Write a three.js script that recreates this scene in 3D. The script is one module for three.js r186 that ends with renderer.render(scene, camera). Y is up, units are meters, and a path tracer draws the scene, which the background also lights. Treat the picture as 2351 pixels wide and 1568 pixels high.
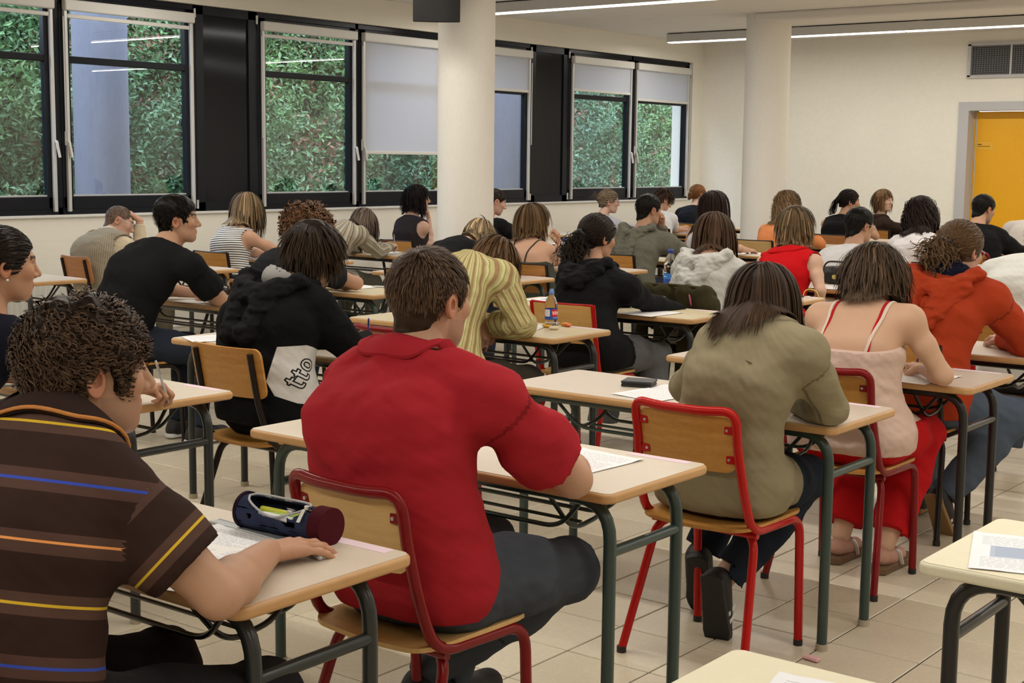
import * as THREE from 'three';
import { RoundedBoxGeometry } from 'three/addons/geometries/RoundedBoxGeometry.js';
import { mergeGeometries } from 'three/addons/utils/BufferGeometryUtils.js';
import { RectAreaLightUniformsLib } from 'three/addons/lights/RectAreaLightUniformsLib.js';
import { ImprovedNoise } from 'three/addons/math/ImprovedNoise.js';
import { FontLoader } from 'three/addons/loaders/FontLoader.js';
import { TextGeometry } from 'three/addons/geometries/TextGeometry.js';

// ------------------------------------------------------------------ camera, sky, lamps, exposure
const IMG_W = 2351, IMG_H = 1568, FOCAL = 3262.08, EYE = 1.53;
const scene = new THREE.Scene();
const camera = new THREE.PerspectiveCamera(2 * Math.atan(IMG_H / 2 / FOCAL) * 180 / Math.PI, IMG_W / IMG_H, 0.1, 120);
camera.position.set(0, EYE, 0);
camera.rotation.set(-0.126998, 0.6621, 0.0115256, 'YXZ');
camera.updateMatrixWorld(true);
const renderer = new THREE.WebGLRenderer({ antialias: true });
renderer.toneMapping = THREE.LinearToneMapping;
renderer.toneMappingExposure = 1.0;
renderer.shadowMap.enabled = true;
scene.background = new THREE.Color().setRGB(0.66, 0.80, 1.0);   // even, slightly blue overcast sky
scene.backgroundIntensity = 6.5;
RectAreaLightUniformsLib.init();
const ROOM = { x0: -9.7, x1: 3.2, z0: -16.45, z1: 3.4, h: 3.06 };
const LAMP_Y = 2.95, LAMP_X0 = -9.25, LAMP_X1 = 2.6, LAMP_Z = [-14.87, -11.1, -7.33, -3.56, 0.21];
const LAMP_RGB = [1.0, 0.955, 0.88], LAMP_POWER = 37;
for (const z of LAMP_Z) {
  const l = new THREE.RectAreaLight(new THREE.Color().setRGB(...LAMP_RGB), LAMP_POWER, LAMP_X1 - LAMP_X0 - 0.1, 0.09);
  l.position.set((LAMP_X0 + LAMP_X1) / 2, LAMP_Y - 0.012, z);
  l.rotation.x = -Math.PI / 2;
  scene.add(l);
}

// ------------------------------------------------------------------ helpers
const V = (x, y, z) => new THREE.Vector3(x, y, z);
const PI = Math.PI;
function rng(seed) { let a = seed >>> 0; return () => { a = (a + 0x6D2B79F5) | 0; let t = Math.imul(a ^ (a >>> 15), 1 | a); t = (t + Math.imul(t ^ (t >>> 7), 61 | t)) ^ t; return ((t ^ (t >>> 14)) >>> 0) / 4294967296; }; }
const perlin = new ImprovedNoise();
const clamp = (x, a, b) => Math.min(b, Math.max(a, x));
const mix = (a, b, t) => a + (b - a) * t;
const smooth = (a, b, x) => { const t = clamp((x - a) / (b - a), 0, 1); return t * t * (3 - 2 * t); };
// a pixel of the 2351 x 1568 photograph gives a direction; the distance comes from a height, a wall or a row
function ray(px, py) { return V((px - IMG_W / 2) / FOCAL, -(py - IMG_H / 2) / FOCAL, -1).applyQuaternion(camera.quaternion); }
function atY(px, py, y) { const d = ray(px, py); return d.multiplyScalar((y - EYE) / d.y).add(camera.position); }
function atZ(px, py, z) { const d = ray(px, py); return d.multiplyScalar(z / d.z).add(camera.position); }
function atX(px, py, x) { const d = ray(px, py); return d.multiplyScalar(x / d.x).add(camera.position); }
function toPixel(p) { const c = p.clone().sub(camera.position).applyQuaternion(camera.quaternion.clone().invert()); return [IMG_W / 2 + FOCAL * c.x / -c.z, IMG_H / 2 - FOCAL * c.y / -c.z, -c.z]; }

const taken = {};
function numbered(name) { if (!(name in taken)) { taken[name] = 0; return name; } taken[name]++; return name + '_' + String(taken[name]).padStart(3, '0'); }
function tag(o, label, category, group) { o.userData.label = label; o.userData.category = category; if (group) o.userData.group = group; return o; }
function shade(o) { o.castShadow = true; o.receiveShadow = true; return o; }
function part(name, geo, material, parent) { const m = shade(new THREE.Mesh(geo, material)); m.name = name; parent.add(m); return m; }
function thing(name, label, category, group, pos, turn = 0) { const g = new THREE.Group(); g.name = numbered(name); if (pos) g.position.set(pos[0], pos[1], pos[2]); g.rotation.y = turn; tag(g, label, category, group); scene.add(g); return g; }
function structure(name) { const g = new THREE.Group(); g.name = name; g.userData.kind = 'structure'; scene.add(g); return g; }
function structMesh(name, geo, material) { const m = shade(new THREE.Mesh(geo, material)); m.name = name; m.userData.kind = 'structure'; scene.add(m); return m; }
function copyOf(root, label, pos, turn) { const r = root.clone(); r.name = numbered(root.name.replace(/_\d{3}$/, '')); r.userData = { ...root.userData, label }; if (pos) r.position.set(...pos); if (turn !== undefined) r.rotation.y = turn; scene.add(r); return r; }
function bx(w, h, d, x = 0, y = 0, z = 0) { return new THREE.BoxGeometry(w, h, d).translate(x, y, z); }
function box2(x0, x1, y0, y1, z0, z1) { return new THREE.BoxGeometry(x1 - x0, y1 - y0, z1 - z0).translate((x0 + x1) / 2, (y0 + y1) / 2, (z0 + z1) / 2); }
function rbx(w, h, d, r, x = 0, y = 0, z = 0, s = 2) { return new RoundedBoxGeometry(w, h, d, s, r).translate(x, y, z); }
function merge(list) { const g = list.map(k => { const c = k.index ? k.toNonIndexed() : k; for (const a of Object.keys(c.attributes)) if (!['position', 'normal', 'uv'].includes(a)) c.deleteAttribute(a); return c; }); return mergeGeometries(g); }
// a tube along a polyline whose corners are rounded
function roundedPath(pts, r, n = 6) {
  const out = [];
  pts.forEach((p, i) => {
    if (i === 0 || i === pts.length - 1) { out.push(p.clone()); return; }
    const a = pts[i - 1].clone().sub(p), b = pts[i + 1].clone().sub(p), rr = Math.min(r, a.length() * 0.49, b.length() * 0.49);
    const A = p.clone().addScaledVector(a.normalize(), rr), B = p.clone().addScaledVector(b.normalize(), rr);
    for (let k = 0; k <= n; k++) { const t = k / n; out.push(A.clone().multiplyScalar((1 - t) * (1 - t)).addScaledVector(p, 2 * t * (1 - t)).addScaledVector(B, t * t)); }
  });
  return out;
}
function sweep(pts, rad, sides = 8, flat = 1) {
  // pts: Vector3 list; rad: number or list; parallel-transport frames, capped ends
  const n = pts.length, pos = [], nor = [], uv = [], idx = [];
  let nrm = null, len = 0;
  for (let i = 0; i < n; i++) {
    const t = (i === 0 ? pts[1].clone().sub(pts[0]) : i === n - 1 ? pts[n - 1].clone().sub(pts[n - 2]) : pts[i + 1].clone().sub(pts[i - 1])).normalize();
    if (!nrm) { nrm = Math.abs(t.y) < 0.9 ? V(0, 1, 0) : V(1, 0, 0); }
    nrm = nrm.clone().addScaledVector(t, -nrm.dot(t)).normalize();
    const bin = t.clone().cross(nrm), r = Array.isArray(rad) ? rad[i] : rad;
    if (i) len += pts[i].distanceTo(pts[i - 1]);
    for (let k = 0; k <= sides; k++) {
      const a = k / sides * 2 * PI, d = nrm.clone().multiplyScalar(Math.cos(a) * flat).addScaledVector(bin, Math.sin(a));
      pos.push(pts[i].x + d.x * r, pts[i].y + d.y * r, pts[i].z + d.z * r);
      const e = nrm.clone().multiplyScalar(Math.cos(a) / flat).addScaledVector(bin, Math.sin(a)).normalize();
      nor.push(e.x, e.y, e.z); uv.push(k / sides, len);
    }
    if (i) for (let k = 0; k < sides; k++) { const a = (i - 1) * (sides + 1) + k, b = a + sides + 1; idx.push(a, a + 1, b, a + 1, b + 1, b); }
  }
  for (const [i, s] of [[0, -1], [n - 1, 1]]) {
    const t = (i === 0 ? pts[1].clone().sub(pts[0]) : pts[n - 1].clone().sub(pts[n - 2])).normalize().multiplyScalar(s), c = pos.length / 3;
    pos.push(pts[i].x, pts[i].y, pts[i].z); nor.push(t.x, t.y, t.z); uv.push(0.5, 0.5);
    for (let k = 0; k <= sides; k++) { const q = (i * (sides + 1) + k) * 3; pos.push(pos[q], pos[q + 1], pos[q + 2]); nor.push(t.x, t.y, t.z); uv.push(0.5, 0.5); }
    for (let k = 0; k < sides; k++) s > 0 ? idx.push(c, c + 1 + k, c + 2 + k) : idx.push(c, c + 2 + k, c + 1 + k);
  }
  const g = new THREE.BufferGeometry();
  g.setAttribute('position', new THREE.Float32BufferAttribute(pos, 3)); g.setAttribute('normal', new THREE.Float32BufferAttribute(nor, 3)); g.setAttribute('uv', new THREE.Float32BufferAttribute(uv, 2)); g.setIndex(idx);
  return g;
}
function bent(list, r, corner, sides = 10) { return sweep(roundedPath(list.map(p => V(...p)), corner), r, sides); }
function lathe(profile, seg = 20) { return new THREE.LatheGeometry(profile.map(p => new THREE.Vector2(p[0], p[1])), seg); }
function cyl(r, h, x, y, z, seg = 16, r2 = r) { return new THREE.CylinderGeometry(r2, r, h, seg).translate(x, y, z); }
function roundedRect(w, d, r) { const s = new THREE.Shape(), a = w / 2, b = d / 2; s.moveTo(-a + r, -b); s.lineTo(a - r, -b); s.absarc(a - r, -b + r, r, -PI / 2, 0); s.lineTo(a, b - r); s.absarc(a - r, b - r, r, 0, PI / 2); s.lineTo(-a + r, b); s.absarc(-a + r, b - r, r, PI / 2, PI); s.lineTo(-a, -b + r); s.absarc(-a + r, -b + r, r, PI, 1.5 * PI); return s; }

// ------------------------------------------------------------------ textures and materials
function dataTexture(w, h, fn, { srgb = true, repeat } = {}) {
  const a = new Uint8Array(w * h * 4);
  for (let y = 0; y < h; y++) for (let x = 0; x < w; x++) { const c = fn(x, y, w, h), k = (y * w + x) * 4; a[k] = clamp(c[0], 0, 255); a[k + 1] = clamp(c[1], 0, 255); a[k + 2] = clamp(c[2], 0, 255); a[k + 3] = 255; }
  const t = new THREE.DataTexture(a, w, h, THREE.RGBAFormat);
  t.magFilter = THREE.LinearFilter; t.minFilter = THREE.LinearMipmapLinearFilter; t.generateMipmaps = true; t.wrapS = t.wrapT = THREE.RepeatWrapping;
  if (srgb) t.colorSpace = THREE.SRGBColorSpace;
  if (repeat) t.repeat.set(...repeat);
  t.needsUpdate = true; return t;
}
function tileNoise(x, y, w, h, cells, seed) { // periodic value noise
  const fx = x / w * cells, fy = y / h * cells, ix = Math.floor(fx), iy = Math.floor(fy), tx = smooth(0, 1, fx - ix), ty = smooth(0, 1, fy - iy);
  const r = (i, j) => { const n = Math.sin(((i % cells + cells) % cells) * 127.1 + ((j % cells + cells) % cells) * 311.7 + seed * 74.7) * 43758.5453; return n - Math.floor(n); };
  return mix(mix(r(ix, iy), r(ix + 1, iy), tx), mix(r(ix, iy + 1), r(ix + 1, iy + 1), tx), ty);
}
function grain(base, amount, seed, w = 256, cellsList = [[128, 0.6], [32, 0.3], [6, 0.3]], repeat) {
  return dataTexture(w, w, (x, y) => { let n = 0; for (const [c, k] of cellsList) n += (tileNoise(x, y, w, w, c, seed + c) - 0.5) * k; return base.map(b => b * (1 + n * amount)); }, { repeat });
}
function lin(r, g, b) { return new THREE.Color().setRGB(r, g, b); }
function std(color, roughness = 0.6, extra = {}) { return new THREE.MeshStandardMaterial({ color, roughness, ...extra }); }
function phys(color, roughness, extra = {}) { return new THREE.MeshPhysicalMaterial({ color, roughness, ...extra }); }
function woodTexture(a, b, seed) { // fine lengthwise grain
  return dataTexture(256, 256, (x, y) => {
    const wob = tileNoise(x, y, 256, 256, 3, seed) * 9, n = tileNoise(x * 0.125, y + wob, 256, 256, 32, seed + 3) * 0.4 + tileNoise(x * 0.25, y + wob, 256, 256, 128, seed + 9) * 0.3 + tileNoise(x * 0.25, y, 256, 256, 6, seed + 1) * 0.3;
    return [0, 1, 2].map(i => mix(a[i], b[i], clamp(n, 0, 1)));
  });
}
const fineBump = dataTexture(256, 256, (x, y) => { const n = tileNoise(x, y, 256, 256, 128, 4) * 200 + tileNoise(x, y, 256, 256, 40, 7) * 55; return [n, n, n]; }, { srgb: false, repeat: [1, 1] });
const M = {
  wall: std(0xffffff, 0.9, { map: grain([238, 234, 223], 0.03, 3, 256, [[128, 0.5], [12, 0.4]]) }),
  ceiling: std(lin(0.74, 0.71, 0.68), 0.95),
  column: std(0xffffff, 0.8, { map: grain([232, 228, 220], 0.03, 31, 256, [[128, 0.5], [10, 0.5]]) }),
  grout: std(lin(0.045, 0.038, 0.03), 0.95),
  frame: phys(lin(0.010, 0.012, 0.017), 0.25, { specularIntensity: 0.4 }),
  panel: phys(lin(0.008, 0.009, 0.013), 0.09, { specularIntensity: 0.35 }),
  glass: phys(lin(1, 1, 1), 0.0, { transmission: 1, thickness: 0, ior: 1.5 }),
  blindBox: std(lin(0.72, 0.71, 0.68), 0.35),
  blindRail: std(lin(0.62, 0.62, 0.62), 0.35, { metalness: 0.3 }),
  blindFabric: phys(lin(0.74, 0.76, 0.82), 0.95, { transmission: 0.42, thickness: 0 }),
  handle: std(lin(0.75, 0.75, 0.73), 0.3),
  doorYellow: std(0xffffff, 0.42, { map: grain([232, 170, 16], 0.03, 9) }),
  doorFrame: std(lin(0.50, 0.50, 0.52), 0.4),
  steel: std(lin(0.6, 0.6, 0.6), 0.25, { metalness: 0.9 }),
  darkGrille: std(lin(0.05, 0.05, 0.055), 0.6),
  speaker: std(lin(0.006, 0.006, 0.007), 0.5),
  lampHousing: std(lin(0.62, 0.61, 0.6), 0.5),
  lampFace: new THREE.MeshStandardMaterial({ color: lin(0.9, 0.9, 0.9), emissive: lin(1, 0.97, 0.93), emissiveIntensity: 2.6, roughness: 0.6 }),
  radiator: std(lin(0.78, 0.77, 0.72), 0.4),
  concrete: std(0xffffff, 0.85, { map: grain([104, 106, 118], 0.10, 17) }),
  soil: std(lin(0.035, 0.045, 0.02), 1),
};

// ------------------------------------------------------------------ floor: ceramic tiles on grout
{
  const T = 0.3021, OX = -2.5076, OZ = -3.5186, floor = structure('floor');
  part('slab', box2(ROOM.x0 - 0.3, ROOM.x1 + 0.3, -0.2, -0.0035, ROOM.z0 - 0.3, ROOM.z1 + 0.3), M.grout, floor);
  const tint = [[206, 195, 171], [202, 191, 167], [209, 198, 175], [204, 192, 170]];
  const mats = tint.map((c, i) => std(0xffffff, 0.34, { map: grain(c, 0.05, 40 + i, 256, [[128, 0.9], [48, 0.5], [5, 0.35]]), bumpMap: fineBump, bumpScale: 0.0002 }));
  const a = (T - 0.005) / 2, b = a - 0.0025, y1 = 0, y0 = -0.0025;
  const corner = (s, y) => [[-s, y, -s], [s, y, -s], [s, y, s], [-s, y, s]];
  const makeTile = (turn) => {
    const p = [], uv = [], top = corner(b, y1), mid = corner(a, y0), low = corner(a, -0.02);
    const quad = (q) => { for (const k of [0, 2, 1, 0, 3, 2]) { p.push(...q[k]); const u = q[k][0], v = q[k][2]; uv.push(...[[u, v], [v, -u], [-u, -v], [-v, u]][turn].map(s => s * 1.6 + 0.5)); } };
    quad(top); for (let k = 0; k < 4; k++) { const n = (k + 1) % 4; quad([top[n], top[k], mid[k], mid[n]]); quad([mid[n], mid[k], low[k], low[n]]); }
    const g = new THREE.BufferGeometry(); g.setAttribute('position', new THREE.Float32BufferAttribute(p, 3)); g.setAttribute('uv', new THREE.Float32BufferAttribute(uv, 2)); g.computeVertexNormals(); return g;
  };
  const geos = [0, 1, 2, 3].map(makeTile), list = [], r = rng(5);
  for (let i = Math.floor((ROOM.x0 - OX) / T) - 1; OX + (i + 0.5) * T < ROOM.x1 + T; i++) for (let j = Math.floor((ROOM.z0 - OZ) / T) - 1; OZ + (j + 0.5) * T < ROOM.z1 + T; j++) {
    const x = OX + (i + 0.5) * T, z = OZ + (j + 0.5) * T; if (x < ROOM.x0 - 0.1 || x > ROOM.x1 + 0.1 || z < ROOM.z0 - 0.1 || z > ROOM.z1 + 0.1) continue;
    const [px, py, d] = toPixel(V(x, 0, z)), seen = d > 0.5 && px > -60 && px < IMG_W + 60 && py < IMG_H + 80;
    list.push({ x, z, v: Math.floor(r() * 4), m: Math.floor(r() * 4), score: seen ? d : 1e3 + Math.hypot(x, z), dy: (r() - 0.5) * 0.0006 });
  }
  list.sort((p, q) => p.score - q.score);
  const rest = [[], [], [], []];
  list.forEach((t, k) => {
    if (k < 300) { const m = part(k ? 'tile_' + String(k).padStart(3, '0') : 'tile', geos[t.v], mats[t.m], floor); m.position.set(t.x, t.dy, t.z); }
    else rest[t.m].push(geos[t.v].clone().translate(t.x, t.dy, t.z));
  });
  const far = mergeGeometries(rest.map(g => mergeGeometries(g)), true);
  const fm = shade(new THREE.Mesh(far, mats)); fm.name = 'far_tiles'; fm.userData.kind = 'stuff'; floor.add(fm);
}

// ------------------------------------------------------------------ walls and ceiling
const WALL_T = 0.3, SILL = 1.06, HEAD = 2.81, WIN_Z0 = -16.2, WIN_Z1 = -4.0;
{
  const { x0, x1, z0, z1, h } = ROOM;
  const wl = structure('wall_left');
  part('parapet', box2(x0 - WALL_T, x0, 0, SILL - 0.02, z0 - 0.3, z1 + 0.3), M.wall, wl);
  part('lintel', box2(x0 - WALL_T, x0, HEAD, h + 0.3, z0 - 0.3, z1 + 0.3), M.wall, wl);
  part('pier', box2(x0 - WALL_T, x0, SILL - 0.02, HEAD, WIN_Z1, z1 + 0.3), M.wall, wl);
  part('pier', box2(x0 - WALL_T, x0, SILL - 0.02, HEAD, z0 - 0.3, WIN_Z0), M.wall, wl);
  const ledge = part('window_ledge', rbx(0.16, 0.022, WIN_Z1 - WIN_Z0, 0.006, x0 - 0.055, SILL - 0.010, (WIN_Z0 + WIN_Z1) / 2), M.blindBox, wl);
  ledge.userData.label = 'white ledge under the windows';
  // back wall with door opening
  const dx0 = -6.10, dx1 = -5.02, dtop = 2.16, wb = structure('wall_back');
  part('panel', box2(x0 - 0.3, dx0 - 0.05, 0, h + 0.3, z0 - 0.3, z0), M.wall, wb);
  part('panel', box2(dx1 + 0.05, x1 + 0.3, 0, h + 0.3, z0 - 0.3, z0), M.wall, wb);
  part('panel', box2(dx0 - 0.05, dx1 + 0.05, dtop + 0.04, h + 0.3, z0 - 0.3, z0), M.wall, wb);
  structMesh('wall_right', box2(x1, x1 + 0.3, 0, h + 0.3, z0 - 0.3, z1 + 0.3), M.wall);
  structMesh('wall_front', box2(x0 - 0.3, x1 + 0.3, 0, h + 0.3, z1, z1 + 0.3), M.wall);
  // ceiling of square panels
  const cg = structure('ceiling'), P = 1.2, pg = rbx(P - 0.004, 0.03, P - 0.004, 0.003, 0, 0.015, 0, 1);
  part('slab', box2(x0 - 0.3, x1 + 0.3, h + 0.02, h + 0.3, z0 - 0.3, z1 + 0.3), M.ceiling, cg);
  let n = 0;
  for (let x = x0 + P / 2; x < x1 + P / 2; x += P) for (let z = z0 + P / 2; z < z1 + P / 2; z += P) { const m = part(n ? 'ceiling_panel_' + String(n).padStart(3, '0') : 'ceiling_panel', pg, M.ceiling, cg); m.position.set(x, h, z); n++; }
  part('beam', rbx(10.6, 0.10, 0.5, 0.03, -1.95, h - 0.045, -13.53), M.ceiling, cg).userData.label = 'shallow white beam running from the column';
  // columns
  const c1 = structMesh('column', cyl(0.222, h, 0, h / 2, 0, 48), M.column); c1.position.set(-7.2, 0, -8.62); c1.userData.label = 'thick round white column in front of the windows';
  const c2 = structMesh('column_001', cyl(0.232, h, 0, h / 2, 0, 48), M.column); c2.position.set(-7.2, 0, -13.53); c2.userData.label = 'round white column near the back wall';
  // door
  const d1 = structure('door_1');
  part('door_frame', merge([box2(dx0 - 0.14, dx0 - 0.02, 0, dtop, z0 + 0.001, z0 + 0.018), box2(dx1 + 0.02, dx1 + 0.14, 0, dtop, z0 + 0.001, z0 + 0.018), box2(dx0 - 0.14, dx1 + 0.14, dtop + 0.0005, dtop + 0.10, z0 + 0.001, z0 + 0.018),
    box2(dx0 - 0.05, dx0 - 0.02, 0, dtop + 0.04, z0 - 0.3, z0), box2(dx1 + 0.02, dx1 + 0.05, 0, dtop + 0.04, z0 - 0.3, z0), box2(dx0 - 0.05, dx1 + 0.05, dtop, dtop + 0.04, z0 - 0.3, z0), box2(dx0 - 0.02, dx0 + 0.03, 0, dtop, z0 - 0.2, z0 - 0.17)]), M.doorFrame, d1);
  const leaf = part('door_leaf', rbx(dx1 - dx0 + 0.03, dtop - 0.012, 0.045, 0.004, (dx0 + dx1) / 2, dtop / 2, z0 - 0.19), M.doorYellow, d1);
  part('door_handle', merge([cyl(0.027, 0.012, 0, 0, 0, 20).rotateX(PI / 2).translate(dx0 + 0.085, 1.085, z0 - 0.161), bent([[dx0 + 0.085, 1.085, z0 - 0.165], [dx0 + 0.085, 1.085, z0 - 0.11], [dx0 + 0.22, 1.085, z0 - 0.11]], 0.010, 0.02)]), M.steel, leaf);
  part('keyhole_plate', merge([cyl(0.027, 0.010, 0, 0, 0, 20).rotateX(PI / 2).translate(dx0 + 0.085, 0.985, z0 - 0.162)]), M.steel, leaf);
  part('keyhole', merge([bx(0.008, 0.026, 0.006, dx0 + 0.085, 0.982, z0 - 0.157)]), M.darkGrille, leaf);
  part('latch_edge', merge([bx(0.012, dtop - 0.03, 0.012, dx0 + 0.016, dtop / 2, z0 - 0.164)]), M.doorFrame, leaf);
  // paper notice on the door
  const cv = document.createElement('canvas'); cv.width = 256; cv.height = 128; const cx = cv.getContext('2d');
  cx.fillStyle = '#e6b02e'; cx.fillRect(0, 0, 256, 128); cx.strokeStyle = '#c89a20'; cx.lineWidth = 3; cx.strokeRect(3, 3, 250, 122); cx.fillStyle = '#6a4a10'; cx.fillRect(22, 40, 62, 15); cx.fillRect(22, 70, 190, 9);
  const ct = new THREE.CanvasTexture(cv); ct.colorSpace = THREE.SRGBColorSpace;
  const notice = part('door_notice', new THREE.PlaneGeometry(0.20, 0.105).translate(0.12 + dx0, 1.76, z0 - 0.1665), std(0xffffff, 0.6, { map: ct }), leaf); notice.userData.label = 'small faded printed notice on the yellow door';
  // ventilation grille above the door
  const g = thing('air_vent', 'wide dark ventilation grille in a grey frame high on the back wall', 'vent', null, [-5.42, 2.73, z0]);
  const gw = 1.44, gh = 0.37;
  part('back_plate', bx(gw - 0.05, gh - 0.05, 0.006, 0, 0, 0.004), M.darkGrille, g);
  part('frame', merge([bx(gw + 0.05, 0.035, 0.03, 0, gh / 2, 0.015), bx(gw + 0.05, 0.035, 0.03, 0, -gh / 2, 0.015), bx(0.035, gh, 0.03, -gw / 2, 0, 0.015), bx(0.035, gh, 0.03, gw / 2, 0, 0.015)]), M.doorFrame, g);
  for (let k = 0; k < 2; k++) part('mullion', bx(0.022, gh - 0.03, 0.024, -gw / 2 + gw * (k + 1) / 3, 0, 0.014), M.doorFrame, g);
  const bars = []; for (let x = -gw / 2 + 0.03; x < gw / 2; x += 0.03) bars.push(bx(0.006, gh - 0.03, 0.006, x, 0, 0.014)); for (let y = -gh / 2 + 0.03; y < gh / 2; y += 0.024) bars.push(bx(gw - 0.03, 0.005, 0.006, 0, y, 0.012));
  const mesh = part('grille_mesh', merge(bars), std(lin(0.16, 0.16, 0.17), 0.5), g); mesh.userData.kind = 'stuff';
}

// ------------------------------------------------------------------ linear ceiling lamps
LAMP_Z.forEach((z, i) => {
  const where = ['near the back wall', 'beside the thick round column', 'over the middle rows', 'over the front desks', 'farthest from the yellow door'][i];
  const L = LAMP_X1 - LAMP_X0, g = thing('linear_lamp', 'long white fluorescent strip lamp hung from the ceiling ' + where, 'lamp', 'strip lamps on the ceiling', [LAMP_X0, 0, z]);
  part('housing', rbx(L, 0.094, 0.12, 0.006, L / 2, LAMP_Y + 0.052, 0, 1), M.lampHousing, g);
  const nSeg = 4; for (let k = 0; k < nSeg; k++) part('lamp_diffuser', rbx(L / nSeg - 0.02, 0.012, 0.10, 0.005, L / nSeg * (k + 0.5), LAMP_Y, 0, 1), M.lampFace, g);
  part('track', bx(L, 0.010, 0.06, L / 2, ROOM.h - 0.006, 0), M.darkGrille, g);
  for (let x = 0.25; x < L; x += 1.45) part('clip', rbx(0.09, 0.012, 0.07, 0.004, x, ROOM.h - 0.008, 0, 1), M.steel, g);
});

// ------------------------------------------------------------------ windows, dark panels between them, roller blinds
const WINDOWS = [[-5.35, -6.69, 2.62, 'leftmost clear'], [-6.69, -8.06, 2.62, ''], [-8.74, -10.03, 2.62, ''], [-10.03, -11.40, 1.60, ''], [-11.40, -12.80, 2.30, ''], [-13.50, -14.85, 2.36, ''], [-14.85, -16.20, 2.30, '']];
{
  const X = ROOM.x0 - 0.05, fr = 0.055, sash = 0.05;
  const blindLabels = ['raised roller blind on the window beside the short-haired girl in navy', 'raised roller blind on the window behind the man in the beige vest', 'raised roller blind on the window behind the curly brown hair', 'roller blind pulled most of the way down beside the thick column', 'half lowered roller blind just behind the thick column', 'half lowered roller blind above the woman with the hair clip', 'half lowered roller blind on the last window before the back wall'];
  WINDOWS.forEach(([za, zb, drop], i) => {
    const w = structure('window_' + (i + 1)), zc = (za + zb) / 2, W = za - zb;
    part('frame', merge([box2(X - 0.07, X, SILL, SILL + fr, zb, za), box2(X - 0.07, X, HEAD - fr, HEAD, zb, za), box2(X - 0.07, X, SILL, HEAD, zb, zb + 0.02), box2(X - 0.07, X, SILL, HEAD, za - 0.02, za)]), M.frame, w);
    const s0 = zb + 0.022, s1 = za - 0.022, y0 = SILL + fr - 0.01, y1 = HEAD - fr + 0.01, bw = 0.095;
    part('sash', merge([rbx(0.06, y1 - y0, bw, 0.008, X - 0.022, (y0 + y1) / 2, s0 + bw / 2), rbx(0.06, y1 - y0, bw, 0.008, X - 0.022, (y0 + y1) / 2, s1 - bw / 2), rbx(0.06, 0.10, s1 - s0, 0.008, X - 0.022, y0 + 0.05, zc), rbx(0.06, 0.07, s1 - s0, 0.008, X - 0.022, y1 - 0.035, zc)]), M.frame, w);
    part('transom', rbx(0.05, 0.055, s1 - s0 - bw, 0.006, X - 0.024, 2.275, zc), M.frame, w);
    for (const [a, b] of [[y0 + 0.1, 2.25], [2.30, y1 - 0.07]]) part('pane', box2(X - 0.034, X - 0.028, a - 0.004, b + 0.004, s0 + bw - 0.004, s1 - bw + 0.004), M.glass, w);
    part('pane_bead', merge([bx(0.012, 0.014, s1 - s0 - 2 * bw, X - 0.012, y0 + 0.104, zc)]), M.blindRail, w);
    // the handle stands by the seam shared with its neighbour
    const leftOf = [true, false, true, false, false, true, false][i], hz = leftOf ? s0 + 0.035 : s1 - 0.035;
    if (i !== 4) { const hd = part('handle', merge([rbx(0.02, 0.115, 0.030, 0.008, X + 0.018, 1.66, hz), bent([[X + 0.02, 1.635, hz], [X + 0.055, 1.635, hz], [X + 0.055, 1.60, hz - 0.004], [X + 0.06, 1.51, hz - 0.02]], 0.011, 0.02, 10)]), M.handle, w); hd.userData.label = 'white window handle'; }
    for (const y of [1.12, 2.74]) part('hinge', cyl(0.011, 0.075, X + 0.012, y, leftOf ? s1 - 0.004 + 0.016 : s0 - 0.012, 12), M.blindRail, w);
    // roller blind
    const b = thing('roller_blind', blindLabels[i], 'blind', 'roller blinds on the windows', [X + 0.012, 0, zc]), bwid = s1 - s0 - 0.11;
    part('cassette', rbx(0.06, 0.085, bwid + 0.06, 0.012, 0.026, 2.69, 0), M.blindBox, b);
    for (const s of [-1, 1]) part('side_rail', rbx(0.032, 2.65 - 1.085, 0.030, 0.006, 0.012, (2.65 + 1.085) / 2, s * (bwid / 2 + 0.012), 1), M.blindRail, b);
    if (drop < 2.6) part('fabric', bx(0.0012, 2.65 - drop, bwid - 0.012, 0.014, (2.65 + drop) / 2, 0), M.blindFabric, b);
    part('bottom_bar', rbx(0.02, 0.032, bwid - 0.01, 0.006, 0.014, Math.min(drop, 2.64) - 0.012, 0, 1), M.blindBox, b);
    part('crank_rod', cyl(0.006, 0.9, 0.03, 2.15, (i === 6 || i === 4 ? -1 : 1) * (bwid / 2 + 0.04), 8), M.blindRail, b);
  });
  [[-8.06, -8.74], [-12.80, -13.50]].forEach(([za, zb], k) => {
    const t = structure('trim_' + (k + 1)), zc = (za + zb) / 2, W = za - zb;
    part('frame', merge([box2(X - 0.07, X + 0.004, SILL, SILL + 0.075, zb, za), box2(X - 0.07, X + 0.004, HEAD - 0.075, HEAD, zb, za), box2(X - 0.07, X + 0.004, SILL, HEAD, zb, zb + 0.085), box2(X - 0.07, X + 0.004, SILL, HEAD, za - 0.085, za)]), M.frame, t);
    const pg = new THREE.PlaneGeometry(W - 0.16, HEAD - SILL - 0.14, 16, 2), pp = pg.attributes.position; // a slightly hollowed glossy sheet
    for (let j = 0; j < pp.count; j++) { const u = pp.getX(j) / (W / 2); pp.setZ(j, -0.02 + 0.012 * u * u); }
    pg.computeVertexNormals(); pg.rotateY(PI / 2).translate(X, (SILL + HEAD) / 2, zc);
    part('infill_sheet', pg, M.panel, t).userData.label = 'glossy black panel between the windows';
    part('backing', box2(X - 0.09, X - 0.06, SILL, HEAD, zb, za), M.frame, t);
  });
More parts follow.
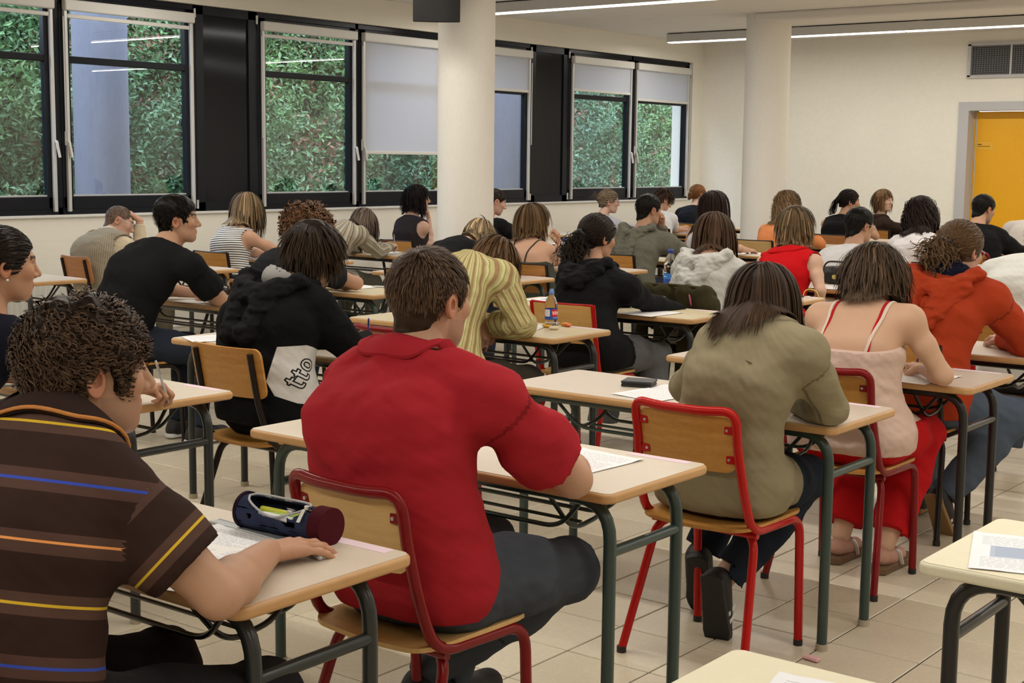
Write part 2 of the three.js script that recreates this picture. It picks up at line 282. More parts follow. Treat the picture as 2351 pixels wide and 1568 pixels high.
  const t3 = structure('trim_3'); part('frame', box2(X - 0.07, X, SILL, HEAD, -5.35, WIN_Z1), M.frame, t3);
}

// ------------------------------------------------------------------ radiator and heating pipe under the windows
{
  const r = thing('radiator', 'white ribbed panel radiator on the wall below the windows', 'radiator', null, [ROOM.x0 + 0.06, 0, -6.35]), len = 1.5;
  const ribs = []; for (let z = -len / 2 + 0.02; z < len / 2; z += 0.05) ribs.push(rbx(0.016, 0.44, 0.028, 0.007, 0.035, 0.33, z, 1));
  part('panel', rbx(0.03, 0.47, len, 0.008, 0.02, 0.33, 0), M.radiator, r); const rm = part('rib_field', merge(ribs), M.radiator, r); rm.userData.kind = 'stuff';
  part('top_grille', rbx(0.075, 0.012, len, 0.004, 0.015, 0.57, 0, 1), M.radiator, r);
  tag(shade(new THREE.Mesh(merge([bent([[0, 0.09, -1], [0, 0.09, -9]], 0.014, 0.02)]), M.radiator)), 'thin white heating pipe along the foot of the window wall', 'pipe');
  const p = new THREE.Mesh(bent([[ROOM.x0 + 0.05, 0.09, -7.2], [ROOM.x0 + 0.05, 0.09, -15.8]], 0.016, 0.02), M.radiator); p.name = 'heating_pipe'; shade(p); tag(p, 'thin white heating pipe along the foot of the window wall', 'pipe'); scene.add(p);
}

// ------------------------------------------------------------------ loudspeaker on the column
{
  const g = thing('loudspeaker', 'black wall loudspeaker with a curved front hung on the thick column', 'speaker', null);
  const p = atZ(1002, 12, -8.10); g.position.copy(p); g.lookAt(camera.position.x * 0.5 + p.x * 0.5 + 0.1, p.y - 0.75, p.z * 0.5);
  const s = new THREE.Shape(); s.moveTo(-0.16, -0.12); s.lineTo(0.16, -0.12); s.lineTo(0.165, 0.09); s.quadraticCurveTo(0, 0.19, -0.165, 0.09); s.closePath();
  part('cabinet', new THREE.ExtrudeGeometry(s, { depth: 0.46, bevelEnabled: true, bevelSize: 0.008, bevelThickness: 0.008, bevelSegments: 2, curveSegments: 16 }).rotateX(PI / 2).translate(0, 0.35, 0), M.speaker, g);
  part('badge', rbx(0.045, 0.010, 0.004, 0.001, 0, -0.085, 0.145, 1), std(lin(0.5, 0.5, 0.5), 0.4), g);
  part('bracket', merge([bx(0.06, 0.12, 0.2, 0.06, 0.1, -0.2), bx(0.05, 0.25, 0.03, 0.15, 0.12, -0.14)]), M.speaker, g);
}

// ------------------------------------------------------------------ outdoors: round pillars and a planted bank
{
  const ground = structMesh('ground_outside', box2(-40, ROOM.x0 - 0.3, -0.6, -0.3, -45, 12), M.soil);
  const pillars = [[232, 0.26], [1160, 0.30], [1590, 0.30]].map(([px, rad]) => [-11.7, atX(px, 250, -11.7).z, rad]);
  pillars.forEach(([x, z, r], i) => { const m = shade(new THREE.Mesh(cyl(r, 5.5, 0, 2.4, 0, 40), M.concrete)); m.name = numbered('outdoor_pillar'); m.position.set(x, 0, z); tag(m, ['round concrete pillar outside the window behind the beige vest', 'round concrete pillar outside seen just right of the thick column', 'round concrete pillar outside the last window before the back wall'][i], 'pillar', 'outdoor pillars'); scene.add(m); });
    // bank surface
  const topAt = z => z > -9.6 ? mix(3.0, 5.6, smooth(-8.0, -9.6, z)) : 5.6;
  const faceX = (y, z) => -12.9 - 0.28 * Math.max(0, y) - 0.35 * perlin.noise(z * 0.5, y * 0.6, 3.3) - 0.18 * perlin.noise(z * 1.7, y * 1.9, 8.1);
  const bg = new THREE.PlaneGeometry(40, 6.4, 160, 26), bp = bg.attributes.position;
  for (let i = 0; i < bp.count; i++) { const z = -18 + bp.getX(i), t = (bp.getY(i) + 3.2) / 6.4, y = -0.5 + t * (topAt(z) + 0.5); bp.setXYZ(i, faceX(y, z) - 0.25, y, z); }
  bg.computeVertexNormals();
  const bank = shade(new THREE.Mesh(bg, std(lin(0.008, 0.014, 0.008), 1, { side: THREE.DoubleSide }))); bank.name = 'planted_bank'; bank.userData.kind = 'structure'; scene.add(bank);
  // sprigs: a bent stem with small pointed leaves
  const R = rng(77), lv = [], leaf = (o, dir, up, len, wid) => { const s = dir.clone().cross(up).normalize(), m = o.clone().addScaledVector(dir, len * 0.5).addScaledVector(up, len * 0.12), e = o.clone().addScaledVector(dir, len); const a = m.clone().addScaledVector(s, wid), b = m.clone().addScaledVector(s, -wid); return [o, a, e, o, e, b]; };
  for (let k = 0; k < 11; k++) { const t = k / 10, c = V(0, t * 0.26, 0.10 * t * t), az = k * 2.4, dir = V(Math.cos(az), 0.55 + 0.3 * R(), Math.sin(az) + 0.4).normalize(); for (const p of leaf(c, dir, V(0, 0.6, 1).normalize(), 0.05 + 0.03 * R(), 0.011 + 0.006 * R())) lv.push(p.x, p.y, p.z); }
  const sp = new THREE.BufferGeometry(); sp.setAttribute('position', new THREE.Float32BufferAttribute(lv, 3)); sp.computeVertexNormals();
  const N = 26000, leafMat = phys(lin(1, 1, 1), 0.38, { side: THREE.DoubleSide, transmission: 0.2, thickness: 0 }), im = new THREE.InstancedMesh(sp, leafMat, N), q = new THREE.Quaternion(), e = new THREE.Euler(), mt = new THREE.Matrix4(), col = new THREE.Color();
  for (let i = 0; i < N; i++) {
    const z = -5.0 - R() * 24, y = -0.3 + R() * (topAt(z) + 0.35), depth = R() * R() * 0.55, x = faceX(y, z) + 0.22 - depth;
    const clump = perlin.noise(z * 0.9, y * 0.9, 5.5), tone = perlin.noise(z * 0.35, y * 0.5, 1.2);
    e.set((R() - 0.5) * 1.7, R() * 2 * PI, -0.7 + (R() - 0.5) * 1.6); q.setFromEuler(e); const s = 0.75 + R() * 0.9 + clump * 0.35;
    mt.compose(V(x + clump * 0.25, y, z), q, V(s, s, s)); im.setMatrixAt(i, mt);
    const v = 0.55 + R() * 0.8, red = R() < 0.05 + 0.12 * smooth(0.25, 0.5, perlin.noise(z * 0.8, y * 0.8, 9.7));
    red ? col.setRGB(0.22 * v, 0.10 * v, 0.06 * v) : col.setRGB((0.13 + 0.08 * tone) * v, (0.25 + 0.09 * tone) * v, (0.085 + 0.03 * R()) * v); im.setColorAt(i, col);
  }
  im.name = 'bank_foliage'; im.userData.kind = 'stuff'; im.castShadow = im.receiveShadow = true; tag(im, 'dense green leafy shrubs covering the bank outside', 'foliage'); scene.add(im);
}

// ------------------------------------------------------------------ double school desks
const DESK = { w: 1.30, d: 0.479, h: 0.733 };
const deskMat = {
  laminate: [std(0xffffff, 0.38, { map: grain([214, 202, 184], 0.03, 61) }), std(0xffffff, 0.38, { map: grain([218, 204, 170], 0.03, 62) }), std(0xffffff, 0.4, { map: grain([228, 221, 192], 0.025, 63) }), std(0xffffff, 0.38, { map: grain([206, 192, 176], 0.03, 64) })],
  edge: std(0xffffff, 0.45, { map: woodTexture([206, 164, 112], [178, 132, 82], 5) }),
  edgePale: std(lin(0.72, 0.68, 0.52), 0.45),
  green: std(lin(0.030, 0.052, 0.046), 0.32), grey: std(lin(0.022, 0.026, 0.027), 0.3), black: std(lin(0.010, 0.010, 0.011), 0.3),
  foot: std(lin(0.42, 0.36, 0.27), 0.7), sticker: std(lin(0.80, 0.62, 0.70), 0.7),
};
const deskGeo = (() => {
  const { w, d, h } = DESK, t = 0.026, bev = 0.009;
  const top = new THREE.ExtrudeGeometry(roundedRect(w - 2 * bev, d - 2 * bev, 0.022), { depth: t - 2 * bev, bevelEnabled: true, bevelSize: bev, bevelThickness: bev, bevelSegments: 4, curveSegments: 6 }).rotateX(-PI / 2).translate(0, h - t + bev - 0.001, 0);
  const lam = new THREE.ExtrudeGeometry(roundedRect(w - 0.016, d - 0.016, 0.020), { depth: 0.0016, bevelEnabled: false, curveSegments: 6 }).rotateX(-PI / 2).translate(0, h - 0.0016, 0);
  const lx = 0.598, lz = 0.157, r = 0.0165, ty = h - t - r;
  const frame = z => bent([[-lx, 0.02, z], [-lx, ty, z], [lx, ty, z], [lx, 0.02, z]], r, 0.10, 12);
  const bar = x => bent([[x, 0.565, -lz], [x, 0.565, lz]], 0.014, 0.01, 12);
  const rack = [];
  for (const s of [-1, 1]) rack.push(bent([[-0.50, ty, s * 0.12], [-0.40, 0.585, s * 0.10], [0.40, 0.585, s * 0.10], [0.50, ty, s * 0.12]], 0.0065, 0.05, 8));
  for (const x of [-0.40, 0.40]) rack.push(bent([[x, ty, -lz], [x + Math.sign(x) * 0.02, 0.59, -0.07], [x + Math.sign(x) * 0.02, 0.575, 0.07], [x, ty, lz]], 0.0065, 0.05, 8));
  rack.push(bent([[-0.40, 0.58, 0], [0.40, 0.58, 0]], 0.005, 0.02, 8));
  const feet = []; for (const x of [-lx, lx]) for (const z of [-lz, lz]) feet.push(cyl(0.0195, 0.022, x, 0.011, z, 14));
  return { top, lam, frames: [frame(-lz), frame(lz)], bars: [bar(-lx), bar(lx)], rack: merge(rack), feet, sticker: bx(0.19, 0.0006, 0.032, w / 2 - 0.145, h + 0.0004, -d / 2 + 0.028) };
})();
function makeDesk(label, x, z, yaw, metal, top, opts = {}) {
  const g = thing('school_desk', label, 'desk', 'double school desks set out in rows', [x, 0, z], yaw);
  const t = part('tabletop', deskGeo.top, top === 2 ? deskMat.edgePale : deskMat.edge, g);
  part('laminate', deskGeo.lam, deskMat.laminate[top], t);
  deskGeo.frames.forEach(f => part('leg_frame', f, deskMat[metal], g)); deskGeo.bars.forEach(f => part('crossbar', f, deskMat[metal], g));
  part('book_rack', deskGeo.rack, deskMat[metal === 'green' ? 'green' : 'black'], g);
  deskGeo.feet.forEach(f => part('foot_cap', f, deskMat.foot, g));
  if (!opts.bare) part('name_sticker', deskGeo.sticker, deskMat.sticker, g).userData.label = 'pale pink paper sticker';
  return g;
}
const R3 = PI / 180;
const DESKS = [
  ['desk with dark legs in front of the young man in the brown striped polo', -2.53, -1.86, 0.6, 'grey', 0], ['green-legged desk in front of the man in the red polo', -2.513, -3.02, -0.1, 'green', 0],
  ['green-legged desk with a black wallet, before the girl in the khaki jacket', -2.487, -4.196, -0.1, 'green', 3], ['black-legged desk of the girl in the cream camisole', -2.449, -5.238, -0.2, 'black', 3],
  ['desk in front of the person in the orange hoodie', -2.42, -6.17, 0, 'black', 0], ['desk farther ahead in line with the orange hoodie', -2.42, -7.55, 0, 'black', 0],
  ['cream-edged desk with black legs and a printed exam sheet', -0.424, -2.953, 0, 'black', 2, { bare: 1 }], ['cream desk top beside the aisle, without a student', -0.455, -1.79, 0, 'black', 2, { bare: 1 }],
  ['grey-legged desk of the girl in the navy shirt', -4.354, -2.982, -0.6, 'grey', 0], ['desk with a question sheet before the boy in the black and white hoodie', -4.392, -4.245, 2.0, 'grey', 0],
  ['desk with sweets and a water bottle, under the yellow striped shirt', -4.402, -5.358, 0, 'grey', 1], ['desk with an exam sheet in front of the black cardigan', -4.357, -6.472, 1.0, 'grey', 1],
  ['desk behind the red sleeveless blouse, before the grey sleeveless hoodie', -4.38, -7.61, 0, 'black', 0], ['desk in front of the red sleeveless blouse', -4.37, -8.62, 0, 'black', 0],
  ['desk in front of the boy in the white T-shirt', -4.36, -9.80, 0, 'black', 0], ['desk between the white top and the black sweater', -4.42, -11.20, 0, 'black', 0], ['desk in front of the boy in the black sweater', -4.42, -12.55, 0, 'black', 0],
  ['desk in front of the boy in the black T-shirt and jeans', -6.41, -5.25, 0, 'grey', 0], ['desk with a pen and paper, before the curly brown hair', -6.40, -6.28, 0, 'green', 1], ['desk in front of the person in black resting head down', -6.38, -7.60, 0, 'green', 3],
  ['desk in front of the girl in the strappy green top', -6.33, -8.70, 0, 'black', 0], ['desk in front of the boy in the grey green hoodie', -6.30, -9.98, 0, 'black', 1], ['desk in front of the girl with long dark hair and bare arms', -6.30, -11.18, 0, 'black', 0],
  ['desk in front of the person in the orange top', -6.45, -12.90, 0, 'black', 0], ['desk in front of the woman in the black tank top', -6.45, -14.30, 0, 'black', 0],
  ['desk by the radiator with nobody at it', -8.50, -5.36, -2, 'grey', 0], ['desk in front of the man in the beige vest', -8.47, -6.62, -2, 'grey', 0], ['desk in front of the girl in the striped tank top', -8.47, -7.78, 0, 'black', 0],
  ['desk in front of the bowed student in the striped cardigan', -8.47, -8.86, 0, 'black', 0], ['desk in front of the woman in the dark sleeveless top', -8.50, -10.10, 0, 'black', 0], ['desk in front of the boy beside the thick column', -8.60, -11.25, 0, 'black', 0],
  ['desk in front of the woman with the hair clip', -8.62, -12.70, 0, 'black', 0], ['desk in front of the student in the white T-shirt by the windows', -8.50, -13.95, 0, 'black', 0], ['last desk before the back wall by the windows', -8.62, -15.55, 0, 'black', 0],
];
for (const [label, x, z, yaw, metal, top, o] of DESKS) makeDesk(label, x, z, yaw * R3, metal, top, o);

// ------------------------------------------------------------------ school chairs
const ply = [std(0xffffff, 0.42, { map: woodTexture([214, 172, 104], [190, 142, 76], 11) }), std(0xffffff, 0.4, { map: woodTexture([204, 152, 80], [168, 112, 48], 12) }), std(0xffffff, 0.42, { map: woodTexture([186, 128, 78], [150, 94, 50], 13) }), std(0xffffff, 0.42, { map: woodTexture([214, 178, 120], [194, 152, 92], 14) })];
const chairPaint = { red: phys(lin(0.42, 0.008, 0.006), 0.2, { specularIntensity: 0.5 }), darkred: phys(lin(0.19, 0.006, 0.008), 0.2, { specularIntensity: 0.5 }), brown: phys(lin(0.016, 0.010, 0.008), 0.25, { specularIntensity: 0.5 }), black: phys(lin(0.008, 0.008, 0.008), 0.3, { specularIntensity: 0.5 }) };
const blackFoot = std(lin(0.01, 0.01, 0.01), 0.6), bolt = std(lin(0.6, 0.6, 0.6), 0.3, { metalness: 0.8 });
function curvedBoard(w, h, t, bow, corner, lift = 0) { // board in the xy plane, bowed towards -z in the middle
  const s = roundedRect(w, h, corner), g = new THREE.ExtrudeGeometry(s, { depth: t, bevelEnabled: true, bevelSize: 0.002, bevelThickness: 0.002, bevelSegments: 1, curveSegments: 5 });
  // refine across the width so that it can bow
  const nx = 14, p = [], uv = [], nI = [];
  const half = x => { const a = w / 2 - Math.abs(x), c = corner; return a >= c ? h / 2 : h / 2 - (c - Math.sqrt(Math.max(0, c * c - (c - a) * (c - a)))); };
  const xs = []; for (let i = 0; i <= nx; i++) xs.push(-w / 2 + w * i / nx); for (const e of [0.15, 0.4, 0.7]) { xs.push(-w / 2 + corner * e, w / 2 - corner * e); } xs.sort((a, b) => a - b);
  const bz = x => bow * (1 - Math.pow(2 * x / w, 2)) * -1 + lift * Math.abs(2 * x / w);
  const P = (x, sgn, side) => [x, sgn * half(x), bz(x) + side * t / 2];
  const quad = (a, b, c, d) => { for (const v of [a, b, c, a, c, d]) { p.push(...v); uv.push(v[0] * 2.4 + 0.5, v[1] * 2.4 + 0.5); } };
  for (let i = 0; i < xs.length - 1; i++) { const a = xs[i], b = xs[i + 1]; quad(P(a, -1, 1), P(b, -1, 1), P(b, 1, 1), P(a, 1, 1)); quad(P(b, -1, -1), P(a, -1, -1), P(a, 1, -1), P(b, 1, -1)); quad(P(a, 1, 1), P(b, 1, 1), P(b, 1, -1), P(a, 1, -1)); quad(P(a, -1, -1), P(b, -1, -1), P(b, -1, 1), P(a, -1, 1)); }
  for (const s2 of [-1, 1]) { const x = s2 * w / 2; s2 > 0 ? quad(P(x, -1, 1), P(x, -1, -1), P(x, 1, -1), P(x, 1, 1)) : quad(P(x, -1, -1), P(x, -1, 1), P(x, 1, 1), P(x, 1, -1)); }
  const q = new THREE.BufferGeometry(); q.setAttribute('position', new THREE.Float32BufferAttribute(p, 3)); q.setAttribute('uv', new THREE.Float32BufferAttribute(uv, 2)); q.computeVertexNormals(); return q;
}
const chairGeo = (() => {
  const r = 0.0125, sy = 0.445, W = 0.185, G = {};
  // student faces -z; the back stands at +z
  const upright = (s, wx, top) => bent([[s * wx, top, 0.245], [s * wx, 0.60, 0.205], [s * W, sy - 0.012, 0.165], [s * W, sy - 0.018, -0.165], [s * W, 0.0, -0.185]], r, 0.07, 10);
  G.sideA = [-1, 1].map(s => bent([[s * 0.172, 0.70, 0.228], [s * 0.182, 0.56, 0.20], [s * W, sy - 0.012, 0.15], [s * W, sy - 0.018, -0.165], [s * W, 0.0, -0.185]], 0.014, 0.07, 12));
  G.hoopA = bent([[-0.172, 0.69, 0.226], [-0.175, 0.815, 0.252], [-0.08, 0.807, 0.268], [0.08, 0.807, 0.268], [0.175, 0.815, 0.252], [0.172, 0.69, 0.226]], 0.014, 0.055, 12);
  G.sideB = [-1, 1].map(s => upright(s, 0.155, 0.80)); G.sideC = [-1, 1].map(s => upright(s, 0.190, 0.815));
  G.rear = [-1, 1].map(s => bent([[s * 0.06, sy - 0.028, 0.06], [s * 0.17, sy - 0.028, 0.10], [s * 0.215, 0.0, 0.235]], r + 0.001, 0.07, 10));
  G.cross = merge([bent([[-0.185, sy - 0.028, -0.13], [0.185, sy - 0.028, -0.13]], 0.011, 0.01, 8), bent([[-0.185, sy - 0.028, 0.11], [0.185, sy - 0.028, 0.11]], 0.011, 0.01, 8)]);
  G.seat = curvedBoard(0.385, 0.385, 0.011, 0.012, 0.06).rotateX(-PI / 2).translate(0, sy + 0.002, 0);
  const tilt = (g, y, z) => g.rotateX(0.19).translate(0, y, z);
  G.backA = tilt(curvedBoard(0.325, 0.175, 0.009, -0.012, 0.035), 0.708, 0.222); G.backB = tilt(curvedBoard(0.395, 0.195, 0.009, -0.018, 0.03), 0.725, 0.212); G.backC = tilt(curvedBoard(0.37, 0.20, 0.009, -0.016, 0.008), 0.715, 0.226);
  G.rim = bent([[-0.19, 0.815, 0.247], [0, 0.812, 0.264], [0.19, 0.815, 0.247]], 0.006, 0.1, 8);
  G.tabs = []; G.bolts = []; for (const s of [-1, 1]) for (const dy of [-0.045, 0.045]) { const y = 0.708 + dy, z = 0.228 + dy * 0.19; G.tabs.push(merge([rbx(0.04, 0.024, 0.004, 0.0018, s * 0.152, y, z + 0.003, 1)])); G.bolts.push(cyl(0.0045, 0.004, 0, 0, 0, 10).rotateX(PI / 2).translate(s * 0.142, y, z + 0.006)); }
  G.caps = []; for (const s of [-1, 1]) { G.caps.push(cyl(0.0148, 0.02, s * W, 0.010, -0.1846, 12)); G.caps.push(cyl(0.0152, 0.02, s * 0.2145, 0.010, 0.2322, 12)); }
  return G;
})();
const CHAIRS = [];
function makeChair(label, x, z, yaw, type, paint, wood) {
  const g = thing('school_chair', label, 'chair', 'school chairs at the desks', [x, 0, z], yaw), P = chairPaint[paint], G = chairGeo;
  part('seat', G.seat, ply[wood], g); const b = part('backrest', G['back' + type], ply[wood], g);
  G['side' + type].forEach(k => part('side_frame', k, P, g)); G.rear.forEach(k => part('rear_leg', k, P, g)); part('cross_tube', G.cross, P, g);
  if (type === 'A') { part('back_hoop', G.hoopA, P, g); G.tabs.forEach((k, i) => { const t = part('bracket', k, P, b); part('bolt', G.bolts[i], bolt, b); }); }
  if (type === 'C') part('top_rim', G.rim, P, g);
  G.caps.forEach(k => part('foot_cap', k, blackFoot, g));
  CHAIRS.push(g); return g;
}
// [who sits there, x, z of the seat, turn, kind, paint, wood]
const SEATS = {
  P1: ['dark red tube chair of the young man in the brown striped polo', -2.12, -1.34, 0, 'A', 'darkred', 0], P3: ['dark red tube chair under the man in the red polo', -2.19, -2.47, -2, 'A', 'darkred', 3],
  P4: ['bright red tube chair with bolted backrest under the khaki jacket girl', -2.155, -3.85, 0, 'A', 'red', 1], P5: ['dark red tube chair of the girl in the cream camisole', -2.19, -4.86, 0, 'A', 'darkred', 1],
  P6: ['dark framed chair of the person in the orange hoodie', -2.30, -5.72, 0, 'C', 'brown', 1], P33: ['red chair farther ahead in line with the orange hoodie', -2.22, -6.87, 0, 'A', 'red', 1],
  P2: ['dark framed chair of the girl in the navy shirt', -4.18, -2.40, 0, 'B', 'brown', 1], P7: ['plywood chair with dark uprights behind the black and white hoodie', -4.15, -3.78, 0, 'B', 'brown', 1],
  P14: ['dark red tube chair of the student slumped in yellow stripes', -4.14, -4.66, 0, 'A', 'darkred', 0], P19: ['red framed chair with a pinkish seat under the black cardigan girl', -4.20, -6.04, 0, 'C', 'red', 0],
  P24: ['chair of the girl in the grey sleeveless hoodie, under a coat', -4.16, -7.08, 0, 'B', 'brown', 1], P26: ['dark framed chair of the girl in the red sleeveless blouse', -4.18, -8.12, 0, 'C', 'black', 1],
  P29: ['dark red chair of the boy in the white T-shirt and glasses', -4.14, -9.12, 0, 'A', 'darkred', 1], P30: ['wooden chair of the girl in the white top with dark curls', -4.22, -10.34, 0, 'C', 'brown', 2], P31: ['red tube chair of the boy in the black sweater', -4.28, -11.88, 0, 'A', 'darkred', 1],
  P32: ['chair under the white hooded top near the yellow door', -4.20, -13.2, 0, 'C', 'brown', 1],
  P8: ['plywood chair with dark uprights of the boy in the black T-shirt', -6.22, -4.70, -12, 'B', 'brown', 1], P11: ['wooden chair of the student with curly brown hair', -6.25, -5.78, 0, 'B', 'brown', 2],
  P15: ['chair of the person in black resting head down', -6.20, -7.08, 0, 'C', 'brown', 1], P17: ['graffitied wooden chair of the girl in the strappy green top', -6.02, -8.10, 0, 'C', 'brown', 1],
  P20: ['dark framed chair of the boy in the grey green hoodie', -6.14, -9.38, 0, 'C', 'brown', 1], P23: ['chair of the girl with long dark hair and bare arms', -6.10, -10.50, 0, 'C', 'brown', 1], P25: ['pale wooden chair of the person in the orange top', -6.38, -12.08, 0, 'C', 'brown', 3],
  P27: ['black framed chair of the woman in the black tank top', -6.36, -13.62, 0, 'C', 'black', 2], P28: ['wooden chair of the blonde girl in the brown jacket', -6.5, -15.0, 0, 'C', 'brown', 1],
  P9: ['reddish wooden chair with dark uprights of the man in the beige vest', -8.62, -6.26, -6, 'B', 'brown', 2], P10: ['dark rimmed wooden chair of the girl in the striped tank top', -8.42, -7.32, 0, 'C', 'brown', 1], P12: ['chair of the bowed student in the striped cardigan', -8.35, -8.20, 0, 'C', 'brown', 1],
  P13: ['chair of the woman in the dark sleeveless top', -8.52, -9.50, 0, 'C', 'brown', 1], P16: ['chair of the boy beside the thick column', -8.66, -10.64, 0, 'C', 'brown', 1], P18: ['chair of the woman with the hair clip', -8.20, -12.10, 0, 'C', 'brown', 1],
  P21: ['chair of the student in the white T-shirt by the windows', -8.25, -13.30, 0, 'C', 'brown', 1], P22: ['chair of the red haired student with glasses', -8.72, -14.75, 0, 'C', 'brown', 1],
};
for (const k in SEATS) { const [label, x, z, turn, type, paint, wood] = SEATS[k]; makeChair(label, x, z, turn * R3, type, paint, wood); }

// ------------------------------------------------------------------ figures: distance fields meshed as surface nets
const smin = (a, b, k) => { const h = Math.max(k - Math.abs(a - b), 0) / k; return Math.min(a, b) - h * h * k * 0.25; };
function capsule(b, x, y, z) { // [ax,ay,az, bx,by,bz, ra, rb]
  const dx = b[3] - b[0], dy = b[4] - b[1], dz = b[5] - b[2], px = x - b[0], py = y - b[1], pz = z - b[2];
  const t = clamp((px * dx + py * dy + pz * dz) / (dx * dx + dy * dy + dz * dz + 1e-9), 0, 1), ex = px - t * dx, ey = py - t * dy, ez = pz - t * dz;
  return Math.sqrt(ex * ex + ey * ey + ez * ez) - (b[6] + (b[7] - b[6]) * t);
}
function ellipsoid(c, r, x, y, z) { const a = (x - c[0]) / r[0], b = (y - c[1]) / r[1], d = (z - c[2]) / r[2], k = Math.sqrt(a * a + b * b + d * d); const m = Math.min(r[0], r[1], r[2]); const e = (x - c[0]) / (r[0] * r[0]), g = (y - c[1]) / (r[1] * r[1]), i = (z - c[2]) / (r[2] * r[2]), n = Math.sqrt(e * e + g * g + i * i); return k < 1e-6 ? -m : k * (k - 1) / Math.max(n, 1e-6); }
function boneField(bones, k) { return (x, y, z) => { let d = 1e3; for (let i = 0; i < bones.length; i++) d = smin(d, capsule(bones[i], x, y, z), k); return d; }; }
function bonesBox(bones, pad) { const lo = [1e3, 1e3, 1e3], hi = [-1e3, -1e3, -1e3]; for (const b of bones) for (let a = 0; a < 3; a++) { lo[a] = Math.min(lo[a], b[a] - b[6] - pad, b[a + 3] - b[7] - pad); hi[a] = Math.max(hi[a], b[a] + b[6] + pad, b[a + 3] + b[7] + pad); } return [lo, hi]; }
function surfaceNet(f, lo, hi, h, slack = 0.01) {
  const n = [0, 1, 2].map(a => Math.ceil((hi[a] - lo[a]) / h / 4) * 4 + 1), [nx, ny, nz] = n, F = new Float32Array(nx * ny * nz).fill(NaN), id = (i, j, k) => (k * ny + j) * nx + i;
  const reach = 3.5 * h * 1.25 + slack;
  for (let k = 0; k < nz - 1; k += 4) for (let j = 0; j < ny - 1; j += 4) for (let i = 0; i < nx - 1; i += 4) {
    if (Math.abs(f(lo[0] + (i + 2) * h, lo[1] + (j + 2) * h, lo[2] + (k + 2) * h)) > reach) continue;
    for (let c = 0; c <= 4; c++) for (let b = 0; b <= 4; b++) for (let a = 0; a <= 4; a++) { const q = id(i + a, j + b, k + c); if (F[q] !== F[q]) F[q] = f(lo[0] + (i + a) * h, lo[1] + (j + b) * h, lo[2] + (k + c) * h); }
  }
  const vid = new Int32Array(nx * ny * nz).fill(-1), pos = [], idx = [];
  const E = [[0, 1], [2, 3], [4, 5], [6, 7], [0, 2], [1, 3], [4, 6], [5, 7], [0, 4], [1, 5], [2, 6], [3, 7]], v = new Float64Array(8);
  for (let k = 0; k < nz - 1; k++) for (let j = 0; j < ny - 1; j++) for (let i = 0; i < nx - 1; i++) {
    const q = id(i, j, k); let neg = 0, bad = false;
    for (let c = 0; c < 8; c++) { const t = F[q + (c & 1) + ((c >> 1) & 1) * nx + ((c >> 2) & 1) * nx * ny]; if (t !== t) { bad = true; break; } v[c] = t; if (t < 0) neg++; }
    if (bad || neg === 0 || neg === 8) continue;
    let sx = 0, sy = 0, sz = 0, m = 0;
    for (const [a, b] of E) if ((v[a] < 0) !== (v[b] < 0)) { const t = v[a] / (v[a] - v[b]); sx += (a & 1) + ((b & 1) - (a & 1)) * t; sy += ((a >> 1) & 1) + (((b >> 1) & 1) - ((a >> 1) & 1)) * t; sz += ((a >> 2) & 1) + (((b >> 2) & 1) - ((a >> 2) & 1)) * t; m++; }
    vid[q] = pos.length / 3; pos.push(lo[0] + (i + sx / m) * h, lo[1] + (j + sy / m) * h, lo[2] + (k + sz / m) * h);
  }
  const quad = (a, b, c, d, flip) => { if (a < 0 || b < 0 || c < 0 || d < 0) return; flip ? idx.push(a, c, b, a, d, c) : idx.push(a, b, c, a, c, d); };
  for (let k = 1; k < nz - 1; k++) for (let j = 1; j < ny - 1; j++) for (let i = 1; i < nx - 1; i++) {
    const q = id(i, j, k), a = F[q]; if (a !== a) continue;
    let b = F[q + 1]; if (b === b && (a < 0) !== (b < 0)) quad(vid[q - nx - nx * ny], vid[q - nx * ny], vid[q], vid[q - nx], a >= 0);
    b = F[q + nx]; if (b === b && (a < 0) !== (b < 0)) quad(vid[q - 1 - nx * ny], vid[q - nx * ny], vid[q], vid[q - 1], a < 0);
    b = F[q + nx * ny]; if (b === b && (a < 0) !== (b < 0)) quad(vid[q - 1 - nx], vid[q - nx], vid[q], vid[q - 1], a >= 0);
  }
  const N = pos.length / 3, nor = new Float32Array(N * 3), e = h * 0.5;
  for (let i = 0; i < N; i++) { const x = pos[3 * i], y = pos[3 * i + 1], z = pos[3 * i + 2]; let gx = f(x + e, y, z) - f(x - e, y, z), gy = f(x, y + e, z) - f(x, y - e, z), gz = f(x, y, z + e) - f(x, y, z - e); const l = Math.hypot(gx, gy, gz) || 1; nor[3 * i] = gx / l; nor[3 * i + 1] = gy / l; nor[3 * i + 2] = gz / l; }
  const g = new THREE.BufferGeometry(); g.setAttribute('position', new THREE.Float32BufferAttribute(pos, 3)); g.setAttribute('normal', new THREE.BufferAttribute(nor, 3)); g.setIndex(idx); return g;
}
function colourBy(g, fn) { const p = g.attributes.position, c = new Float32Array(p.count * 3); for (let i = 0; i < p.count; i++) { const k = fn(p.getX(i), p.getY(i), p.getZ(i), i); c[3 * i] = k[0]; c[3 * i + 1] = k[1]; c[3 * i + 2] = k[2]; } g.setAttribute('color', new THREE.BufferAttribute(c, 3)); return g; }

